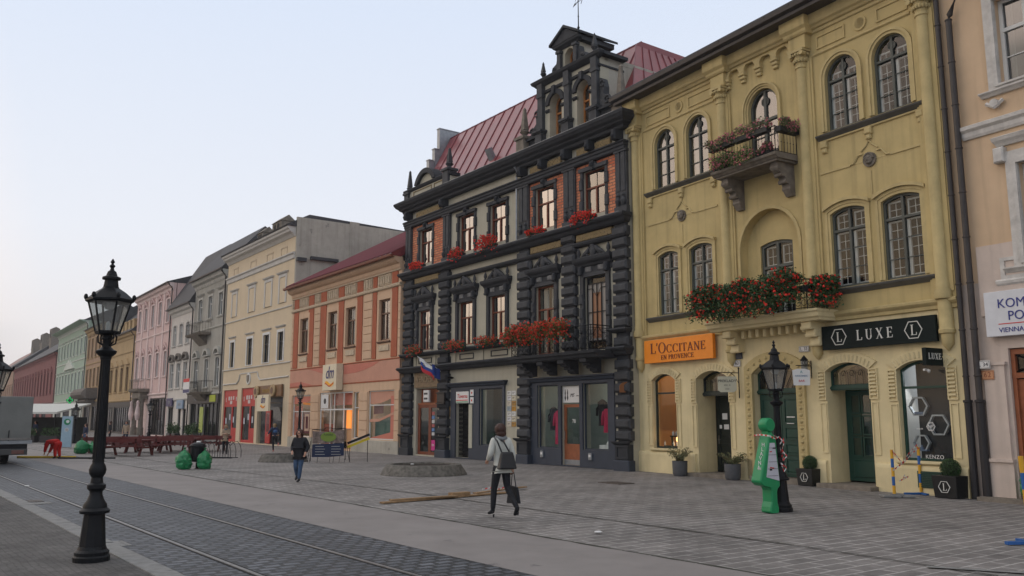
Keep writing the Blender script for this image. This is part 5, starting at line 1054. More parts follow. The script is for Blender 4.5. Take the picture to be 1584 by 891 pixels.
q = MB(); q.cham(-1.2, 1.2, -.08, 0, -.38, .38, .02); q.build('board', mat('weathered_ochre_board', (.23, .165, .10), .9, .3, 6, bump=.4), t); text('lettering', 'VENDESK', .42, mat('weathered_letters', (.33, .25, .16), .8, .2, 8), t, 0, -.082, .02, .02, space=1.05)
# company plates beside the Taverna shop
for k in range(14):
    c_, r_ = k % 2, k // 2; cc = [(.62, .62, .60), (.30, .36, .40), (.60, .55, .42), (.62, .62, .6), (.4, .22, .05), (.6, .6, .62), (.50, .25, .03), (.55, .5, .42)][(k * 5 + 3) % 8]
    t = dth('company_plate', ['pale', 'coloured'][0] + ' company plate', 'plate', 9.42 + c_ * .33, W0 - .005, 2.9 - r_ * .22)
    t['label'] = 'company name plate, %s column, row %s from the top, right of the Taverna shop window' % (('left', 'right')[c_], ('one', 'two', 'three', 'four', 'five', 'six', 'seven')[r_]); t['group'] = 'company plates beside the Taverna shop'
    q = MB(); q.cham(-.15, .15, -.02, 0, -.095, .095, .004); q.build('plate', flat('plate_%d' % ((k * 5 + 3) % 8), cc), t)
    q = MB(); q.box(-.10, .05 + .05 * (k % 3) / 2, -.024, -.02, .02, .04); q.box(-.10, .02, -.024, -.02, -.03, -.015); q.build('lettering', M_ink, t)
for k in range(2):
    t = dth('notice_box', 'small pale letter box on the shopfront post, %s of the pair' % ('upper', 'lower')[k], 'box', 6.62, W0 - .09, 2.98 - k * .34); q = MB(); q.cham(-.14, .14, -.03, 0, -.14, .14, .01); q.build('plate', M_plast, t); q = MB(); q.lathe([(.05, -.036), (.05, -.03)], 0, 0, 8, 0, 'y'); q.build('mark', flat('sign_red', (.55, .02, .02)), t)
t = dth('wall_lantern', 'dark wooden board on the second pillar beside the brown entrance', 'board', 4.2, -.02, 2.78); q = MB(); q.cham(-.34, .34, -.06, 0, -.22, .22, .02); q.box(-.38, .38, -.10, 0, .22, .27); q.box(-.38, .38, -.10, 0, -.27, -.22); q.build('body', flat('dark_board', (.03, .025, .022)), t)
t = dth('wall_plate', 'brass coloured plate on the khaki wall left of the Taverna grille', 'plate', 4.68, W0 - .02, 2.2); q = MB(); q.cham(-.1, .14, -.03, 0, -.3, .2, .005); q.build('plate', flat('dull_brass', (.22, .14, .05), .4, .4), t)
# flags on the second pillar
t = dth('flag', 'drooping white, blue and red flag on a slanting pole above the entrance', 'flag', 3.95, -.05, 4.05)
q = MB(); q.tube([(0, 0, 0), (-.75, -.75, .75)], .018, 6); q.build('pole', M_plast, t)
def cloth(pts_top, drop, cols, t, n=10):
    for j, m_ in enumerate(cols):
        q = MB(); q.norec = 1; vs = []
        for k in range(n + 1):
            f = k / n; p = Vector(pts_top[0]).lerp(Vector(pts_top[1]), f); w_ = .05 * math.sin(f * 9 + j)
            for e in (0, 1): hh = drop * (j + e) / len(cols); vs.append((p.x + hh * .10 + w_, p.y + w_, p.z - hh))
        q.add(vs, [(2 * k, 2 * k + 1, 2 * k + 3, 2 * k + 2) for k in range(n)]); q.build('stripe', m_, t)
cloth([(-.68, -.68, .70), (-.12, -.12, .12)], .55, [M_plast, flat('flag_blue', (.02, .05, .25)), flat('flag_red', (.5, .02, .03))], t)
t = dth('flag', 'drooping dark blue flag beside the white, blue and red one', 'flag', 4.15, -.05, 4.05)
q = MB(); q.tube([(0, 0, 0), (.25, -.7, .35)], .018, 6); q.build('pole', M_plast, t); cloth([(.24, -.62, .32), (.05, -.1, .06)], .5, [flat('flag_blue', (.02, .05, .25))], t)
t = dth('security_camera', 'little black camera on the khaki wall right of the flags', 'camera', 4.95, W0 - .05, 3.72); q = MB(); q.lathe([(.05, -.35), (.06, -.1), (.02, 0)], 0, 0, 8, 0, 'y'); q.build('body', M_blackp, t)
pipe(10.12, .12, 9.0, 12.3, .05, M_zinc, 'thin grey downpipe on the khaki wall left of the tall gable', o=DO, a=DA, bend=[(.12, -.05, 12.5), (.12, -.2, 12.7)])
# ================================================================== the peach house with the drugstore
PO = (-14.702, 56.437); PA = math.atan2(-.81045, .5858)
ph = thing('peach_house', 'two storey peach house with brick red strips, dm sign and sloping dark red metal roof', 'house', (PO[0], PO[1], 0), PA)
M_peach = mat('peach_render', (.58, .40, .265), .85, .08, .8, bump=.2, streak=.25, spots=((.42, .28, .19), 2.5, .7))
M_rust = mat('brick_red_render', (.37, .105, .05), .85, .12, 1.5, bump=.2, streak=.2)
M_rose = mat('rose_render', (.52, .27, .19), .85, .08, 1, bump=.15)
M_sal = mat('salmon_paint', (.50, .17, .12), .8, .08, 1)
M_cstone = mat('pale_ornament', (.52, .42, .30), .85, .25, 9, bump=.4)
PW = 15.15
pw = [(1.48, 2.78), (5.92, 7.20), (8.46, 9.74), (12.70, 13.98)]
gf = [(.55, 3.55, .68, 3.30), (4.95, 9.58, .10, 3.36), (9.72, 10.42, .72, 3.30), (11.60, 14.60, .70, 3.32)]
wall_mesh([(0, -.2), (0, 10.1), (PW, 10.1), (PW, -.2)], [outline(a, b, 6.0, 8.22) for a, b in pw] + [outline(*q) for q in gf], 0, .3).build('wall', M_peach, ph)
q = MB(); q.box(.02, .3, .31, 9, -.1, 10.1); q.box(PW - .3, PW - .02, .31, 9, -.1, 10.1); q.box(.31, PW - .31, 8.7, 9, 0, 10.1); q.build('side_wall', M_peach, ph)
q = MB(); q.box(.31, PW - .31, 1.6, 1.65, 4.5, 10); q.box(.31, PW - .31, .32, 8.6, 3.9, 4.0); q.box(.31, PW - .31, .32, 8.6, 9.9, 10); q.build('interior', M_room, ph)
M_bwood = mat('brown_window_wood', (.12, .055, .03), .5, .15, 5)
for i, (a, b) in enumerate(pw):
    w = window(ph, a, b, 6.0, 8.22, 0, y=.10, fw=.08, frame=M_bwood, pane=(M_gbright if i == 3 else M_glass), trans=.66, mull=1, tmull=False, curtain=(M_curt, .4, .55) if i != 3 else None, seed=50 + i)
    q = MB(); q.ring([(a - .22, 5.9), (a - .22, 8.55), (b + .22, 8.55), (b + .22, 5.9)], [(a - .02, 5.98), (a - .02, 8.24), (b + .02, 8.24), (b + .02, 5.98)], -.05, .01); q.build('surround', M_peach, w)
    q = MB(); q.cornice(a - .1, b + .1, [(.03, 5.84), (.1, 5.9), (.1, 5.96)], yb=.05, ends=(0, 0)); q.build('sill', M_bwood, w); q = MB(); q.cham(a + .08, b - .08, -.07, 0, 5.42, 5.74, .02); q.build('panel', M_cstone, w)
for a, b in ((.33, 1.22), (2.78, 3.72), (4.70, 5.68), (7.32, 8.22), (9.86, 10.72), (11.88, 12.48), (14.1, 14.9)):
    for z0, z1 in ((5.05, 8.74), (8.98, 9.62)): q = MB(); q.box(a + .05, b - .10, -.045, .01, z0, z1); q.build('strip', M_rust, ph)
for a, b in ((3.80, 4.66), (10.80, 11.84), (0, .30), (14.92, PW)):
    q = MB(); z = 5.1
    while z < 8.7: q.cham(a, b, -.05, .01, z, z + .43, .015); z += .46
    q.build('quoin', M_peach, ph)
def pm(name, prof, m, y=0, ends=(0, 0), x0=0, x1=PW): q = MB(); q.cornice(x0, x1, prof, ends=ends); return q.build(name, m, ph)
pm('main_cornice', [(.06, 9.70), (.12, 9.78), (.14, 9.95), (.3, 10.02), (.42, 10.12), (.46, 10.28), (.4, 10.3)], M_peach)
pm('string_course', [(.05, 8.76), (.12, 8.80), (.14, 8.90), (.08, 8.96)], M_cstone)
pm('moulding', [(.02, 9.60), (.10, 9.63), (.1, 9.69)], M_cstone)
pm('moulding', [(.0, 4.92), (.05, 4.94), (.05, 4.98), (.0, 5.0)], M_rust); pm('moulding', [(.0, 3.78), (.04, 3.8), (.04, 3.83), (.0, 3.85)], M_rust)
for a, b in ((1.32, 2.72), (3.82, 4.62), (5.74, 7.24), (8.28, 9.78), (10.80, 11.80), (12.56, 14.0), (.02, .34)):
    n = max(1, int((b - a) / .26)); q = MB(); q.box(a, b, -.06, .01, 9.0, 9.58)
    for k in range(n): x = a + (b - a) * (k + .5) / n; q.cham(x - .075, x + .075, -.12, -.05, 9.06, 9.5, .025); q.ball((x, -.1, 9.5), .05, 6, 4)
    q.build('frieze', M_cstone, ph)
pb = pm('fascia', [(.02, 3.86), (.025, 4.90)], M_rose)
# painted salmon sweeps on the fascia
for pts in ([(3.0, 4.9), (6.1, 4.9), (6.1, 4.45), (5.2, 4.55), (4.2, 4.72)], [(8.4, 4.9), (12.9, 4.9), (12.2, 4.7), (11.2, 4.52), (10.0, 4.40), (8.4, 4.36)], [(.05, 3.87), (3.8, 3.87), (3.1, 3.98), (2.2, 4.1), (1.2, 4.14), (.05, 4.10)]):
    q = MB(); q.prism(pts, -.032, -.02); q.build('painted_sweep', M_sal, ph)
q = MB(); q.cornice(0, 4.85, [(.04, -.1), (.04, .62), (0, .66)], ends=(0, 0)); q.build('plinth', M_grey, ph); q = MB(); q.cornice(9.62, PW, [(.04, -.1), (.04, .62), (0, .66)], ends=(0, 0)); q.build('plinth', M_grey, ph)
for a, b in ((3.62, 4.86), (10.5, 11.52)):
    q = MB(); z = .66
    while z < 3.3: q.cham(a, b, -.05, .01, z, min(z + .5, 3.42), .015); z += .53
    q.build('pier', M_peach, ph)
for a, b in ((0, .5), (14.66, PW)):
    q = MB(); z = .66
    while z < 3.3: q.cham(a, b, -.05, .01, z, min(z + .5, 3.42), .015); z += .53
    q.build('pier', M_peach, ph)
# shop windows
M_dmin = mat('bright_shop_inside', (.55, .50, .42), .8, .2, 1.2)
q = MB(); q.add([(.5, .32, .5), (14.9, .32, .5), (14.9, 1.55, .5), (.5, 1.55, .5), (.5, .32, 3.85), (14.9, .32, 3.85), (14.9, 1.55, 3.85), (.5, 1.55, 3.85)], [(0, 1, 2, 3), (4, 7, 6, 5), (3, 2, 6, 7), (0, 3, 7, 4), (1, 5, 6, 2)]); q.build('shop_interior', M_dmin, ph)
M_dkgreen = flat('green_grey_panel', (.10, .17, .14), .6)
a, b, c, d = gf[3]
w = window(ph, a, b, c, d, 0, y=.08, fw=.05, frame=M_white, pane=M_shopglass, trans=.70, mull=0, seed=3)
q = MB(); q.prism([(a + .1, 1.75), (a + .1, c + .1), (b - .55, c + .1), (b - .55, 1.95)], .40, .42); q.build('window_poster', M_dkgreen, w)
q = MB(); q.prism([(a + .05, 2.6), (a + .05, d - .06), (b - .05, d - .06), (b - .05, 3.0), (b - .9, 2.78), (b - 1.8, 2.64)], .105, .11); q.build('window_film', M_rose, w)
q = MB(); q.box(b - .55, b - .05, .095, .103, c + .05, 3.0); q.build('window_film', M_sal, w)
q = MB(); q.prism([(a + .05, 1.62), (a + .05, 1.78), (a + 1.2, 1.80), (b - .2, 2.16), (b - .2, 2.02), (a + 1.2, 1.66)], .085, .092); q.build('window_film', M_rose, w)
q = MB(); q.prism([(a + .1, 2.05), (a + .1, 2.50), (a + 1.2, 2.62), (a + 1.2, 2.10)], .30, .32); q.build('window_poster', flat('wine_poster', (.16, .03, .04)), w)
q = MB(); q.prism([(a + .05, c + .06), (b - .5, c + .4), (b - .05, c + .45), (b - .05, c + .05)], .087, .094); q.build('window_film', M_sal, w)
a, b, c, d = gf[0]
w = window(ph, a, b, c, d, 0, y=.08, fw=.05, frame=M_white, pane=M_shopglass, trans=.60, mull=1, tmull=False, seed=3)
q = MB(); q.box(a + .08, (a + b) / 2 - .1, .14, .15, c + .06, 2.6); q.build('window_poster', M_sal, w); q = MB(); q.box((a + b) / 2 + .1, b - .15, .14, .15, c + .2, 2.2); q.build('window_poster', flat('wine_poster', (.16, .03, .04)), w)
q = MB(); q.ring(outline((a + b) / 2 + .35, b - .45, c + .35, 2.1), outline((a + b) / 2 + .5, b - .6, c + .5, 1.95), .12, .135); q.build('window_poster', flat('skin_poster', (.45, .30, .22)), w)
q = MB(); q.prism([(a + .06, 2.75), (a + .06, 3.2), (b - .06, 3.2), (b - .06, 2.9), (a + 1.2, 2.75)], .1, .105); q.build('window_film', M_sal, w)
q = MB(); q.prism([(a + 1.6, 2.7), (b - .1, 2.62), (b - .1, 2.76), (a + 1.6, 2.84)], .08, .09); q.build('window_film', flat('orange_film', (.65, .22, .02)), w)
# glazed entrance lobby
a, b, c, d = gf[1]
fr = MB()
for x in (a + .03, a + 1.45, a + 2.0, a + 3.3, b - .06): fr.box(x, x + .07, .06, .12, c, d)
fr.box(a, b, .062, .118, 2.30, 2.38); fr.box(a, b, .061, .119, d - .08, d); fr = fr.build('shop_entrance', M_white, ph)
q = MB(); q.norec = 1; q.add([(a, .09, c), (a + 3.3, .09, c), (a + 3.3, .09, d), (a, .09, d)], [(0, 1, 2, 3)]); q.build('pane', M_shopglass, fr)
q = MB(); q.box(a + .15, a + 1.2, .04, .055, 2.42, 3.25); pp = q.build('sign_panel', M_plast, fr); q = MB(); q.lathe([(.17, .03), (.17, .04)], a + .7, 2.85, 14, 0, 'y'); q.build('emblem', M_ink, pp)
q = MB(); q.box(a + 1.25, b - .1, .30, .32, 2.6, 3.3); q.build('window_film', M_sal, fr)
q = MB(); q.box(a + .1, a + 1.4, .3, .32, c, 1.5); q.build('window_film', flat('red_display', (.40, .09, .05)), fr)
em = MB(); em.box(a + 3.42, a + 4.05, .22, .26, 1.25, 2.35); em.build('lit_display', emit('orange_glow', (1, .30, .05), .6), fr); em = MB(); em.box(a + 1.7, a + 3.0, 1.35, 1.4, .8, 2.3); em.build('glowing_shelf', emit('shelf_glow', (1, .38, .08), .35), fr)  # shelf panel glows by itself; warm shop light is put into its emission
q = MB(); q.box(a + 3.4, b - .1, .28, .3, .12, 1.2); q.build('door_leaf', flat('peach_panel', (.5, .28, .14)), fr)
window(ph, *gf[2], 0, y=.08, fw=.05, frame=M_white, pane=M_shopglass, trans=.66, mull=0)
lamp('shop_lamp', (8, 1.0, 3.4), 35, (1, .62, .32), .3, ph); lamp('shop_lamp', (13, 1.0, 3.5), 22, (.85, 1, .85), .3, ph); lamp('shop_lamp', (2, 1.0, 3.5), 14, (1, .7, .5), .3, ph)
# roof: shallow red sheet slope rising from the eaves
rf = MB(); rf.prismx([(-.62, 10.34), (-.66, 10.42), (-.60, 10.46), (8.0, 15.25), (12, 13), (12, 10), (8.0, 14.9), (-.1, 10.3)], -.05, PW + .02); rf.build('roof', M_roofshine, ph)
se = MB()
for k in range(27): x = .05 + k * .575; se.tube([(x, -.60, 10.49), (x, 8.0, 15.28)], .03, 4)
se.build('roof_seam', MATS['seam_red'], ph)
q = MB(); q.prismx([(-.74, 10.40), (-.72, 10.28), (-.62, 10.24), (-.54, 10.30), (-.54, 10.40)], -.1, PW + .05); q.build('gutter', M_redwood, ph)
sl_ = mat('seam_red', (.16, .03, .04)); q = MB(); q.box(-.0, PW, -.6, 0, 10.302, 10.33); q.build('soffit', M_peach, ph)
t = thing('shop_sign', 'square cream dm sign box with orange and red wave over the drugstore entrance', 'sign', loc(PO, PA, 6.35, -.05, 3.46), PA)
q = MB(); q.box(0, 1.95, -.42, 0, 0, 1.52); q.build('board', flat('cream_sign', (.66, .58, .42), .5), t, bevel=.01)
M_dmb = flat('dark_blue_letters', (.02, .02, .12), .5); M_dmr = flat('sign_deep_red', (.45, .03, .01), .5); M_dmo = flat('sign_orange_yellow', (.85, .40, .01), .5)
def dmlogo(t, cx, cz, sz, y):
    text('lettering', 'dm', sz, M_dmb, t, cx, y, cz + sz * .18, .004, shear=.32, off=sz * .012, sx=.9)
    for m_, dz, dd in ((M_dmo, 0, 0), (M_dmr, .10, .004)):
        A = [(cx + sz * (-.62 + 1.24 * k / 12), cz - sz * (.36 + dz) + sz * .09 * math.sin(k / 12 * 2 * PI + .5 + dz * 9)) for k in range(13)]
        q = MB(); q.prism(A + [(p[0], p[1] - sz * (.17 - dz)) for p in reversed(A)], y - .006 - dd, y - .001 - dd); q.build('wave', m_, t)
dmlogo(t, 1.0, .82, 1.0, -.425)
# ================================================================== the tall cream house
CO = (-23.131, 68.106); CA = PA
ch = thing('cream_house', 'tall cream four storey house with blind upper windows and bare cement side wall', 'house', (CO[0], CO[1], 0), CA)
M_cream = mat('cream_render', (.60, .49, .34), .85, .06, .7, bump=.15, streak=.2)
M_band = mat('pale_grey_band', (.52, .50, .46), .85, .08, 2, streak=.3)
CW = 14.36
cwn = [(1.5, 2.46), (5.44, 6.6), (8.94, 10.12), (11.78, 12.86)]
shp = [(.35, 3.75, .05, 4.0), (4.62, 7.75, .05, 4.05), (8.3, 13.2, .05, 3.25)]
wall_mesh([(0, -.2), (0, 14.75), (CW, 14.75), (CW, -.2)], [outline(a, b, 5.75, 7.72) for a, b in cwn] + [outline(*q) for q in shp], 0, .3).build('wall', M_cream, ch)
q = MB(); q.box(CW - .02, CW + .16, .01, 9, 9.8, 15.42); q.box(CW - .03, CW + .2, 3.9, 4.6, 12, 15.6); q.build('firewall', M_grey, ch); q = MB(); q.box(.02, .3, .31, 9, -.1, 14.7); q.box(CW - .31, CW - .03, .31, 9, -.1, 14.7); q.box(.31, CW - .31, 8.7, 9, 0, 14.7); q.build('side_wall', M_grey, ch)
q = MB(); q.box(CW + .1, CW + .42, 1.0, 3.0, 12.55, 12.75); q.xf(Matrix.Translation((0, 0, 0))); q.box(CW + .1, CW + .38, .05, .7, 12.35, 12.6); q.build('flashing', M_slate, ch)
q = MB(); q.box(.31, CW - .31, 1.6, 1.65, .1, 14); q.box(.31, CW - .31, .32, 8.6, 14.2, 14.3); q.build('interior', M_room, ch)
for i, (a, b) in enumerate(cwn):
    w = window(ch, a, b, 5.75, 7.72, 0, y=.12, fw=.07, frame=flat('dark_window', (.03, .035, .045)), pane=M_glass, trans=.66, mull=1, seed=70 + i)
    q = MB(); q.ring(outline(a - .16, b + .16, 5.7, 7.9), outline(a, b, 5.75, 7.72), -.04, .01); q.build('surround', M_white, w)
    q = MB(); q.cornice(a - .25, b + .25, [(.02, 8.02), (.12, 8.1), (.14, 8.16)], ends=(.5, .5)); q.build('hood', M_band, w)
    # blind window above, and the small blank recess under the eaves
    z0, z1 = 9.72, 11.74; o = MB(); o.ring(outline(a - .22, b + .22, z0, z1), outline(a, b, z0, z1 - .2), -.05, .01); o.build('blind_surround', M_band, ch)
    o = MB(); o.box(a + .03, b - .03, -.02, .01, z0 + .02, z1 - .24); o.build('blind_window', M_cream, ch)
    o = MB(); o.cornice(a - .36, b + .36, [(.02, z1 + .02), (.12, z1 + .08), (.16, z1 + .16)], ends=(.5, .5)); o.build('blind_hood', M_band, ch)
    o = MB(); o.ring(outline(a - .05, b + .05, 13.02, 13.66), outline(a + .05, b - .02, 13.02, 13.58), -.03, .01, closed=False); o.build('blank_recess', M_bwood if 0 else M_cstone, ch)
def cm(name, prof, m, ends=(0, 0)): q = MB(); q.cornice(0, CW, prof, ends=ends); return q.build(name, m, ch)
cm('main_cornice', [(.05, 14.1), (.12, 14.2), (.2, 14.3), (.42, 14.42), (.46, 14.55), (.56, 14.62), (.6, 14.74), (.55, 14.78)], M_band)
cm('string_course', [(.02, 12.55), (.08, 12.6), (.10, 12.85), (.2, 12.92), (.2, 13.0), (.02, 13.03)], M_band)
cm('moulding', [(.0, 9.30), (.07, 9.33), (.07, 9.40), (.0, 9.42)], M_band); cm('moulding', [(.0, 5.50), (.08, 5.53), (.08, 5.6), (.0, 5.62)], M_band)
q = MB(); q.tube([(.2, -.03, 4.45), (3.5, -.03, 4.45), (4.0, -.03, 4.7), (4.2, -.03, 5.1)], .06, 5); q.tube([(8.1, -.03, 5.1), (8.3, -.03, 4.75), (8.7, -.03, 4.55), (14.1, -.03, 4.6)], .06, 5); q = q.build('relief_line', M_band, ch)
q = MB(); q.box(4.3, 8.0, -.05, .01, 5.12, 5.2); q.build('moulding', M_band, ch)
q = MB(); q.lathe([(.42, -.08), (.42, .0)], 6.2, 4.72, 16, 0, 'y'); em_ = q.build('crest', M_white, ch); q = MB(); q.prism([(5.95, 4.98), (6.45, 4.98), (6.42, 4.6), (6.2, 4.42), (5.98, 4.6)], -.12, -.07); q.build('shield', M_stone, em_)
M_red = mat('bright_red_shopfront', (.42, .018, .015), .5, .1, 2)
for i, (a, b, c, d) in enumerate(shp[:2]):
    f = wall_mesh([(a + .01, c), (a + .01, d - .01), (b - .01, d - .01), (b - .01, c)], [[(a + .15, .5 if i == 0 else .25), (a + .15, 2.7), (a + (b - a) * .55, 2.7), (a + (b - a) * .55, .5 if i == 0 else .25)], [(a + (b - a) * .62, 1.1), (a + (b - a) * .62, 2.7), (b - .18, 2.7), (b - .18, 1.1)]], .10, .08).build('shopfront', M_red, ch)
    q = MB(); q.norec = 1; q.add([(a + .1, .15, .2), (b - .1, .15, .2), (b - .1, .15, 2.8), (a + .1, .15, 2.8)], [(0, 1, 2, 3)]); q.build('pane', M_glass, f)
    for (x, z, w_, h_) in ((.35, 3.3, .34, .3), (.5, 3.3, .3, .3), (.66, 3.32, .28, .28), (.5, 2.98, .5, .25), (.14, 3.2, .12, .35), (.85, 3.25, .14, .3)):
        q = MB(); xx = a + (b - a) * x; q.box(xx - w_ / 2, xx + w_ / 2, .085, .1, z - h_ / 2 + .05, z + h_ / 2 + .05); q.build('sticker', flat('pale_sticker', (.55, .48, .46)), f)
    for k in range(3): q = MB(); xx = a + .5 + k * .9; q.box(xx, xx + .3, .09, .1, 1.4 + .3 * k % .5, 1.85 + .3 * k % .5); q.build('sticker', flat('pale_sticker2', (.45, .46, .5)), f)
a, b, c, d = shp[2]
q = MB(); q.box(a, b, .1, .16, 2.6, 3.25); f = q.build('shopfront', flat('dark_grey_shopfront', (.03, .04, .05)), ch); q = MB(); q.norec = 1; q.add([(a, .16, .1), (b, .16, .1), (b, .16, 2.6), (a, .16, 2.6)], [(0, 1, 2, 3)]); q.build('pane', M_glass, f); q = MB(); q.box(a + 1.6, a + 2.5, .06, .12, .1, 2.4); q.build('door', M_red, f); q = MB(); q.box(a + 1.75, a + 2.35, .05, .06, .9, 2.2); q.build('pane', M_glass, f)
t = thing('shop_sign', 'dark wooden sign board between two round carved plaques above a grey shopfront', 'sign', loc(CO, CA, 8.2, -.05, 3.28), CA)
q = MB(); q.cham(-.1, 5.1, -.14, 0, 0, .82, .03); q.build('board', mat('varnished_board', (.17, .085, .035), .5, .3, 3), t); text('lettering', 'PIVAREŇ', .36, flat('dull_gold', (.40, .25, .08)), t, 2.2, -.142, .42, .01)
for x in (.5, 3.75): q = MB(); q.lathe([(.40, -.3), (.44, -.22), (.4, -.14)], x, .42, 14, 0, 'y'); q.build('plaque', mat('cream_plaque', (.42, .30, .16), .6, .3, 5), t); q = MB(); q.lathe([(.24, -.32), (.22, -.29)], x, .42, 12, 0, 'y'); q.build('rim', M_bwood, t)
t = thing('hanging_sign', 'pale dm sign projecting from the corner of the cream house', 'sign', loc(CO, CA, 13.2, -.1, 2.35), CA)
q = MB(); q.box(-2.2, .0, -.9, -.75, -.05, 1.05); q.build('panel', flat('cream_sign', (.66, .58, .42), .5), t); dmlogo(t, -1.05, .58, .72, -.905); q = MB(); q.box(-.5, -.3, -.76, .1, .45, .55); q.build('bracket', M_steel, t)
# dark roof with two brick chimneys
rf = MB(); rf.prismx([(-.62, 14.78), (-.66, 14.86), (.9, 15.70), (8.9, 15.50), (9, 14.7), (-.1, 14.76)], -.2, CW + .08); rf.build('roof', M_slate, ch)
def chimney(par, x, y, z, w_, d_, h_, m, nm='chimney'):
    q = MB(); q.box(x, x + w_, y, y + d_, z, z + h_); q.box(x - .06, x + w_ + .06, y - .06, y + d_ + .06, z + h_ * .55, z + h_ * .6)
    c_ = q.build(nm, m, par); q = MB(); q.prismx([(y - .08, z + h_), (y + d_ / 2, z + h_ + .5), (y + d_ + .08, z + h_)], x - .08, x + w_ + .08); q.build('cap', M_stone, c_)
    for k in range(2): q = MB(); q.prism(outline(x + w_ * (.18 + .36 * k), x + w_ * (.42 + .36 * k), z + h_ * .64, z + h_ * .93, w_ * .11, 6), y - .02, y + .01); q.build('flue_opening', M_black if 0 else M_room, c_)
chimney(ch, 3.6, 2.2, 15.5, 2.0, 1.1, 1.7, M_stone); chimney(ch, .2, 2.2, 15.5, 1.2, 1.0, 1.5, M_stone)
q = MB(); q.tube([(9.4, 2.8, 15.4), (9.4, 2.8, 16.9)], .03, 5); q.tube([(9.1, 2.8, 16.8), (9.7, 2.8, 16.8)], .02, 4); q.build('aerial', M_blackp, ch)
# ================================================================== the house at the right edge
NO = loc(YO, YA, 12.42, 0); NA = YA
nh = thing('corner_house', 'apricot and pale stone house at the right edge with white windows and a wooden door', 'house', (NO[0], NO[1], 0), NA)
M_apr = mat('apricot_render', (.60, .44, .29), .85, .10, .8, bump=.2, streak=.35, spots=((.45, .30, .18), 2.2, .68))
M_pst = mat('pale_pink_stone', (.56, .47, .41), .85, .10, 1.5, bump=.25, streak=.3)
M_wst = mat('old_white_moulding', (.55, .53, .50), .85, .2, 4, bump=.3, streak=.3)
NW_ = 9.0; wn = [(1.42, 2.62), (4.4, 5.6), (7.2, 8.4)]
rc = [(a, b, 9.6, 11.72) for a, b in wn] + [(a + .22, b + .32, 5.35, 7.65) for a, b in wn] + [(1.02, 3.1, .06, 3.42), (4.4, 7.4, .8, 3.2)]
wall_mesh([(0, 5.0), (0, 13.3), (NW_, 13.3), (NW_, 5.0)], [outline(*q) for q in rc[:6]], .03, .3).build('wall', M_apr, nh)
wall_mesh([(0, -.2), (0, 5.0), (NW_, 5.0), (NW_, -.2)], [outline(*q) for q in rc[6:]], .03, .35).build('ground_floor_wall', M_pst, nh)
q = MB(); q.box(.5, NW_, -.02, .035, 4.2, 5.85); q.build('pink_patch', M_pst, nh)
q = MB(); q.box(.01, .3, .4, 8, 0, 13.3); q.box(NW_ - .3, NW_, .4, 8, 0, 13.3); q.box(.3, NW_ - .3, 2, 2.1, 0, 13.2); q.box(0, NW_, .4, 8, 13.1, 13.3); q.build('side_wall', M_room, nh)
for i, (a, b, c, d) in enumerate(rc[:6]):
    w = window(nh, a, b, c, d, 0, y=.17, fw=.09, frame=M_white, pane=M_glass if i > 2 else M_gbright, trans=.64, mull=1, bars=1, inner=None, curtain=(M_curt, .1, .6) if i < 3 else None, seed=90 + i)
    q = MB(); q.ring(outline(a - .26, b + .26, c - .1, d + .3), outline(a, b, c, d), -.06, .04); q.ring(outline(a - .1, b + .1, c - .04, d + .1), outline(a - .01, b + .01, c + .01, d - .01), -.1, .04); q.build('surround', M_wst, w)
    q = MB(); q.cornice(a - .45, b + .45, [(.03, c - .22), (.07, c - .17), (.12, c - .13), (.12, c - .1)], ends=(.4, .4)); q.build('sill', M_wst, w)
    if i < 3:
        for x in (a - .15, b + .15): q = MB(); q.lathe([(.10, -.12), (.10, .04)], x, c - .42, 10, 0, 'y'); q.tube([(x - .2, -.05, c - .38), (x, -.08, c - .52), (x + .2, -.05, c - .38)], .05, 5); q.build('bracket', M_wst, w)
        q = MB(); q.tube([(a - .25 + .15 * math.cos(j * .7) * (1 - j / 14), -.06, 12.32 + .15 * math.sin(j * .7) * (1 - j / 14)) for j in range(13)], .04, 5); q.cornice(a - .35, b + .35, [(.04, 12.02), (.1, 12.08), (.1, 12.12)], ends=(.3, .3)); q.build('scroll_hood', M_wst, w)
        q = MB(); q.add([(a + .2, -.02, c - .6), (a + 1.0, -.02, c - .95), (a + 1.4, -.02, c - .55), (a + 1.2, .03, c - .5)], [(0, 1, 2, 3)]); 
    else:
        q = MB(); q.cornice(a - .42, b + .42, [(.03, 8.12), (.07, 8.18), (.13, 8.24), (.16, 8.32), (.1, 8.35)], ends=(.5, .5)); q.build('hood', M_wst, w)
        for x in (a - .36, b + .36): q = MB(); q.cham(x - .12, x + .12, -.16, .04, 7.72, 8.08, .03); q.build('bracket', M_wst, w)
        q = MB(); q.tube([((a + b) / 2 + .3 * math.cos(j * .6), -.04, 7.85 + .12 * math.sin(j * 1.2)) for j in range(11)], .03, 5); q.build('ornament', M_wst, w)
for pr in ([(.02, 8.5), (.05, 8.56), (.06, 8.66), (.13, 8.72), (.14, 8.80), (.05, 8.84)], [(.1, 12.9), (.3, 13.1), (.5, 13.3)]): q = MB(); q.cornice(.42, NW_, pr, ends=(.3, 0)); q.build('string_course', M_wst, nh)
q = MB(); q.cornice(.95, 3.4, [(.02, 4.86), (.07, 4.9), (.09, 4.96), (.05, 5.0)], ends=(.2, .2)); q.ring(outline(1.05, 3.3, 5.0, 5.5), outline(1.15, 3.2, 5.08, 5.42), -.05, .03); q.build('panel_frame', M_wst, nh)
q = MB(); q.box(.42, .98, -.07, .03, -.1, .86); q.box(.38, 1.0, -.12, .03, .86, .93); q.box(.46, .94, -.05, .03, .93, 3.05); q.box(.40, .98, -.08, .03, 3.05, 3.12); q.build('door_pier', M_pst, nh)
q = MB(); q.box(3.1, 3.7, -.07, .03, -.1, .86); q.box(3.1, 3.66, -.05, .03, .86, 3.12); q.build('door_pier', M_pst, nh)
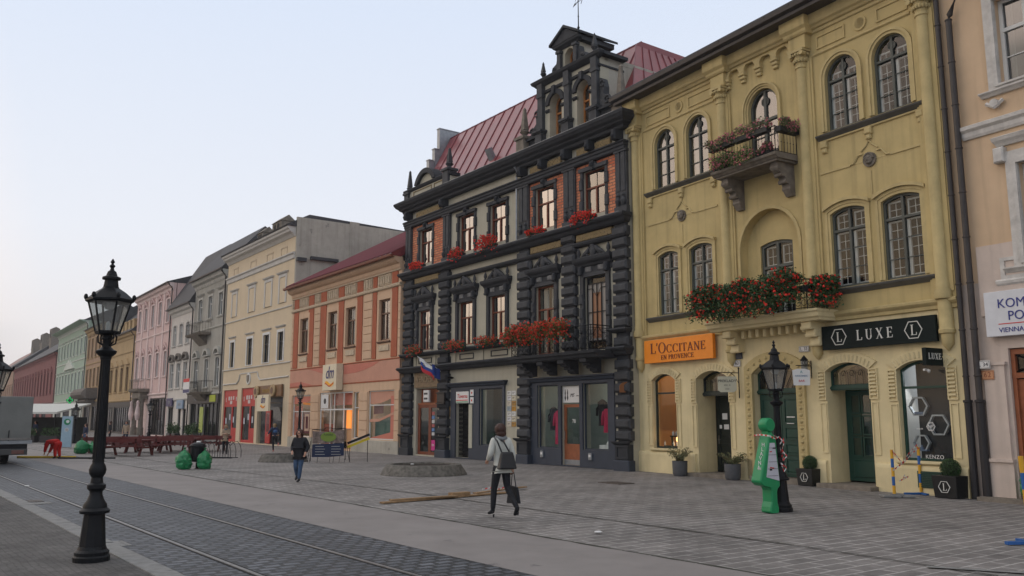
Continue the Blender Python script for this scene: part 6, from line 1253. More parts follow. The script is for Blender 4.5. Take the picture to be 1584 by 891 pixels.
dr = door_leaf(1.12, 2.08, .1, 2.72, .16, M_brownd, [(.12, .88, .04, .28), (.12, .88, .33, .60), (.12, .88, .65, .95)], nh, 'door'); dr2 = door_leaf(2.1, 3.05, .1, 2.72, .16, M_brownd, [(.12, .88, .04, .28), (.12, .88, .33, .60), (.12, .88, .65, .95)], nh, 'door', handle=False)
q = MB(); q.ring(outline(1.03, 3.09, .08, 3.40), outline(1.12, 3.0, .08, 3.28), .10, .2); q.box(1.03, 3.09, .09, .16, 2.74, 2.86); fr = q.build('door_frame', M_brownd, nh)
q = MB(); q.norec = 1; q.add([(1.1, .18, 2.86), (3.0, .18, 2.86), (3.0, .18, 3.3), (1.1, .18, 3.3)], [(0, 1, 2, 3)]); q.build('pane', M_glass, fr); q = MB(); q.tube([(1.12, .15, 2.88), (2.0, .15, 3.27)], .02, 4); q.tube([(1.12, .15, 3.27), (2.0, .15, 2.88)], .02, 4); q.build('grille', M_blackp, fr)
q = MB(); q.box(.3, 3.9, -.45, .03, -.1, .08); q.build('door_step', M_stone, nh)
rf = MB(); rf.prismx([(-.6, 13.3), (-.6, 13.45), (4, 15.6), (8, 13.4)], .0, NW_); rf.build('roof', M_slate, nh)
t = thing('shop_sign', 'white insurance sign board with blue lettering and a red line, cut by the picture edge', 'sign', loc(YO, YA, 13.10, -.02, 3.69), NA)
q = MB(); q.box(0, 3.6, -.16, 0, 0, 1.03); q.build('board', flat('white_sign_face', (.60, .62, .66), .4), t, bevel=.01)
M_navy = flat('navy_letters', (.02, .03, .20), .5)
text('lettering', 'KOMUNÁLNA', .30, M_navy, t, .30, -.162, .73, .004, align='LEFT', sx=.95); text('lettering', 'POISŤOVŇA', .30, M_navy, t, .52, -.162, .44, .004, align='LEFT', sx=.95)
text('lettering', 'VIENNA INSURANCE GROUP', .155, M_navy, t, .30, -.162, .13, .004, align='LEFT'); q = MB(); q.box(.3, 3.2, -.166, -.16, .265, .285); q.build('red_line', flat('sign_red', (.55, .02, .02)), t)
plate(12.92, 3.07, .34, .19, 'L. 34', 'white enamel L. 34 plate beside the wooden door at the right edge', M_plast, M_ink, .13, y=-.12)
plate(12.98, 2.83, .30, .21, '62', 'orange tile with number 62 beside the wooden door at the right edge', flat('orange_tile', (.52, .27, .14)), flat('brown_ink', (.22, .06, .03)), .17, y=-.06)
# ================================================================== the farther houses of the row
FO = (-91.009, 165.06); FAn = math.atan2(-.81583, .57829)
def fhouse(name, label, u0, u1, h, wallm, floors, roofm=M_slate, gfh=4.0, gfm=None, hoodm=None, trim=None, roof_h=3.0, shopm=None, depth=10, shops=None, framem=None, vline=None, side=None, rdep=None):
    """floors: list of (z0, z1, [window centres], width, rise, hood kind)"""
    o = loc(FO, FAn, u0, 0); hn = thing(name, label, 'house', o, FAn); W = u1 - u0; trim = trim or M_band; holes = []; shops = shops or []
    for (z0, z1, cs, w, rise, hk) in floors: holes += [outline(c - w / 2, c + w / 2, z0, z1, rise, 8) for c in cs]
    wall_mesh([(0, gfh), (0, h), (W, h), (W, gfh)], holes, 0, .25).build('wall', wallm, hn)
    wall_mesh([(0, -.2), (0, gfh), (W, gfh), (W, -.2)], [outline(a, b, c, d) for a, b, c, d in shops], 0, .3).build('ground_floor_wall', gfm or wallm, hn)
    q = MB(); q.box(.02, .3, .32, depth, -.1, h); q.box(W - .3, W - .02, .32, depth, -.1, h); q.build('side_wall', side or wallm, hn); q = MB(); q.box(.3, W - .3, 1.3, 1.4, 0, h - .3); q.box(.3, W - .3, .33, depth, h - .3, h - .1); q.build('interior', M_room, hn)
    k = 0
    for (z0, z1, cs, w, rise, hk) in floors:
        for c in cs:
            wn_ = window(hn, c - w / 2, c + w / 2, z0, z1, rise, y=.12, fw=.07, frame=framem or M_white, pane=M_glass, trans=.66, mull=1, seed=k + int(u0)); k += 1
            q = MB(); q.ring(outline(c - w / 2 - .18, c + w / 2 + .18, z0, z1 + .16, rise * 1.2, 8), outline(c - w / 2, c + w / 2, z0, z1, rise, 8), -.05, .01, closed=False); q.build('surround', trim, wn_)
            q = MB(); q.cornice(c - w / 2 - .22, c + w / 2 + .22, [(.04, z0 - .2), (.12, z0 - .1), (.12, z0 - .02)], ends=(.3, .3)); q.build('sill', trim, wn_)
            if hk == 'flat': q = MB(); q.cornice(c - w / 2 - .26, c + w / 2 + .26, [(.04, z1 + .3), (.18, z1 + .42), (.22, z1 + .5)], ends=(.5, .5)); q.build('hood', trim, wn_)
            elif hk == 'arch': q = MB(); q.ring(outline(c - w / 2 - .32, c + w / 2 + .32, z1 + .25, z1 + .95, .62, 10)[1:-1], outline(c - w / 2 - .1, c + w / 2 + .1, z1 + .25, z1 + .72, .42, 10)[1:-1], -.25, .01, closed=False); q.box(c - w / 2 - .32, c + w / 2 + .32, -.22, .01, z1 + .22, z1 + .32); q.build('hood', hoodm or trim, wn_)
            elif hk == 'gable': q = MB(); q.prism([(c - w / 2 - .35, z1 + .25), (c - w / 2 - .3, z1 + .4), (c, z1 + .95), (c + w / 2 + .3, z1 + .4), (c + w / 2 + .35, z1 + .25)], -.22, .01); q.build('hood', hoodm or trim, wn_)
            elif hk == 'rococo':
                q = MB(); q.tube([(c - w / 2 - .15, -.06, z1 + .15), (c - .3, -.1, z1 + .5), (c, -.14, z1 + .75), (c + .3, -.1, z1 + .5), (c + w / 2 + .15, -.06, z1 + .15)], [.06, .09, .14, .09, .06], 6); q.ball((c, -.1, z1 + .42), .16, 7, 5); q.build('ornament', hoodm or trim, wn_)
    q = MB(); q.cornice(0, W, [(.04, h - .75), (.1, h - .62), (.14, h - .45), (.36, h - .32), (.42, h - .14), (.5, h)], ends=(0, 0)); q.build('main_cornice', trim, hn)
    q = MB(); q.cornice(0, W, [(.03, gfh - .15), (.14, gfh - .02), (.14, gfh + .08), (.02, gfh + .12)], ends=(0, 0)); q.build('string_course', trim, hn)
    if vline: q = MB(); q.cornice(0, W, [(.02, vline - .1), (.10, vline), (.10, vline + .1)], ends=(0, 0)); q.build('moulding', trim, hn)
    rf = MB(); rf.prismx([(-.55, h + .01), (-.58, h + .1), (rdep or depth * .5, h + roof_h), (depth, h), (-.1, h)], -.1, W + .02); rf.build('roof', roofm, hn)
    q = MB(); q.prismx([(-.68, h + .08), (-.66, h - .02), (-.56, h - .05), (-.5, h + .08)], -.15, W + .05); q.build('gutter', M_bpipe, hn)
    q = MB(); q.tube([(W - .1, -.14, 0), (W - .1, -.14, h - .6), (W - .1, -.55, h - .1)], .065, 7); q.build('downpipe', M_bpipe, hn)
    for j, (a, b, c, d) in enumerate(shops):
        q = MB(); q.ring(outline(a, b, c, d), outline(a + .12, b - .12, c + .1, d - .12), .08, .16)
        for k in range(1, max(2, int((b - a) / 1.1))): x = a + (b - a) * k / max(2, int((b - a) / 1.1)); q.box(x - .04, x + .04, .085, .155, c, d)
        s_ = q.build('shopfront', shopm or flat('dark_grey_shopfront', (.03, .04, .05)), hn); q = MB(); q.norec = 1; q.add([(a, .14, c), (b, .14, c), (b, .14, d), (a, .14, d)], [(0, 1, 2, 3)]); q.build('pane', M_glass, s_)
    return hn, W
M_greyr = mat('warm_grey_render', (.34, .325, .285), .88, .14, .6, bump=.2, streak=.5, spots=((.22, .21, .19), 1.2, .66))
M_wcream = mat('off_white_render', (.58, .54, .49), .88, .07, .6, bump=.15, streak=.3)
M_pink = mat('pink_render', (.60, .43, .40), .88, .07, .6, bump=.15, streak=.3)
M_pinkw = mat('pinkish_white_moulding', (.68, .54, .51), .85, .12, 2, streak=.3)
M_ochre = mat('ochre_render', (.42, .30, .16), .88, .10, .6, bump=.15, streak=.4)
M_brn = mat('brown_render', (.36, .24, .16), .88, .12, .6, bump=.15, streak=.4)
M_mint = mat('mint_green_render', (.33, .42, .33), .88, .07, .6, bump=.15, streak=.3)
M_mintw = mat('pale_mint_moulding', (.55, .58, .52), .85, .1, 2, streak=.3)
M_oxred = mat('oxblood_red_render', (.21, .075, .072), .88, .14, .6, bump=.15, streak=.5)
M_orng = mat('faded_orange_render', (.34, .22, .15), .88, .12, .5, streak=.3)
M_darkshop = flat('black_brown_shopfront', (.022, .020, .022), .5)
g1, W = fhouse('grey_house', 'grey three storey house with two small iron balconies beside the tall cream house', 106.2, 115.9, 14.3, M_greyr,
    [(10.55, 12.5, [2.0, 5.1, 8.2], 1.15, 0, 'flat'), (4.5, 6.95, [1.6, 4.9, 8.1], 1.2, 0, 'arch')], gfh=3.9, gfm=M_greyr, shops=[(.3, 9.3, .1, 3.2)], vline=9.6, roof_h=4.1, rdep=3.0, shopm=M_darkshop, trim=mat('pale_grey_moulding', (.42, .41, .37), .85, .15, 2, streak=.4))
for (x0, x1, z) in ((1.0, 5.6, 9.25), (2.4, 7.0, 4.05)):
    bs_ = MB(); bs_.cornice(x0, x1, [(.8, z - .2), (.9, z - .12), (1.0, z)], ends=(.1, .1)); b_ = bs_.build('balcony', M_stone, g1)
    q = MB(); q.prismx([(0, z - .2), (-.8, z - .2), (-.4, z - .6), (0, z - 1.0)], (x0 + x1) / 2 - 1.2, (x0 + x1) / 2 + 1.2); q.build('console', M_stone, b_); railing(b_, x0 + .05, x1 - .05, .95, z, .95, step=.22)
t = thing('banner', 'white banner with red and blue bands on the lower balcony of the grey house', 'banner', loc(FO, FAn, 106.2 + 3.2, -1.02, 4.0), FAn)
q = MB(); q.box(-1.6, .4, -.03, 0, 0, 1.3); q.build('cloth', M_plast, t); q = MB(); q.box(-1.6, .4, -.04, -.03, 1.0, 1.3); q.build('red_band', flat('sign_red', (.55, .02, .02)), t); q = MB(); q.box(-1.6, .4, -.04, -.03, .05, .35); q.build('blue_band', M_dmb, t)
t = thing('shop_sign', 'dark fascia of the grey house with pale HOSTINEC lettering and a yellow green sign', 'sign', loc(FO, FAn, 106.4, -.1, 3.1), FAn)
q = MB(); q.box(0, 9.2, -.12, 0, 0, .72); q.build('board', M_darkshop, t); text('lettering', 'HOSTINEC', .5, flat('grey_letters', (.3, .3, .3)), t, 3.3, -.122, .36, .01); q = MB(); q.box(6.9, 8.6, -.16, -.12, .1, .66); q.build('yellow_sign', flat('yellow_green_sign', (.36, .42, .03)), t)
t = thing('banner_stand', 'upright yellow green poster in the dark shopfront of the grey house', 'poster', loc(FO, FAn, 110.0, -.05, .6), FAn); q = MB(); q.box(0, 1.05, -.05, 0, 0, 2.2); q.build('board', flat('lime_poster', (.38, .45, .10)), t)
g2, W = fhouse('white_house', 'narrow off white house with arched hood mouldings between the pink and the grey house', 97.9, 106.2, 12.5, M_wcream,
    [(8.9, 10.9, [1.5, 3.9, 6.3], 1.1, .1, None), (4.7, 7.1, [1.2, 3.7, 6.2], 1.35, 0, 'arch')], gfh=3.6, shops=[(.6, 2.6, .1, 2.9), (4.4, 5.4, .1, 2.7), (6.1, 7.2, .1, 2.7)], roof_h=5.95, rdep=3.0, hoodm=mat('dark_worn_moulding', (.14, .125, .11), .9, .2, 4), shopm=M_darkshop)
for u, z, lb, m_, tx in ((1.6, 3.0, 'dark violet sign above the left shop door of the white house', flat('violet_sign', (.06, .05, .12)), 'PUB'), (5.6, 2.75, 'pale blue grey sign projecting between the doors of the white house', flat('blue_grey_sign', (.22, .30, .40)), 'INFO')):
    t = thing('shop_sign', lb, 'sign', loc(FO, FAn, 97.9 + u, -.1, z), FAn); q = MB(); q.cham(-1.1, 1.1, -.12, 0, -.05, .75, .02); q.build('board', m_, t); text('lettering', tx, .4, flat('grey_letters', (.3, .3, .3)), t, 0, -.122, .35, .005)
g3, W = fhouse('pink_house', 'pink and white four storey house with rococo window ornaments and a stone portal balcony', 81.5, 97.9, 15.5, M_pink,
    [(11.6, 14.0, [1.6, 4.6, 7.9, 11.2, 14.6], 1.2, 0, 'rococo'), (6.1, 8.6, [1.6, 4.6, 7.9, 11.2, 14.6], 1.2, 0, 'rococo')], gfh=4.3, gfm=M_pinkw, shops=[(8.8, 15.9, .1, 3.9), (.5, 3.0, .1, 3.9)], vline=10.6, trim=M_pinkw, hoodm=M_pink, roof_h=2.0, shopm=M_darkshop)
for c in (3.1, 6.2, 9.5, 12.9): q = MB(); q.box(c - .25, c + .25, -.08, .01, 4.5, 14.7); q.build('pilaster', M_pinkw, g3)
q = MB(); q.cornice(4.0, 8.4, [(1.0, 4.6), (1.2, 4.75), (1.25, 4.95)], ends=(.1, .1)); b_ = q.build('balcony', M_stone, g3); railing(b_, 4.05, 8.35, 1.15, 4.95, 1.05, step=.25, m=M_stone); q = MB(); q.cham(4.3, 8.1, -.9, 0, 3.9, 4.6, .1); q.build('portal_head', M_stone, b_)
for x in (4.6, 7.8):
    q = MB(); q.lathe([(.34, 0), (.34, .8), (.26, .85), (.22, 3.5), (.30, 3.6), (.36, 3.95)], x, -.55, 10); q.build('portal_column', M_stone, g3); q = MB(); q.lathe([(.16, 1.6), (.3, 2.2), (.2, 2.9), (.14, 3.2), (.17, 3.5), (.08, 3.7)], x + .1, -.95, 9); q.build('portal_statue', M_pinkw, g3)
g4, W = fhouse('ochre_house', 'ochre two storey house with pointed window hoods partly behind the tall lamp post', 63.6, 81.5, 11.9, M_ochre,
    [(5.0, 7.9, [1.7, 4.8, 8.0, 11.2, 14.4], 1.4, .1, 'gable')], gfh=3.9, gfm=M_darkshop, shops=[(.8, 7.0, .1, 3.2), (8.0, 16.6, .1, 3.2)], roof_h=5.5, trim=M_ochre, vline=9.6, shopm=M_darkshop, framem=M_bwood)
for k in range(9): q = MB(); q.box(.4 + k * 2.05, 1.4 + k * 2.05, -.3, .3, 11.9, 13.2); q.box(.3 + k * 2.05, 1.5 + k * 2.05, -.35, .35, 13.2, 13.35); q.build('battlement', M_ochre, g4)
g5, W = fhouse('brown_house', 'brown house with an overhanging bay window between the mint and the ochre house', 48.2, 63.6, 14.6, M_brn,
    [(10.4, 13.2, [1.8, 4.7, 7.6, 10.5, 13.4], 1.3, 0, 'flat'), (6.2, 8.8, [1.8, 4.7, 7.6, 10.5, 13.4], 1.3, 0, None)], gfh=4.2, gfm=M_stone, shops=[(1.2, 6.0, .1, 3.5), (7.5, 14.2, .1, 3.5)], roof_h=3.5, trim=M_ochre, shopm=M_darkshop, vline=9.5, framem=M_bwood)
q = MB(); q.cham(.5, 11.0, -1.9, 0, 4.5, 5.9, .5); q.cham(1.5, 10.0, -1.3, 0, 3.9, 4.5, .4); q.build('bay_balcony', mat('dark_worn_moulding', (.14, .125, .11)), g5)
g6, W = fhouse('mint_house', 'mint green three storey house with pale trim and overhanging eaves', 17.8, 48.2, 16.3, M_mint,
    [(11.6, 14.0, [2 + 3.3 * k for k in range(9)], 1.4, 0, 'flat'), (5.9, 8.9, [2 + 3.3 * k for k in range(9)], 1.5, .1, 'flat')], gfh=4.4, gfm=M_mintw, shops=[(1.5, 9, .1, 3.4), (11, 18, .1, 3.4), (20, 28, .1, 3.4)], roof_h=3.0, trim=M_mintw, vline=10.7, shopm=M_darkshop)
q = MB(); q.prism([(10, 9.6), (15.2, 11.2), (20.4, 9.6)], -.3, .01); q.build('pediment', M_mintw, g6); q = MB(); q.cornice(0, 30.4, [(.3, 16.0), (1.1, 16.2), (1.3, 16.35)], ends=(0, 0)); q.build('eaves', M_mint, g6)
g7, W = fhouse('oxblood_house', 'long dark red house with a steep slate roof beyond the mint green house', -55.0, 17.8, 13.4, M_oxred,
    [(6.2, 10.2, [2.5 + 4.6 * k for k in range(15)], 1.7, 0, 'rococo')], gfh=4.6, gfm=M_oxred, shops=[(3 + 9 * k, 9 + 9 * k, .1, 3.4) for k in range(7)], roof_h=6.5, trim=M_oxred, shopm=M_darkshop, framem=M_bwood, depth=16)
for x in (38, 46, 54): chimney(g7, x, 7.0, 18.0, 3.2, 1.6, 3.2, M_stone)
g8, W = fhouse('orange_house', 'faded orange house at the far left end of the row', -97.0, -55.0, 14.2, M_orng,
    [(6.0, 9.6, [3 + 5 * k for k in range(8)], 1.8, 0, 'flat')], gfh=4.6, shops=[(3, 16, .1, 3.4)], roof_h=6.5, trim=M_orng, shopm=M_darkshop, depth=16)
g9, W = fhouse('rear_house', 'distant house with a low red tiled roof above the orange house', -160.0, -97.0, 13.6, M_cream, [(6, 9.4, [4 + 7 * k for k in range(8)], 2, 0, None)], gfh=4.6, roof_h=9, roofm=M_redwood, depth=20)
for x in (3, 23, 41): chimney(g8, x, 7.0, 18.0, 4.0, 1.8, 6.0, M_stone)
# ================================================================== street lamps
def make_lamp(label, x, y, H, light_up=False, group='ornate black street lamps', rz=.25):
    t = thing('street_lamp', label, 'street lamp', (x, y, 0), rz, group)
    k = H - 4.36                                            # only the shaft changes with the height
    q = MB(); q.lathe([(.222, 0), (.226, .06), (.208, .08), (.212, .12), (.18, .15), (.165, .19)], 0, 0, 24); q.lathe([(.165, .19), (.13, .60), (.15, .62)], 0, 0, 10); q.build('base', M_blackp, t)
    q = MB(); q.lathe([(.18, .61), (.188, .645), (.15, .68), (.145, .72), (.105, .78), (.08, .85), (.08, .89), (.115, .93), (.115, .975), (.08, 1.0), (.07, 1.07), (.10, 1.12), (.108, 1.17), (.095, 1.22), (.072, 1.26), (.075, 1.29)], 0, 0, 20); q.build('baluster', M_blackp, t, smooth=True)
    q = MB(); q.lathe([(.072, 1.29), (.055, 3.0 + k)], 0, 0, 16)
    for j in range(10): a = 2 * PI * j / 10; q.tube([(.072 * math.cos(a), .072 * math.sin(a), 1.31), (.055 * math.cos(a), .055 * math.sin(a), 2.98 + k)], .008, 4)
    q.build('shaft', M_blackp, t, smooth=True)
    z = 2.97 + k; q = MB(); q.lathe([(.07, z), (.075, z + .04), (.10, z + .06), (.13, z + .09), (.135, z + .12), (.09, z + .14), (.06, z + .17), (.055, z + .26), (.075, z + .29), (.06, z + .33), (.06, z + .38)], 0, 0, 16); q.build('capital', M_blackp, t, smooth=True)
    zl = 3.30 + k; q = MB()
    for j in range(4): a = PI / 4 + j * PI / 2; q.tube([(.05 * math.cos(a), .05 * math.sin(a), zl - .14), (.13 * math.cos(a), .13 * math.sin(a), zl - .10), (.14 * math.cos(a), .14 * math.sin(a), zl - .02), (.11 * math.cos(a), .11 * math.sin(a), zl + .04)], .012, 5)
    q.lathe([(.06, zl), (.16, zl + .02), (.17, zl + .05), (.16, zl + .06)], 0, 0, 6)
    n = 6; rb, rt, z0, z1 = .155, .27, zl + .05, zl + .46
    for j in range(n): a = 2 * PI * j / n; q.tube([(rb * math.cos(a), rb * math.sin(a), z0), (rt * math.cos(a), rt * math.sin(a), z1)], .013, 4)
    q.lathe([(rt + .02, z1 - .01), (rt + .045, z1 + .01), (rt + .045, z1 + .035), (rt, z1 + .05)], 0, 0, 6); q.build('lantern_frame', M_blackp, t)
    q = MB(); q.lathe([(rt + .03, z1 + .04), (.20, z1 + .13), (.11, z1 + .19), (.10, z1 + .21)], 0, 0, 6); q.lathe([(.10, z1 + .20), (.085, z1 + .30), (.12, z1 + .31), (.12, z1 + .34), (.075, z1 + .36), (.055, z1 + .42), (.03, z1 + .44), (.022, z1 + .47), (.04, z1 + .50), (.014, z1 + .53), (.03, z1 + .555), (.006, z1 + .60)], 0, 0, 10)
    for j in range(n): a = 2 * PI * j / n; q.ball(((rt + .035) * math.cos(a), (rt + .035) * math.sin(a), z1 + .065), .028, 6, 5, (1, 1, 1.5))
    q.build('lantern_roof', M_blackp, t)
    q = MB(); q.norec = 1
    for j in range(n):
        a, b = 2 * PI * j / n, 2 * PI * (j + 1) / n; q.add([(rb * math.cos(a), rb * math.sin(a), z0), (rb * math.cos(b), rb * math.sin(b), z0), (rt * math.cos(b), rt * math.sin(b), z1), (rt * math.cos(a), rt * math.sin(a), z1)], [(0, 1, 2, 3)])
    q.build('lantern_glass', M_lglass, t)
    q = MB(); q.lathe([(.03, z0), (.03, z0 + .12), (.012, z0 + .14)], 0, 0, 8); q.lathe([(.05, z1 - .1), (.09, z1 - .04), (.09, z1)], 0, 0, 10); q.build('burner', M_plast, t)
    return t
M_lglass = glass('dusty_lantern_glass', tint=(.30, .29, .27), ior=1.5, through=.62, rough=.08)
make_lamp('tall ornate black street lamp standing nearest, beside the granite kerb at the left', -5.51, 11.50, 4.02)
make_lamp('ornate black street lamp with clips, close behind the green figure board', 5.42, 17.52, 3.44, rz=.1)
make_lamp('ornate black street lamp in front of the peach drugstore', -12.94, 52.2, 4.05, rz=.5)
make_lamp('ornate black street lamp cut off by the left edge of the photo, above the truck', -11.15, 18.4, 3.46, rz=.4)
make_lamp('distant black street lamp beside the blue and white totem', -32.2, 63.2, 3.05)
make_lamp('distant black street lamp in front of the stone portal of the pink house', -27.9, 66.0, 3.4)
# ================================================================== the green figure shaped notice board
M_gplas = mat('glossy_green_plastic', (.010, .235, .085), .38, .1, 3)
t = thing('notice_figure', 'green human shaped notice board with HLAVNA lettering and stickers, in front of the lamp', 'notice board', (5.10, 17.20, 0), R(30))
body = [(-.10, 0), (-.12, .04), (-.11, .12), (-.07, .22), (-.07, .44), (-.10, .50), (-.28, .54), (-.36, .60), (-.36, .64), (-.10, 1.42), (-.06, 1.50), (-.05, 1.54)]
q = MB(); pr = body + [(.05, 1.54), (.07, 1.50), (.12, 1.44), (.18, .52), (.11, .46), (.09, .40), (.09, .20), (.12, .10), (.12, .03), (.10, 0)]
q.prism(pr, -.13, .13); q.build('body', M_gplas, t, bevel=.03)
q = MB(); q.lathe([(.12, -.11), (.14, -.08), (.14, .08), (.12, .11)], .0, 1.71, 22, 0, 'y'); q.box(-.06, .06, -.08, .08, 1.50, 1.62); q.build('head', M_gplas, t, smooth=True)
q = MB(); q.prism([(-.07, 1.36), (.06, 1.36), (.145, .62), (-.20, .70)], -.142, -.130); pn_ = q.build('poster', flat('grey_white_poster', (.50, .50, .55), .5), t)
rs = random.Random(4)
for k in range(5):
    z = .72 + k * .135; q = MB(); q.box(-.18 + k * .02, .11, -.148, -.143, z, z + .006); q.build('line', M_ink, pn_)
for k in range(7): z = .74 + rs.random() * .55; x = rs.uniform(-.12, .02); q = MB(); q.box(x, x + rs.uniform(.04, .1), -.147, -.143, z, z + .02); q.build('lettering', M_ink if k % 3 else M_dmr, pn_)
for k, ch_ in enumerate('HLAVNA'):
    w = text_mb(ch_, .11, .003); z = 1.32 - k * .088; xx = -.10 - (1.42 - z) * .333 - .012; w.xf(Matrix.Translation((xx, -.03, z)) @ Matrix.Rotation(R(-90), 4, 'Z') @ Matrix.Rotation(R(0), 4, 'X')); w.build('lettering', M_plast, t)
for k, ch_ in enumerate('61'):
    w = text_mb(ch_, .075, .003); z = .86; w.xf(Matrix.Translation((-.10 - (1.42 - z) * .333 - .012, -.06 - .05 * (k - .5) * 1.0, z)) @ Matrix.Rotation(R(-90), 4, 'Z')); w.build('lettering', M_plast, t)
t = thing('barrier_tape', 'crumpled red and white tape tied round the neck of the green figure board', 'tape', (5.10, 17.20, 0), R(30))
M_tr, M_tw = flat('tape_red', (.55, .03, .03), .5), flat('tape_white', (.62, .60, .58), .5)
def tape(t, pts, seg=.09, w=.035, seed=0):
    rr = random.Random(seed); P = [Vector(p) for p in pts]; Q = []
    for a, b in zip(P, P[1:]):
        n = max(1, int((b - a).length / seg)); Q += [a.lerp(b, k / n) for k in range(n)]
    Q.append(P[-1]); A, B = MB(), MB(); A.norec = B.norec = 1
    up = Vector((0, 0, w / 2)); prev = None
    for i in range(len(Q) - 1):
        j = Vector((rr.uniform(-1, 1), rr.uniform(-1, 1), rr.uniform(.3, 1))).normalized() * w / 2 if rr.random() < .5 else up
        (A if i % 2 else B).add([Q[i] - up, Q[i + 1] - j, Q[i + 1] + j, Q[i] + up], [(0, 1, 2, 3)])
    A.build('tape_red', M_tr, t); B.build('tape_white', M_tw, t)
tape(t, [(-.14, -.2, 1.50), (.0, -.22, 1.44), (.10, -.22, 1.48), (.22, -.24, 1.36), (.18, -.2, 1.22), (.27, -.25, 1.10), (.20, -.2, 1.02), (.16, -.22, 1.12), (.10, -.24, 1.26), (.14, -.2, 1.34), (.24, -.22, 1.44), (.2, -.2, 1.2), (.26, -.22, .86), (.20, -.22, .80), (.14, -.2, .96), (.22, -.22, .90)], .05, .035, 3)
tape(t, [(-.15, -.2, 1.50), (-.17, 0, 1.52), (-.15, .2, 1.5), (.15, .2, 1.5), (.18, 0, 1.5), (.1, -.2, 1.46)], .05, .03, 5)
# ================================================================== plants in pots
def pot_plant(label, x, y, w_, h_, seed, grp):
    t = thing('potted_shrub', label, 'potted plant', (x, y, 0), 0, grp); rr = random.Random(seed)
    q = MB(); q.lathe([(.20, 0), (.235, .06), (.245, .30), (.25, .47), (.22, .47), (.215, .42), (.01, .42)], 0, 0, 22); q.build('pot', mat('grey_pot', (.085, .088, .095), .7, .15, 4, bump=.2), t, smooth=True)
    st = MB(); pts = []
    for k in range(26):
        a = rr.random() * 2 * PI; l = rr.uniform(.5, 1) ; dx, dy = math.cos(a) * w_ * l, math.sin(a) * w_ * l; top = .42 + h_ * rr.uniform(.55, 1.0) * (1 - .3 * l)
        P = [Vector((dx * .08, dy * .08, .40)), Vector((dx * .35, dy * .35, .40 + (top - .4) * .55)), Vector((dx, dy, top))]; st.tube(P, [.009, .006, .003], 4)
        for j in range(34): f = rr.uniform(.15, 1); p = P[0].lerp(P[1], f * 2) if f < .5 else P[1].lerp(P[2], f * 2 - 1); pts.append(p + Vector((rr.gauss(0, .035), rr.gauss(0, .035), rr.gauss(0, .035))))
    st.build('stem', M_bwood, t); leaf_mb(pts, .022, .4, 1.7, rr).build('foliage', M_leafo, t)
pot_plant('bushy olive shrub in a round grey pot under the lit shop window', 5.45, 28.05, .48, .62, 1, 'olive shrubs in round grey pots')
pot_plant('sparser olive shrub in a round grey pot beside the dark shop door', 6.70, 26.25, .52, .50, 2, 'olive shrubs in round grey pots')
def cube_plant(label, x, y, s_, seed):
    t = thing('potted_shrub', label, 'potted plant', (x, y, 0), YA, 'box balls in black planters'); rr = random.Random(seed)
    b, tt, h = s_ * .44, s_ * .5, s_ * .82
    q = MB(); q.add([(-b, -b, 0), (b, -b, 0), (b, b, 0), (-b, b, 0), (-tt, -tt, h), (tt, -tt, h), (tt, tt, h), (-tt, tt, h)], [(0, 3, 2, 1), (4, 5, 6, 7), (0, 1, 5, 4), (1, 2, 6, 5), (2, 3, 7, 6), (3, 0, 4, 7)]); pl_ = q.build('planter', flat('black_planter', (.010, .011, .012), .5), t, bevel=.01)
    e = hexring(0, h * .5, s_ * .24, s_ * .022, -.5 * s_ + .022 * s_ - .014, -.47 * s_); l_ = serif_word('L', s_ * .26, d=.004); l_.xf(Matrix.Translation((s_ * .01, -s_ * .474, h * .5))); e.join(l_); e.build('emblem', M_letter, pl_)
    R_ = s_ * .36; cz = h + R_ * .72; q = MB(); q.ball((0, 0, cz), R_ * .86, 14, 10); q.build('core', flat('leaf_shade_core', (.012, .018, .010), .9), t)  # dark ball inside; the shade between the leaves is in its colour
    pts = []
    for k in range(4200):
        z = rr.uniform(-1, 1); a = rr.random() * 2 * PI; r_ = R_ * rr.uniform(.86, 1.05); s2 = math.sqrt(1 - z * z); pts.append((r_ * s2 * math.cos(a), r_ * s2 * math.sin(a), cz + r_ * z))
    leaf_mb(pts, .011, .4, 1.0, rr).build('foliage', M_leafd, t)
cube_plant('black cube planter with an L emblem and a box ball, between gate and glazed door', 8.30, 24.05, .56, 3)
cube_plant('black cube planter with an L emblem and a box ball, beside the brown downpipes', 10.35, 20.40, .62, 4)
# ================================================================== geraniums
def flower_box(name, label, w_, n_leaf, n_fl, at, rz, grp, seed, hgt=.34, depth=.3, drop=.12, lm=None, fm=None, box=True, fr=.028, fl_bias=.5, ls=.026):
    t = thing(name, label, 'flower box', at, rz, grp); rr = random.Random(seed)
    if box: q = MB(); q.cham(-w_ / 2, w_ / 2, -.10, .10, 0, .16, .01); q.build('box', flat('planter_box', (.02, .022, .022)), t)
    nb_ = max(4, int(w_ * 8)); bl_ = [(-w_ / 2 + w_ * (bi + rr.random()) / nb_, rr.uniform(-depth * .6, .03), rr.uniform(.04, hgt * .7), rr.uniform(.12, .2)) for bi in range(nb_)]
    def p(out_=0):
        b = rr.choice(bl_); a = rr.random() * 2 * PI; z = rr.uniform(-1, 1); s2 = math.sqrt(1 - z * z); r_ = b[3] * rr.uniform(.75 if out_ else .3, 1.1)
        y = b[1] + r_ * s2 * math.sin(a) - (drop * rr.random()); zz = b[2] + r_ * z * (.9) + .06 - (drop * rr.random() if rr.random() < .5 else 0)
        return (b[0] + r_ * s2 * math.cos(a) * 1.1, y, zz)
    leaf_mb([p(k % 2) for k in range(int(n_leaf * 1.3))], ls, .4, .9, rr).build('foliage', lm or M_leaf, t)
    blossom_mb([p(1) for _ in range(n_fl)], fr, rr).build('blossoms', fm or M_redf, t); return t
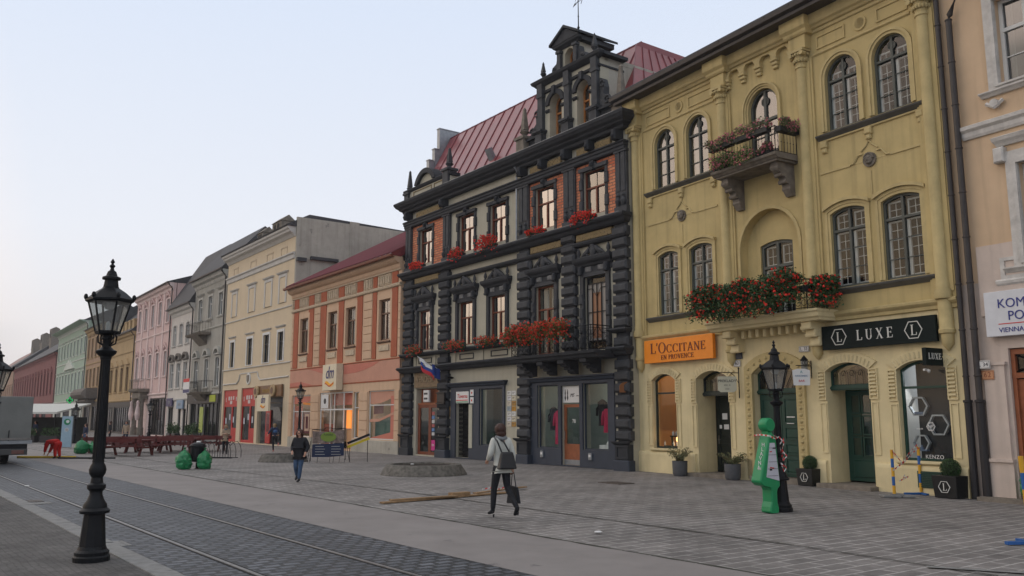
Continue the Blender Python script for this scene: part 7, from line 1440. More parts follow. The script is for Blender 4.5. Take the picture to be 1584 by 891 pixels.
gl = 'red geranium boxes on the windows of the charcoal house'
wn_lab = ['under the upper window of the left brick bay', 'under the left upper window of the khaki bay', 'under the right upper window of the khaki bay', 'under the upper window left of the last brick pillar', 'under the rightmost upper brick bay window']
for i, (a, b) in enumerate(wx):
    cx = (a + b) / 2 - .15; flower_box('geranium_box', 'scarlet geraniums %s' % wn_lab[i], (1.2, .95, 1.0, 1.2, 1.2)[i], 500, (260, 200, 330, 250, 300)[i], loc(DO, DA, cx, -.12, 9.36), DA, gl, 20 + i, hgt=(.25, .35, .55, .22, .34)[i], depth=.25, drop=(.1, .25, .35, .1, .2)[i], lm=M_leafd, fr=.042)
wl2 = ['under the lower window of the left bay', 'under the left lower window of the khaki bay', 'under the right lower window of the khaki bay']
for i, (a, b) in enumerate(wx[:3]):
    cx = (a + b) / 2 - .12; flower_box('geranium_box', 'orange red geraniums %s' % wl2[i], (1.0, 1.25, 1.35)[i], 700, (110, 170, 170)[i], loc(DO, DA, cx, -.16, 5.08), DA, gl, 30 + i, hgt=.3, depth=.3, drop=.22, fm=M_orf, fr=.04)
flower_box('geranium_box', 'long mass of orange red geraniums on the balcony rail of the charcoal house', 4.0, 4200, 1250, loc(DO, DA, 13.15, -1.0, 4.98), DA, None, 40, hgt=.55, depth=.35, drop=.42, fm=M_orf, fr=.048, ls=.034)
flower_box('geranium_box', 'broad hanging mass of red geraniums along the broad balcony of the yellow house', 3.85, 15000, 1150, loc(YO, YA, 6.72, -.95, 5.28), YA, None, 41, hgt=.66, depth=.38, drop=.62, lm=M_leafd, fr=.046, ls=.040)
flower_box('geranium_box', 'red geraniums hanging over the right end of the broad yellow balcony', .60, 2600, 230, loc(YO, YA, 8.50, -.5, 5.32), YA + R(90), None, 42, hgt=.40, depth=.25, drop=.6, lm=M_leafd, fr=.046, ls=.040)
pg = 'planters on the upper balcony of the yellow house'
for i, (u, y, z, w_, rz, lb) in enumerate(((5.75, -1.0, 10.12, .95, 0, 'left planter of pink flowers on the front rail of the upper balcony'), (7.0, -1.0, 10.12, 1.35, 0, 'right planter of pink flowers on the front rail of the upper balcony'), (7.92, -.5, 10.08, .8, R(90), 'planter of pale flowers on the side rail of the upper balcony'), (5.55, -.78, 9.5, .6, 0, 'dark planter of magenta flowers on the floor of the upper balcony, left'), (6.35, -1.05, 9.48, 1.6, 0, 'trailing pink flowers along the floor edge of the upper balcony'), (7.25, -.75, 9.5, .55, 0, 'dark planter with pink blooms on the floor of the upper balcony, right'))):
    t = flower_box('flower_planter', lb, w_, 1000, 150, loc(YO, YA, u, y, z), YA + rz, pg, 50 + i, hgt=.42, depth=.2, drop=.05 if i != 4 else .2, lm=M_leafo if i != 4 else M_leaf, fm=M_pinkf, fr=.034, box=(i != 4), ls=.03)
# ================================================================== people
def skin_obj(name, V, E, Rr, m, parent, sub=2, root=0):
    """one smooth continuous surface grown round a skeleton"""
    me = bpy.data.meshes.new(name); me.from_pydata(V, E, []); o = bpy.data.objects.new(name, me); COL.objects.link(o)
    o.modifiers.new('skin', 'SKIN'); lay = me.skin_vertices[0].data
    for i, r in enumerate(Rr): lay[i].radius = r if isinstance(r, tuple) else (r, r); lay[i].use_root = (i == root)
    sb = o.modifiers.new('sub', 'SUBSURF'); sb.levels = sub; sb.render_levels = sub
    bpy.context.view_layer.update(); nm = bpy.data.meshes.new_from_object(o.evaluated_get(bpy.context.evaluated_depsgraph_get()))
    bpy.data.objects.remove(o); bpy.data.meshes.remove(me); nm.name = name; nm.materials.clear(); nm.materials.append(m)
    for p in nm.polygons: p.use_smooth = True
    o = bpy.data.objects.new(name, nm); COL.objects.link(o); o.parent = parent; return o
M_skin = mat('skin', (.48, .27, .19), .55, .06, 6)
def person(label, x, y, h, face, J, top, legs, shoes, hair, hairlen=.10, longcoat=False, heel=0, hood=None, scarf=None, group=None, headturn=0, hands=True, bulk=1.0):
    """J: joints in metres for a 1.7 m figure that looks along +Y: sh, el, wr, kn, an per side plus pel, chest, neck, head"""
    t = thing('person', label, 'person', (x, y, 0), face, group); k = h / 1.7; t.scale = (k, k, k)
    g = lambda n: Vector(J[n]); pel, ch, nk, hd = g('pel'), g('chest'), g('neck'), g('head'); up = (hd - nk).normalized(); fw = Vector((0, 1, 0)) if abs(up.y) < .6 else Vector((0, .3, -1)).normalized()
    V = [pel, pel.lerp(ch, .5), ch, nk, nk.lerp(hd, .45), hd - up * .03, hd + up * .06, hd + up * .115]; Rr = [(.14, .10), (.12, .09), (.15, .10), .055, .052, (.073, .085), (.078, .092), .05]
    E = [(0, 1), (1, 2), (2, 3), (3, 4), (4, 5), (5, 6), (6, 7)]
    def add(p, r, a): V.append(Vector(p)); Rr.append(r); E.append((a, len(V) - 1)); return len(V) - 1
    add(hd + fw * .098 - up * .012, .011, 5)                                      # nose
    for s_ in 'LR':
        sg = -1 if s_ == 'L' else 1; a = add(g('sh' + s_), .056, 2); a = add(g('el' + s_), .042, a); a = add(g('wr' + s_), .030, a)
        d = (g('wr' + s_) - g('el' + s_)).normalized(); pm_ = add(g('wr' + s_) + d * .07, (.035, .02), a)
        if hands:
            side = Vector((1, 0, 0)) if abs(d.x) < .8 else Vector((0, 1, 0)); cu = Vector((0, 1, 0)) if abs(d.y) < .7 else Vector((0, 0, -1)); side = d.cross(cu).normalized()
            for j, (o_, l_) in enumerate(((-.026, .065), (-.009, .075), (.009, .07), (.025, .055))):
                b = add(g('wr' + s_) + d * (.07 + l_ * .55) + side * o_, .0095, pm_); add(g('wr' + s_) + d * (.07 + l_ * .95) + side * o_ + cu * .025, .008, b)
            b = add(g('wr' + s_) + d * .045 + cu * .035, .011, a); add(g('wr' + s_) + d * .085 + cu * .05, .009, b)
        a = add(pel + Vector((sg * .09, 0, -.07)), .085, 0); a = add(g('kn' + s_), .055, a); a = add(g('an' + s_), .038, a)
    skin_obj('body', V, E, Rr, M_skin, t)
    # clothes follow the same joints
    b_ = bulk; V = [pel + Vector((0, 0, -.02)), pel.lerp(ch, .45), ch, nk - (nk - ch) * .12]; Rr = [(.165 * b_, .125 * b_), (.15 * b_, .115 * b_), (.175 * b_, .125 * b_), (.075, .07)]; E = [(0, 1), (1, 2), (2, 3)]
    if longcoat: V.append(pel + Vector((0, -.01, -.12))); Rr.append((.18 * b_, .14 * b_)); E.append((0, 4))
    for s_ in 'LR': a = add(g('sh' + s_), .078 * b_, 2); a = add(g('el' + s_), .060 * b_, a); add(g('wr' + s_) - (g('wr' + s_) - g('el' + s_)) * .06, .044 * b_, a)
    skin_obj('jacket', V, E, Rr, top, t)
    V = [pel + Vector((0, 0, .06)), pel]; Rr = [(.135, .105), (.145, .115)]; E = [(0, 1)]
    for s_ in 'LR': sg = -1 if s_ == 'L' else 1; lb_ = max(1, bulk * .95); a = add(pel + Vector((sg * .088, 0, -.09)), .098 * lb_, 1); kn = g('kn' + s_); an = g('an' + s_); hp = V[a]; a = add(hp.lerp(kn, .5), .083 * lb_, a); a = add(kn, .064 * lb_, a); a = add(kn.lerp(an, .45), .060 * lb_, a); add(an, .047 * lb_, a)
    skin_obj('trousers', V, E, Rr, legs, t)
    for s_ in 'LR':
        an = g('an' + s_); to = g('to' + s_); d = (to - an); d.z = 0; d = d.normalized() if d.length > .01 else Vector((0, 1, 0))
        skin_obj('shoe', [an + Vector((0, 0, .05)), an + Vector((0, 0, -.03)), an.lerp(to, .5) - Vector((0, 0, .01)), to], [(0, 1), (1, 2), (2, 3)], [.045, .048, (.045, .035), (.04, .024)], shoes, t)
        if heel: q = MB(); q.lathe([(.012, 0), (.02, heel)], an.x - d.x * .02, an.y - d.y * .03, 8, an.z - .07 - heel); q.build('heel', shoes, t)
    # hair with its own outline
    back = -fw; V = [hd + up * .085 + back * .012, hd + up * .03 + back * .045, hd - up * .05 + back * .05, hd - up * (.05 + hairlen) + back * .05]; Rr = [(.108, .112), (.118, .108), (.112, .085), (.085, .05)]
    q = MB(); q.ball(hd + up * .035 + back * .034, .110, 14, 10, (1, 1.02, 1.04)); q.ball(hd - up * .045 + back * .052, .092, 12, 8, (1.05, .85, 1.1))
    if hairlen > .08: q.ball(hd - up * (.08 + hairlen * .5) + back * .055, .08, 10, 8, (1.1, .6, 1.2))
    q.build('hair', hair, t, smooth='all')
    if hairlen > .1:
        for sg in (-1, 1): q = MB(); q.tube([hd + up * .07 + Vector((sg * .055, 0, 0)) + fw * .05, hd + Vector((sg * .088, 0, 0)) + fw * .03, hd - up * .10 + Vector((sg * .088, 0, 0)) + fw * .03, hd - up * (.10 + hairlen * .9) + Vector((sg * .09, 0, 0)) + fw * .04], [.03, .042, .042, .02], 8); q.build('hair_strand', hair, t, smooth='all')
    e = MB()
    for sg in (-1, 1): e.ball(hd + fw * .084 + Vector((sg * .03, 0, 0)) + up * .02, .010, 6, 5)
    e.build('eye', M_ink, t)
    e = MB(); m_ = hd + fw * .082 - up * .052; e.ball(m_, .018, 6, 4, (1.2, .4, .35)); e.build('mouth', flat('lips', (.35, .10, .09)), t)
    for sg in (-1, 1): e = MB(); e.ball(hd + Vector((sg * .082, 0, 0)), .022, 6, 5, (.4, .7, 1.2)); e.build('ear', M_skin, t)
    if scarf: q = MB(); P = [nk + Vector((.085 * math.cos(2 * PI * j / 12), .085 * math.sin(2 * PI * j / 12), .0 + .015 * math.sin(j * 2))) for j in range(12)]; q.tube(P, .042, 8, closed=True); q.build('scarf', scarf, t, smooth='all')
    return t
STAND = dict(pel=(0, 0, .94), chest=(0, .0, 1.28), neck=(0, 0, 1.44), head=(0, .015, 1.57), shL=(-.17, 0, 1.39), shR=(.17, 0, 1.39), elL=(-.22, -.02, 1.12), elR=(.22, -.02, 1.12), wrL=(-.23, .05, .88), wrR=(.23, .05, .88), knL=(-.10, .03, .50), knR=(.10, .01, .50), anL=(-.10, 0, .09), anR=(.10, -.02, .09), toL=(-.11, .14, .03), toR=(.11, .12, .03))
def pose(**k): d = dict(STAND); d.update(k); return d
M_blk = mat('black_cloth', (.012, .013, .017), .85, .2, 8, bump=.3); M_den = mat('blue_denim', (.045, .085, .16), .85, .2, 9, bump=.3); M_wht = mat('white_leather', (.50, .51, .47), .6, .1, 6, bump=.2); M_navyc = mat('navy_cloth', (.02, .03, .065), .85, .2, 7); M_beige = mat('beige_cloth', (.36, .27, .19), .85, .2, 6)
M_redc = mat('red_workwear', (.46, .012, .010), .8, .12, 6, bump=.3); M_brh = mat('brown_hair', (.045, .018, .012), .6, .3, 30, bump=.4); M_drh = mat('auburn_hair', (.06, .022, .015), .6, .3, 30, bump=.4); M_blh = mat('fair_hair', (.25, .17, .09), .6, .3, 30); M_gscarf = mat('grey_scarf', (.18, .19, .20), .9, .2, 12)
# the woman in white, walking away to the upper left, seen from behind
F1 = R(30)
J1 = pose(pel=(0, 0, .97), chest=(0, .02, 1.30), neck=(0, .03, 1.45), head=(-.01, .05, 1.585), shL=(-.165, .02, 1.40), shR=(.165, .02, 1.40), elL=(-.24, .0, 1.15), wrL=(-.18, .20, 1.05), elR=(.23, -.04, 1.13), wrR=(.25, .02, .90),
    knL=(-.10, .10, .53), anL=(-.11, .13, .13), toL=(-.12, .27, .06), knR=(.11, -.03, .54), anR=(.13, -.36, .20), toR=(.14, -.26, .06))
wom1 = person('woman in a white jacket and black trousers walking away with a tote bag', -.20, 16.35, 1.72, F1, J1, M_wht, M_blk, M_blk, M_brh, hairlen=.02, heel=.055, scarf=M_gscarf, longcoat=True)
t = thing('handbag', 'black leather shoulder bag on the back of the woman in the white jacket', 'bag', (-.20, 16.35, 0), F1)
q = MB(); q.add([(-.20, -.30, .90), (.18, -.30, .90), (.18, -.15, .90), (-.20, -.15, .90), (-.13, -.27, 1.22), (.11, -.27, 1.22), (.11, -.18, 1.22), (-.13, -.18, 1.22)], [(0, 3, 2, 1), (4, 5, 6, 7), (0, 1, 5, 4), (1, 2, 6, 5), (2, 3, 7, 6), (3, 0, 4, 7)]); q.build('bag_body', mat('black_leather', (.014, .014, .016), .35, .2, 9, bump=.3), t, bevel=.03)
q = MB(); q.tube([(-.10, -.22, 1.18), (-.16, -.12, 1.42), (-.15, .02, 1.485), (-.14, .13, 1.36)], .016, 6); q.tube([(.08, -.20, 1.18), (-.02, -.13, 1.40), (-.09, .03, 1.50), (-.09, .14, 1.36)], .016, 6); q.build('strap', MATS['black_leather'], t)
t = thing('tote_bag', 'black cloth tote bag with a pale round emblem, hanging from the right hand of the woman', 'bag', (-.20, 16.35, 0), F1)
t['label'] = 'black cloth tote bag with a pale emblem hanging from the walking woman\'s hand'
q = MB(); q.add([(.22, -.20, .26), (.30, -.22, .26), (.30, .20, .24), (.22, .20, .24), (.245, -.17, .56), (.275, -.17, .56), (.275, .16, .58), (.245, .16, .58)], [(0, 3, 2, 1), (4, 5, 6, 7), (0, 1, 5, 4), (1, 2, 6, 5), (2, 3, 7, 6), (3, 0, 4, 7)]); q.build('bag_body', M_blk, t, bevel=.01)
q = MB(); q.tube([(.26, -.10, .56), (.255, -.03, .82), (.255, .03, .82), (.26, .08, .57)], .010, 5); q.build('handle', M_blk, t); q = MB(); q.lathe([(.055, .305), (.055, .309), (.04, .309), (.04, .305)], .0, .42, 14, 0, 'x'); q.build('emblem', M_gscarf, t)
# the young woman in the black sweatshirt, coming towards the camera
J2 = pose(shL=(-.18, 0, 1.36), shR=(.18, 0, 1.36), elL=(-.28, -.03, 1.14), elR=(.27, -.02, 1.12), wrL=(-.27, .12, .93), wrR=(.16, .20, .98), knL=(-.07, .05, .50), anL=(-.03, .04, .09), toL=(-.04, .18, .03), knR=(.10, .06, .51), anR=(.17, -.20, .18), toR=(.18, -.12, .05), head=(.0, .03, 1.56))
person('young woman in a baggy black sweatshirt and blue jeans walking towards the camera', -6.22, 25.25, 1.52, R(166), J2, M_blk, M_den, M_blk, M_drh, hairlen=.16, bulk=1.25, longcoat=True)
J3 = pose(pel=(0, 0, .93), chest=(0, .12, 1.24), neck=(0, .18, 1.40), head=(0, .23, 1.52), shL=(-.17, .12, 1.35), shR=(.17, .12, 1.35), elL=(-.30, -.05, 1.22), elR=(.28, .0, 1.14), wrL=(-.42, -.10, 1.02), wrR=(.26, .20, 1.02), knL=(-.08, .08, .50), anL=(-.06, -.02, .09), toL=(-.06, .12, .03), knR=(.12, .10, .52), anR=(.16, -.34, .50), toR=(.16, -.40, .36))
person('child running towards the cream house with a blue rucksack on the back', -13.12, 47.55, 1.58, R(25), J3, M_navyc, M_blk, flat('pink_shoes', (.5, .2, .18)), M_blh, hairlen=.04)
t = thing('rucksack', 'blue rucksack on the back of the running child', 'bag', (-13.12, 47.55, 0), R(25)); skin_obj('bag_body', [Vector((0, -.15, 1.0)), Vector((0, -.10, 1.22))], [(0, 1)], [(.16, .09), (.14, .08)], flat('rucksack_blue', (.03, .09, .22), .7), t)
for sg in (-1, 1): q = MB(); q.tube([(sg * .09, -.06, 1.28), (sg * .1, .1, 1.33), (sg * .1, .14, 1.15), (sg * .1, .02, .98)], .014, 5); q.build('strap', MATS['rucksack_blue'], t)
J4 = pose(elR=(.20, .10, 1.14), wrR=(.06, .26, 1.18), elL=(-.2, .1, 1.14), wrL=(-.06, .26, 1.16))
person('person in a beige jacket standing with hands raised near the iron hoops', -14.76, 44.3, 1.50, R(200), J4, M_beige, M_blk, M_blk, M_blh, hairlen=.12, longcoat=True, scarf=M_gscarf)
person('person in a dark jacket and blue jeans walking near the tall totem', -27.9, 56.2, 1.48, R(150), pose(knL=(-.1, .1, .5), anL=(-.1, .18, .1), toL=(-.1, .3, .05), anR=(.1, -.2, .12), toR=(.1, -.08, .05)), M_navyc, M_den, M_blk, M_brh)
person('person in black beside the dark shopfront of the ochre house', -29.3, 62.6, 1.62, R(120), pose(), M_blk, M_blk, M_blk, M_brh, bulk=1.1)
person('person in a light brown coat left of the stone portal', -27.6, 61.4, 1.60, R(190), pose(), M_beige, M_navyc, M_blk, M_drh, longcoat=True, scarf=M_gscarf)
person('person in dark clothes at the far left behind the truck', -37.2, 67.0, 1.62, R(160), pose(), M_navyc, M_blk, M_blk, M_brh)
J5 = dict(pel=(0, -.02, .78), chest=(0, .36, .80), neck=(0, .52, .74), head=(0, .63, .66), shL=(-.17, .44, .78), shR=(.17, .44, .78), elL=(-.20, .50, .52), elR=(.20, .52, .50), wrL=(-.16, .58, .28), wrR=(.14, .62, .24), knL=(-.09, .05, .42), knR=(.10, -.0, .42), anL=(-.10, .0, .09), anR=(.10, -.08, .09), toL=(-.10, .14, .03), toR=(.11, .06, .03))
person('worker in red overalls bending down over the yellow hose', -20.95, 39.7, 1.62, R(75), J5, M_redc, M_redc, M_blk, M_brh, hairlen=0, bulk=1.45)
# ================================================================== street furniture and odds and ends
def hose(label, x0, x1, y, m, r_, seed):
    rr = random.Random(seed); q = MB(); n = 14; q.tube([(x0 + (x1 - x0) * k / n, y + rr.uniform(-.03, .03), r_ + .002) for k in range(n + 1)], r_, 6); o = q.build('hose', m, None, smooth='all'); tag(o, label, 'hose')
hose('yellow cable ramp on the ground at the feet of the worker in red', -22.9, -20.2, 39.95, flat('yellow_rubber', (.50, .34, .02)), .055, 1)
hose('black cable ramp lying right of the worker in red', -20.7, -18.1, 39.35, M_blk, .04, 2)
# round stone planters without plants
def planter(label, x, y, r_, h):
    t = thing('stone_planter', label, 'planter', (x, y, 0), 0, 'round stone planters'); q = MB(); q.lathe([(r_, -.05), (r_ * .985, .03), (r_ * .88, h * .8), (r_ * .85, h), (r_ * .74, h + .01), (r_ * .72, h - .12), (.02, h - .12)], 0, 0, 40)
    q.build('ring', mat('cobbled_planter_ring', (.13, .12, .105), .95, .45, 7, bump=1.0, bscale=9, vec='Object'), t); rr = random.Random(int(x * 7)); q = MB(); n = 24; vs = [(0, 0, h - .02)]
    for j in (1, 2, 3):
        for k in range(n): a = 2 * PI * k / n; vs.append((r_ * .245 * j * math.cos(a), r_ * .245 * j * math.sin(a), h - .05 + rr.uniform(-.03, .05) - (.03 if j == 3 else 0)))
    fs = [(0, 1 + k, 1 + (k + 1) % n) for k in range(n)] + [(1 + (j * n) + k, 1 + (j + 1) * n + k, 1 + (j + 1) * n + (k + 1) % n, 1 + j * n + (k + 1) % n) for j in range(2) for k in range(n)]; q.add(vs, fs); q.build('soil', mat('dark_soil', (.028, .02, .015), .95, .4, 14, bump=1.0, bscale=30), t, smooth='all'); return t
planter('low round stone planter filled with bare soil in front of the charcoal house', -2.95, 28.9, 1.46, .32)
planter('low round stone planter partly hidden behind the young woman', -9.9, 37.3, 1.05, .30)
# planks and scraps on the slabs
def plank(label, a, b, w_, h_, z, grp='planks lying on the slabs'):
    A, B = Vector(a), Vector(b); d = B - A; q = MB(); q.box(0, d.length, -w_ / 2, w_ / 2, 0, h_); o = q.build('plank', mat('raw_pine', (.26, .165, .085), .8, .25, 5, bump=.3), None, bevel=.004); o.location = (a[0], a[1], z); o.rotation_euler = (0, 0, math.atan2(d.y, d.x)); tag(o, label, 'plank', grp)
plank('longest pine plank on the slabs, its left end nearest the camera', (-2.85, 19.0), (-.15, 21.6), .16, .035, .0); plank('pine plank lying crosswise over the left part of the long plank', (-2.7, 19.25), (-1.3, 20.3), .13, .03, .037); plank('short pine block on the middle of the planks', (-1.45, 20.45), (-1.05, 20.8), .18, .07, .037); plank('pine plank reaching towards the walking woman', (-.9, 21.0), (.35, 22.9), .13, .03, .037)
t = thing('barrier_tape', 'scraps of red and white tape lying on the planks', 'tape', (-.75, 21.9, .04)); tape(t, [(0, 0, .03), (.2, .1, .06), (.4, -.05, .03), (.6, .15, .08), (.75, .2, .03), (.5, .2, .03)], .06, .04, 8)
# striped barrier posts
M_py, M_pb_ = flat('post_yellow', (.60, .32, .02), .5), flat('post_blue', (.02, .10, .32), .5)
def post(label, x, y, h, base, rz, lean=(0, 0), slabs=False):
    t = thing('barrier_post', label, 'barrier post', (x, y, 0), rz, 'yellow and blue barrier posts'); n = 5; z0 = .06
    for k in range(n):
        a, b = z0 + (h - z0) * k / n, z0 + (h - z0) * (k + 1) / n; q = MB(); q.tube([(lean[0] * a, lean[1] * a, a), (lean[0] * b, lean[1] * b, b)], .036, 12); q.build('yellow_band' if k % 2 == 0 else 'blue_band', M_py if k % 2 == 0 else M_pb_, t)
    if slabs: q = MB(); q.box(-.3, .1, -.2, .2, .0, .05); q.build('base_slab', m_kerb, t, bevel=.008); q = MB(); q.box(.13, .42, -.17, .19, .0, .045); q.build('base_slab', m_kerb, t, bevel=.008); q = MB(); q.box(-.1, .2, -.1, .1, .051, .075); q.build('foot', M_iron if 0 else m_kerb, t)
    else: q = MB(); q.box(-.42, .42, -.035, .035, 0, .045); q.box(-.035, .035, -.3, .3, .002, .043); q.build('foot', M_pb_, t)
    return t
post('left yellow and blue barrier post on grey base slabs under the LUXE window', 9.05, 20.55, 1.10, 0, R(-6), slabs=True)
post('right yellow and blue barrier post on a blue foot under the LUXE window', 10.02, 21.25, 1.15, 0, R(2)); post('nearest yellow and blue barrier post, cut by the right edge of the photo', 7.72, 13.0, 1.28, 0, R(8), lean=(-.05, 0))
t = thing('barrier_tape', 'red and white tape strung between the two posts under the LUXE window', 'tape', (0, 0, 0)); a_, b_ = (9.05, 20.50, 1.08), (10.02, 21.20, 1.13)
tape(t, [(9.02, 20.48, .62), (9.45, 20.8, .80), (9.8, 21.05, 1.02), b_, (9.95, 21.15, 1.20), (9.6, 20.9, .98), (9.35, 20.7, .78), a_, (9.1, 20.5, .95)], .09, .035, 2)
tape(t, [(9.4, 20.7, .5), (9.3, 20.6, .42), (9.5, 20.75, .46), (9.2, 20.6, .36)], .06, .03, 7)
# refuse bags
def sack(label, x, y, r_, h, seed, grp='green refuse sacks'):
    rr = random.Random(seed); q = MB(); n, m_ = 18, 12; vs = []; zs = []
    for i in range(m_ + 1):
        f = i / m_; rad = r_ * (math.sin(PI * min(1, f * .93 + .10)) ** .45) * (1 - .15 * f)
        if i == m_: rad = r_ * .12
        for k in range(n): a = 2 * PI * k / n; w_ = 1 + .13 * math.sin(3 * a + seed + f * 4) + .09 * math.sin(7 * a - f * 9 + seed) + rr.uniform(-.10, .10); vs.append((rad * w_ * math.cos(a), rad * w_ * math.sin(a), h * f + (rr.uniform(-.015, .015) if i else 0)))
    fs = [(i * n + k, i * n + (k + 1) % n, (i + 1) * n + (k + 1) % n, (i + 1) * n + k) for i in range(m_) for k in range(n)] + [tuple(m_ * n + k for k in range(n)), tuple(range(n - 1, -1, -1))]; q.add(vs, fs)
    t = thing('refuse_sack', label, 'refuse sack', (x, y, 0), 0, grp); q.build('sack', M_sack, t, smooth=True); q = MB(); q.lathe([(.03, h), (.02, h + .04), (.07, h + .10)], 0, 0, 8); q.build('knot', M_sack, t)
M_sack = mat('green_plastic_sack', (.015, .19, .07), .32, .3, 8, bump=.9, bscale=11)
sack('green refuse sack leaning on the left of the black litter bin', -12.0, 31.6, .30, .68, 1); sack('green refuse sack on the right of the black litter bin', -11.3, 31.75, .27, .66, 2); sack('large green refuse sack beside the door at the right edge', 11.45, 18.9, .34, .80, 3)
sack('green refuse sack standing behind the worker in red, left', -22.6, 45.2, .38, .70, 4); sack('green refuse sack standing behind the worker in red, right', -21.9, 45.4, .40, .75, 5)
t = thing('litter_bin', 'black litter bin between two green sacks on the slabs', 'litter bin', (-11.65, 31.95, 0)); q = MB(); q.lathe([(.20, .25), (.25, .3), (.27, .78), (.30, .80), (.30, .84)], 0, 0, 18); q.build('bin', M_blackp, t); q = MB(); q.lathe([(.28, .84), (.24, .90), (.10, .95), (.02, .96)], 0, 0, 16); q.build('lid', M_blackp, t); q = MB(); q.lathe([(.10, 0), (.05, .03), (.05, .3)], 0, 0, 10); q.build('foot', M_blackp, t)
q = MB(); q.ball((.02, 0, .96), .09, 8, 6, (1, 1, .5)); o = q.build('paper_scrap', M_plast); o.location = (-11.65, 31.95, 0); tag(o, 'white scrap of paper on top of the black litter bin', 'litter')
# iron hoop bicycle stand
t = thing('bicycle_stand', 'black iron bicycle stand of arched hoops near the sacks', 'bicycle stand', (-13.65, 40.0, 0), R(-8)); q = MB(); q.tube([(-.85, -.3, .03), (.85, -.3, .03)], .02, 6); q.tube([(-.85, .3, .03), (.85, .3, .03)], .02, 6); q.build('base_rail', M_blackp, t)
for k in range(7): x = -.78 + k * .26; q = MB(); q.tube([(x - .12, -.3, .03), (x - .12, -.3, .35), (x - .06, -.28, .58), (x + .02, -.15, .72), (x + .12, .05, .78), (x + .2, .2, .62), (x + .22, .3, .35), (x + .22, .3, .03)], .014, 5); q.build('hoop', M_blackp, t)
# dark red picnic tables with benches
M_pic = mat('dark_red_boards', (.11, .020, .018), .55, .25, 5, bump=.2)
def picnic():
    t = thing('picnic_table', 'x', 'picnic table', (0, 0, 0), 0, 'dark red picnic tables')
    q = MB()
    for k in range(5): q.box(-1.1, 1.1, -.38 + k * .155, -.245 + k * .155, .70, .75)
    q.build('tabletop', M_pic, t)
    for sg in (-1, 1):
        q = MB(); q.box(-1.1, 1.1, sg * .72 - .14, sg * .72 + .14, .42, .47); q.build('bench_seat', M_pic, t)
        q = MB(); q.box(-1.1, 1.1, sg * .90 - .02, sg * .90 + .02, .62, .80); q.build('backrest', M_pic, t)
    for x in (-.85, .85):
        q = MB(); q.box(x - .04, x + .04, -.9, .9, .34, .42); q.box(x - .04, x + .04, -.34, .34, .62, .70); q.build('beam', M_pic, t)
        for sg in (-1, 1): q = MB(); q.prismx([(sg * .18, .70), (sg * .30, .70), (sg * .66, 0), (sg * .52, 0)], x - .03, x + .03); q.build('leg', M_pic, t); q = MB(); q.box(x - .035, x + .035, sg * .88, sg * .92, .3, .86); q.build('post', M_pic, t)
    return t
pt = picnic()
for i, (x, y, lb) in enumerate(((-19.1, 42.8, 'dark red picnic table standing nearest to the camera'), (-21.5, 46.4, 'dark red picnic table at the left end of the group'), (-18.0, 46.0, 'dark red picnic table at the right end of the front row'), (-19.8, 47.0, 'dark red picnic table in the second row, second from the left'), (-19.0, 49.2, 'dark red picnic table at the back, before the white house'), (-17.4, 48.6, 'dark red picnic table at the right end of the back row'))):
    o = pt if i == 0 else copy_tree(pt); o.location = (x, y, 0); o.rotation_euler = (0, 0, R(-8 + 5 * (i % 3))); o.scale = (1.15, 1, 1.05); o['label'] = lb
# green hedge pots by the grey house
for i, (u, lb) in enumerate(((106.6, 'left'), (108.4, 'second'), (112.4, 'third'), (114.3, 'right'))):
    p = loc(FO, FAn, u, -1.6); t = thing('potted_shrub', 'dark green shrub in a box before the grey house, %s one of four' % lb, 'potted plant', p, FAn, 'shrubs before the grey house'); q = MB(); q.cham(-.6, .6, -.25, .25, 0, .5, .02); q.build('planter', M_darkshop, t); rr = random.Random(i)
    leaf_mb([(rr.gauss(0, .32), rr.gauss(0, .16), .85 + rr.gauss(0, .22)) for _ in range(420)], .075, .4, 1, rr).build('foliage', M_leafd, t)
# totem, awning, pharmacy cross, kiosk furniture
t = thing('totem_sign', 'tall pale blue and white totem with a green round logo', 'sign', (-28.6, 55.2, 0), R(12)); q = MB(); q.box(-.31, .31, -.1, .1, 0, 1.95); q.build('board', flat('pale_blue_panel', (.30, .42, .50)), t); q = MB(); q.lathe([(.2, -.115), (.2, -.1)], 0, 1.6, 18, 0, 'y'); q.build('logo', flat('logo_green', (.02, .22, .10)), t); q = MB(); q.lathe([(.1, -.125), (.1, -.114)], .03, 1.62, 14, 0, 'y'); q.build('logo_centre', M_plast, t); q = MB(); q.lathe([(.12, -.11), (.12, -.1), (.09, -.1), (.09, -.11)], 0, 1.1, 14, 0, 'y'); q.build('ring', M_plast, t)
t = thing('awning', 'flat white awning on thin posts at the far left, over a dark terrace', 'awning', (-37.5, 68.0, 0), R(-14)); q = MB(); q.prismx([(-1.8, 2.15), (-1.8, 2.3), (1.8, 3.0), (1.8, 2.9)], -3.2, 3.2); q.build('canopy', flat('awning_cloth', (.50, .50, .46)), t)
for x in (-3.0, 0, 3.0): q = MB(); q.tube([(x, -1.7, 0), (x, -1.7, 2.2)], .04, 6); q.build('post', M_blackp, t)
q = MB(); q.box(-3.1, 3.1, .2, 1.6, 0, 1.9); o = q.build('terrace_screen', mat('dark_terrace', (.02, .022, .02), .9, .4, 2), t)
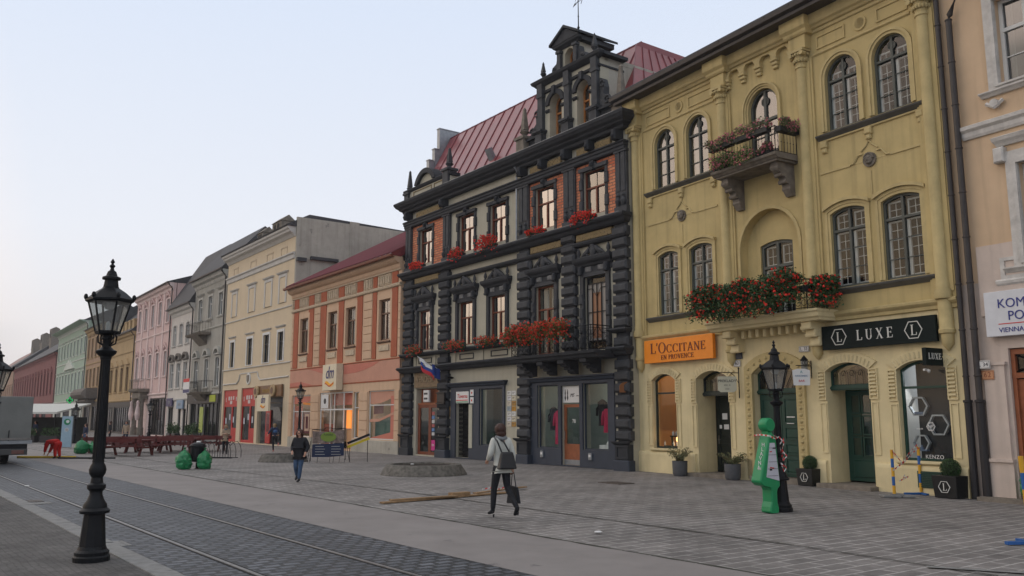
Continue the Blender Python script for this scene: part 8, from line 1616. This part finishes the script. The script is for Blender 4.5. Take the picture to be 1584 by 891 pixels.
for i in range(4):
    u = -41.0 + i * 1.9; t = thing('terrace_screen', 'dark hedge box of the terrace under the white awning, number from the left', 'planter', (u, 66.6 - i * .3, 0), R(-14), 'hedge boxes of the terrace'); t['label'] = 'dark hedge box under the white awning, %s from the left' % ('first', 'second', 'third', 'fourth')[i]; q = MB(); q.cham(-.8, .8, -.2, .2, 0, .5, .02); q.build('planter', M_darkshop, t); rr = random.Random(i); leaf_mb([(rr.uniform(-.8, .8), rr.gauss(0, .12), rr.uniform(.5, 1.1)) for _ in range(260)], .08, .4, 1, rr).build('foliage', M_leafd, t)
t = thing('pharmacy_cross', 'glowing green pharmacy cross above the white awning', 'sign', (-37.0, 71.5, 3.3), R(0)); t.scale = (.5, .5, .5); q = MB(); q.prism([(-.2, -.6), (.2, -.6), (.2, -.2), (.6, -.2), (.6, .2), (.2, .2), (.2, .6), (-.2, .6), (-.2, .2), (-.6, .2), (-.6, -.2), (-.2, -.2)], -.08, .08); q.build('cross', flat('cross_dark', (.01, .03, .02)), t); q = MB(); q.ring([(x * .8, z * .8) for x, z in ((-.2, -.6), (.2, -.6), (.2, -.2), (.6, -.2), (.6, .2), (.2, .2), (.2, .6), (-.2, .6), (-.2, .2), (-.6, .2), (-.6, -.2), (-.2, -.2))], [(x * .6, z * .6) for x, z in ((-.2, -.6), (.2, -.6), (.2, -.2), (.6, -.2), (.6, .2), (.2, .2), (.2, .6), (-.2, .6), (-.2, .2), (-.6, .2), (-.6, -.2), (-.2, -.2))], -.1, -.081); q.build('tubes', emit('green_tubes', (.01, .5, .12), .8), t); q = MB(); q.tube([(0, .1, 0), (0, 3.0, 0)], .04, 5); q.build('bracket', M_blackp, t)
# advertising frame on thin legs with a striped board behind
t = thing('advertising_stand', 'banner frame with a green oval emblem above a dark blue panel, on thin legs', 'advertising stand', (-7.75, 36.3, 0), R(8))
q = MB(); q.tube([(-.72, 0, .06), (-.68, 0, 1.36), (.68, 0, 1.42), (.72, 0, .10)], .018, 5); q.tube([(-.68, 0, 1.36), (0, 0, 1.30), (.68, 0, 1.42)], .012, 5); q.tube([(-.2, 0, 1.36), (-.1, 0, 1.46), (.1, 0, 1.46), (.2, 0, 1.37)], .012, 5); q.build('frame', M_blackp, t)
for x in (-.72, -.4, .1, .25, .5, .72): q = MB(); q.tube([(x, 0, .3), (x - .03, -.12, 0)], .01, 4); q.build('leg', M_blackp, t)
q = MB(); q.tube([(.72, 0, .9), (.9, .1, 0)], .012, 4); q.tube([(-.72, 0, .9), (-.85, .2, 0)], .012, 4); q.build('stay', M_blackp, t)
q = MB(); q.prism([(-.66, .78), (-.66, 1.30), (0, 1.27), (.66, 1.36), (.66, .82)], -.012, .0); c_ = q.build('upper_cloth', mat('food_photo_cloth', (.20, .15, .13), .7, .7, 5), t); q = MB(); q.prism([(.32 * math.cos(a) + .0, 1.06 + .20 * math.sin(a)) for a in [2 * PI * k / 24 for k in range(24)]], -.03, -.012); q.build('oval', flat('olive_green_oval', (.18, .26, .04)), c_); text('lettering', 'Pustidlak', .13, flat('dark_green_letters', (.03, .07, .02)), c_, 0, -.03, 1.15, .003, sx=.85)
q = MB(); q.prism([(-.66, .22), (-.66, .75), (-.2, .77), (.66, .80), (.66, .28), (0, .22)], -.012, .0); c_ = q.build('lower_cloth', flat('midnight_blue_cloth', (.012, .022, .06), .7), t)
for r_ in range(4):
    for sg in (-1, 1): q = MB(); q.box(sg * .33 - .2, sg * .33 + .2 - .05 * (r_ % 2), -.018, -.012, .32 + r_ * .11, .345 + r_ * .11); q.build('lettering', flat('grey_letters', (.3, .3, .3)), c_)
t = thing('striped_board', 'black and yellow striped barrier board leaning behind the banner frame', 'barrier board', (-7.0, 36.6, 0), R(8))
for k in range(2): q = MB(); q.box(0, 1.0, -.02, .02, -.05, .05); q.xf(Matrix.Translation((.0, 0, .62 + k * .16)) @ Matrix.Rotation(R(-22), 4, 'Y')); q.build('yellow_board', flat('signal_yellow', (.55, .42, .02)) if k == 0 else M_blk, t)
q = MB(); q.tube([(.1, .05, 0), (.1, .05, .7)], .015, 5); q.tube([(.85, .05, 0), (.85, .05, 1.0)], .015, 5); q.build('leg', M_blackp, t)
# ================================================================== the truck at the left edge
tr = thing('truck', 'truck with a grey tarpaulin box body, seen from behind at the left edge', 'truck', (-21.45, 34.25, 0), R(37.7))
q = MB(); q.box(-2.2, 2.0, -.05, 7, .95, 2.72); q.build('tarpaulin', mat('grey_tarpaulin', (.17, .175, .165), .6, .12, 1.4, bump=.3, bscale=4, streak=.4), tr, bevel=.03)
q = MB(); q.box(-2.25, 2.05, -.12, 7, .80, .94); q.build('load_floor', M_zinc, tr); q = MB(); q.box(-2.2, 2.0, -.16, -.13, .96, 1.04); q.build('tailgate_rail', M_steel, tr)
q = MB(); q.box(-2.1, 1.9, -.05, 6.8, .55, .79); q.build('chassis', M_blackp, tr); q = MB(); q.cham(-2.1, 1.9, -.2, 0, .36, .60, .02); bp_ = q.build('bumper', flat('grey_bumper', (.06, .06, .06)), tr)
for x in (-1.75, 1.55): q = MB(); q.cham(x - .22, x + .22, -.24, -.2, .40, .55, .01); q.build('tail_light', flat('tail_light', (.14, .06, .05), .3), bp_)
q = MB(); q.box(-.25, .35, -.215, -.2, .42, .54); q.build('number_plate', M_plast, bp_); q = MB(); q.tube([(-1.2, -.1, .85), (-1.2, -.12, 1.5)], .02, 5); q.tube([(1.2, -.1, .85), (1.2, -.12, 1.35)], .02, 5); q.build('latch', M_blackp, tr)
for x in (-1.45, 1.25):
    for y in (1.3, 5.6): q = MB(); q.lathe([(.28, x - .15), (.42, x - .14), (.43, x - .05), (.43, x + .10), (.42, x + .15), (.28, x + .16)], y, .43, 24, 0, 'x'); w_ = q.build('wheel', M_blk, tr); q = MB(); q.lathe([(.27, x - .10), (.20, x + .12), (.05, x + .13)], y, .43, 16, 0, 'x'); q.build('rim', M_zinc, w_)
q = MB(); q.cham(-2.0, 1.8, 7.1, 9.0, .5, 2.5, .2); q.build('cab', flat('white_cab', (.5, .5, .5), .4), tr)
# litter and small marks on the ground
for i, (x, y) in enumerate(((-3.3, 28.6), (-13.2, 23.6), (1.4, 14.2))):
    q = MB(); q.ball((0, 0, .02), .05, 7, 5, (1.4, 1, .4)); o = q.build('paper_scrap', M_plast); o.location = (x, y, .32 if i == 0 else 0); tag(o, ('small white scrap on the soil of the round planter', 'small white scrap on the dark setts at the left', 'small white scrap on the slabs near the smooth path')[i], 'litter')
# ================================================================== air
hz = MB(); hz.box(-425, 305, -65, 425, -1.0, 27); o = hz.build('haze', None); o['kind'] = 'stuff'; o.data.materials.clear()
hm = bpy.data.materials.new('haze_air'); hm.use_nodes = True; ht = hm.node_tree; ht.nodes.remove(ht.nodes['Principled BSDF']); pv = ht.nodes.new('ShaderNodeVolumePrincipled'); pv.inputs['Color'].default_value = (.88, .88, .92, 1); pv.inputs['Density'].default_value = .0004; pv.inputs['Anisotropy'].default_value = .2
ht.links.new(pv.outputs[0], ht.nodes['Material Output'].inputs['Volume']); o.data.materials.append(hm)
# end
for o in list(SC.objects):
    if o.type == 'MESH' and o.parent is None and 'kind' not in o and 'label' not in o: print('UNTAGGED', o.name)
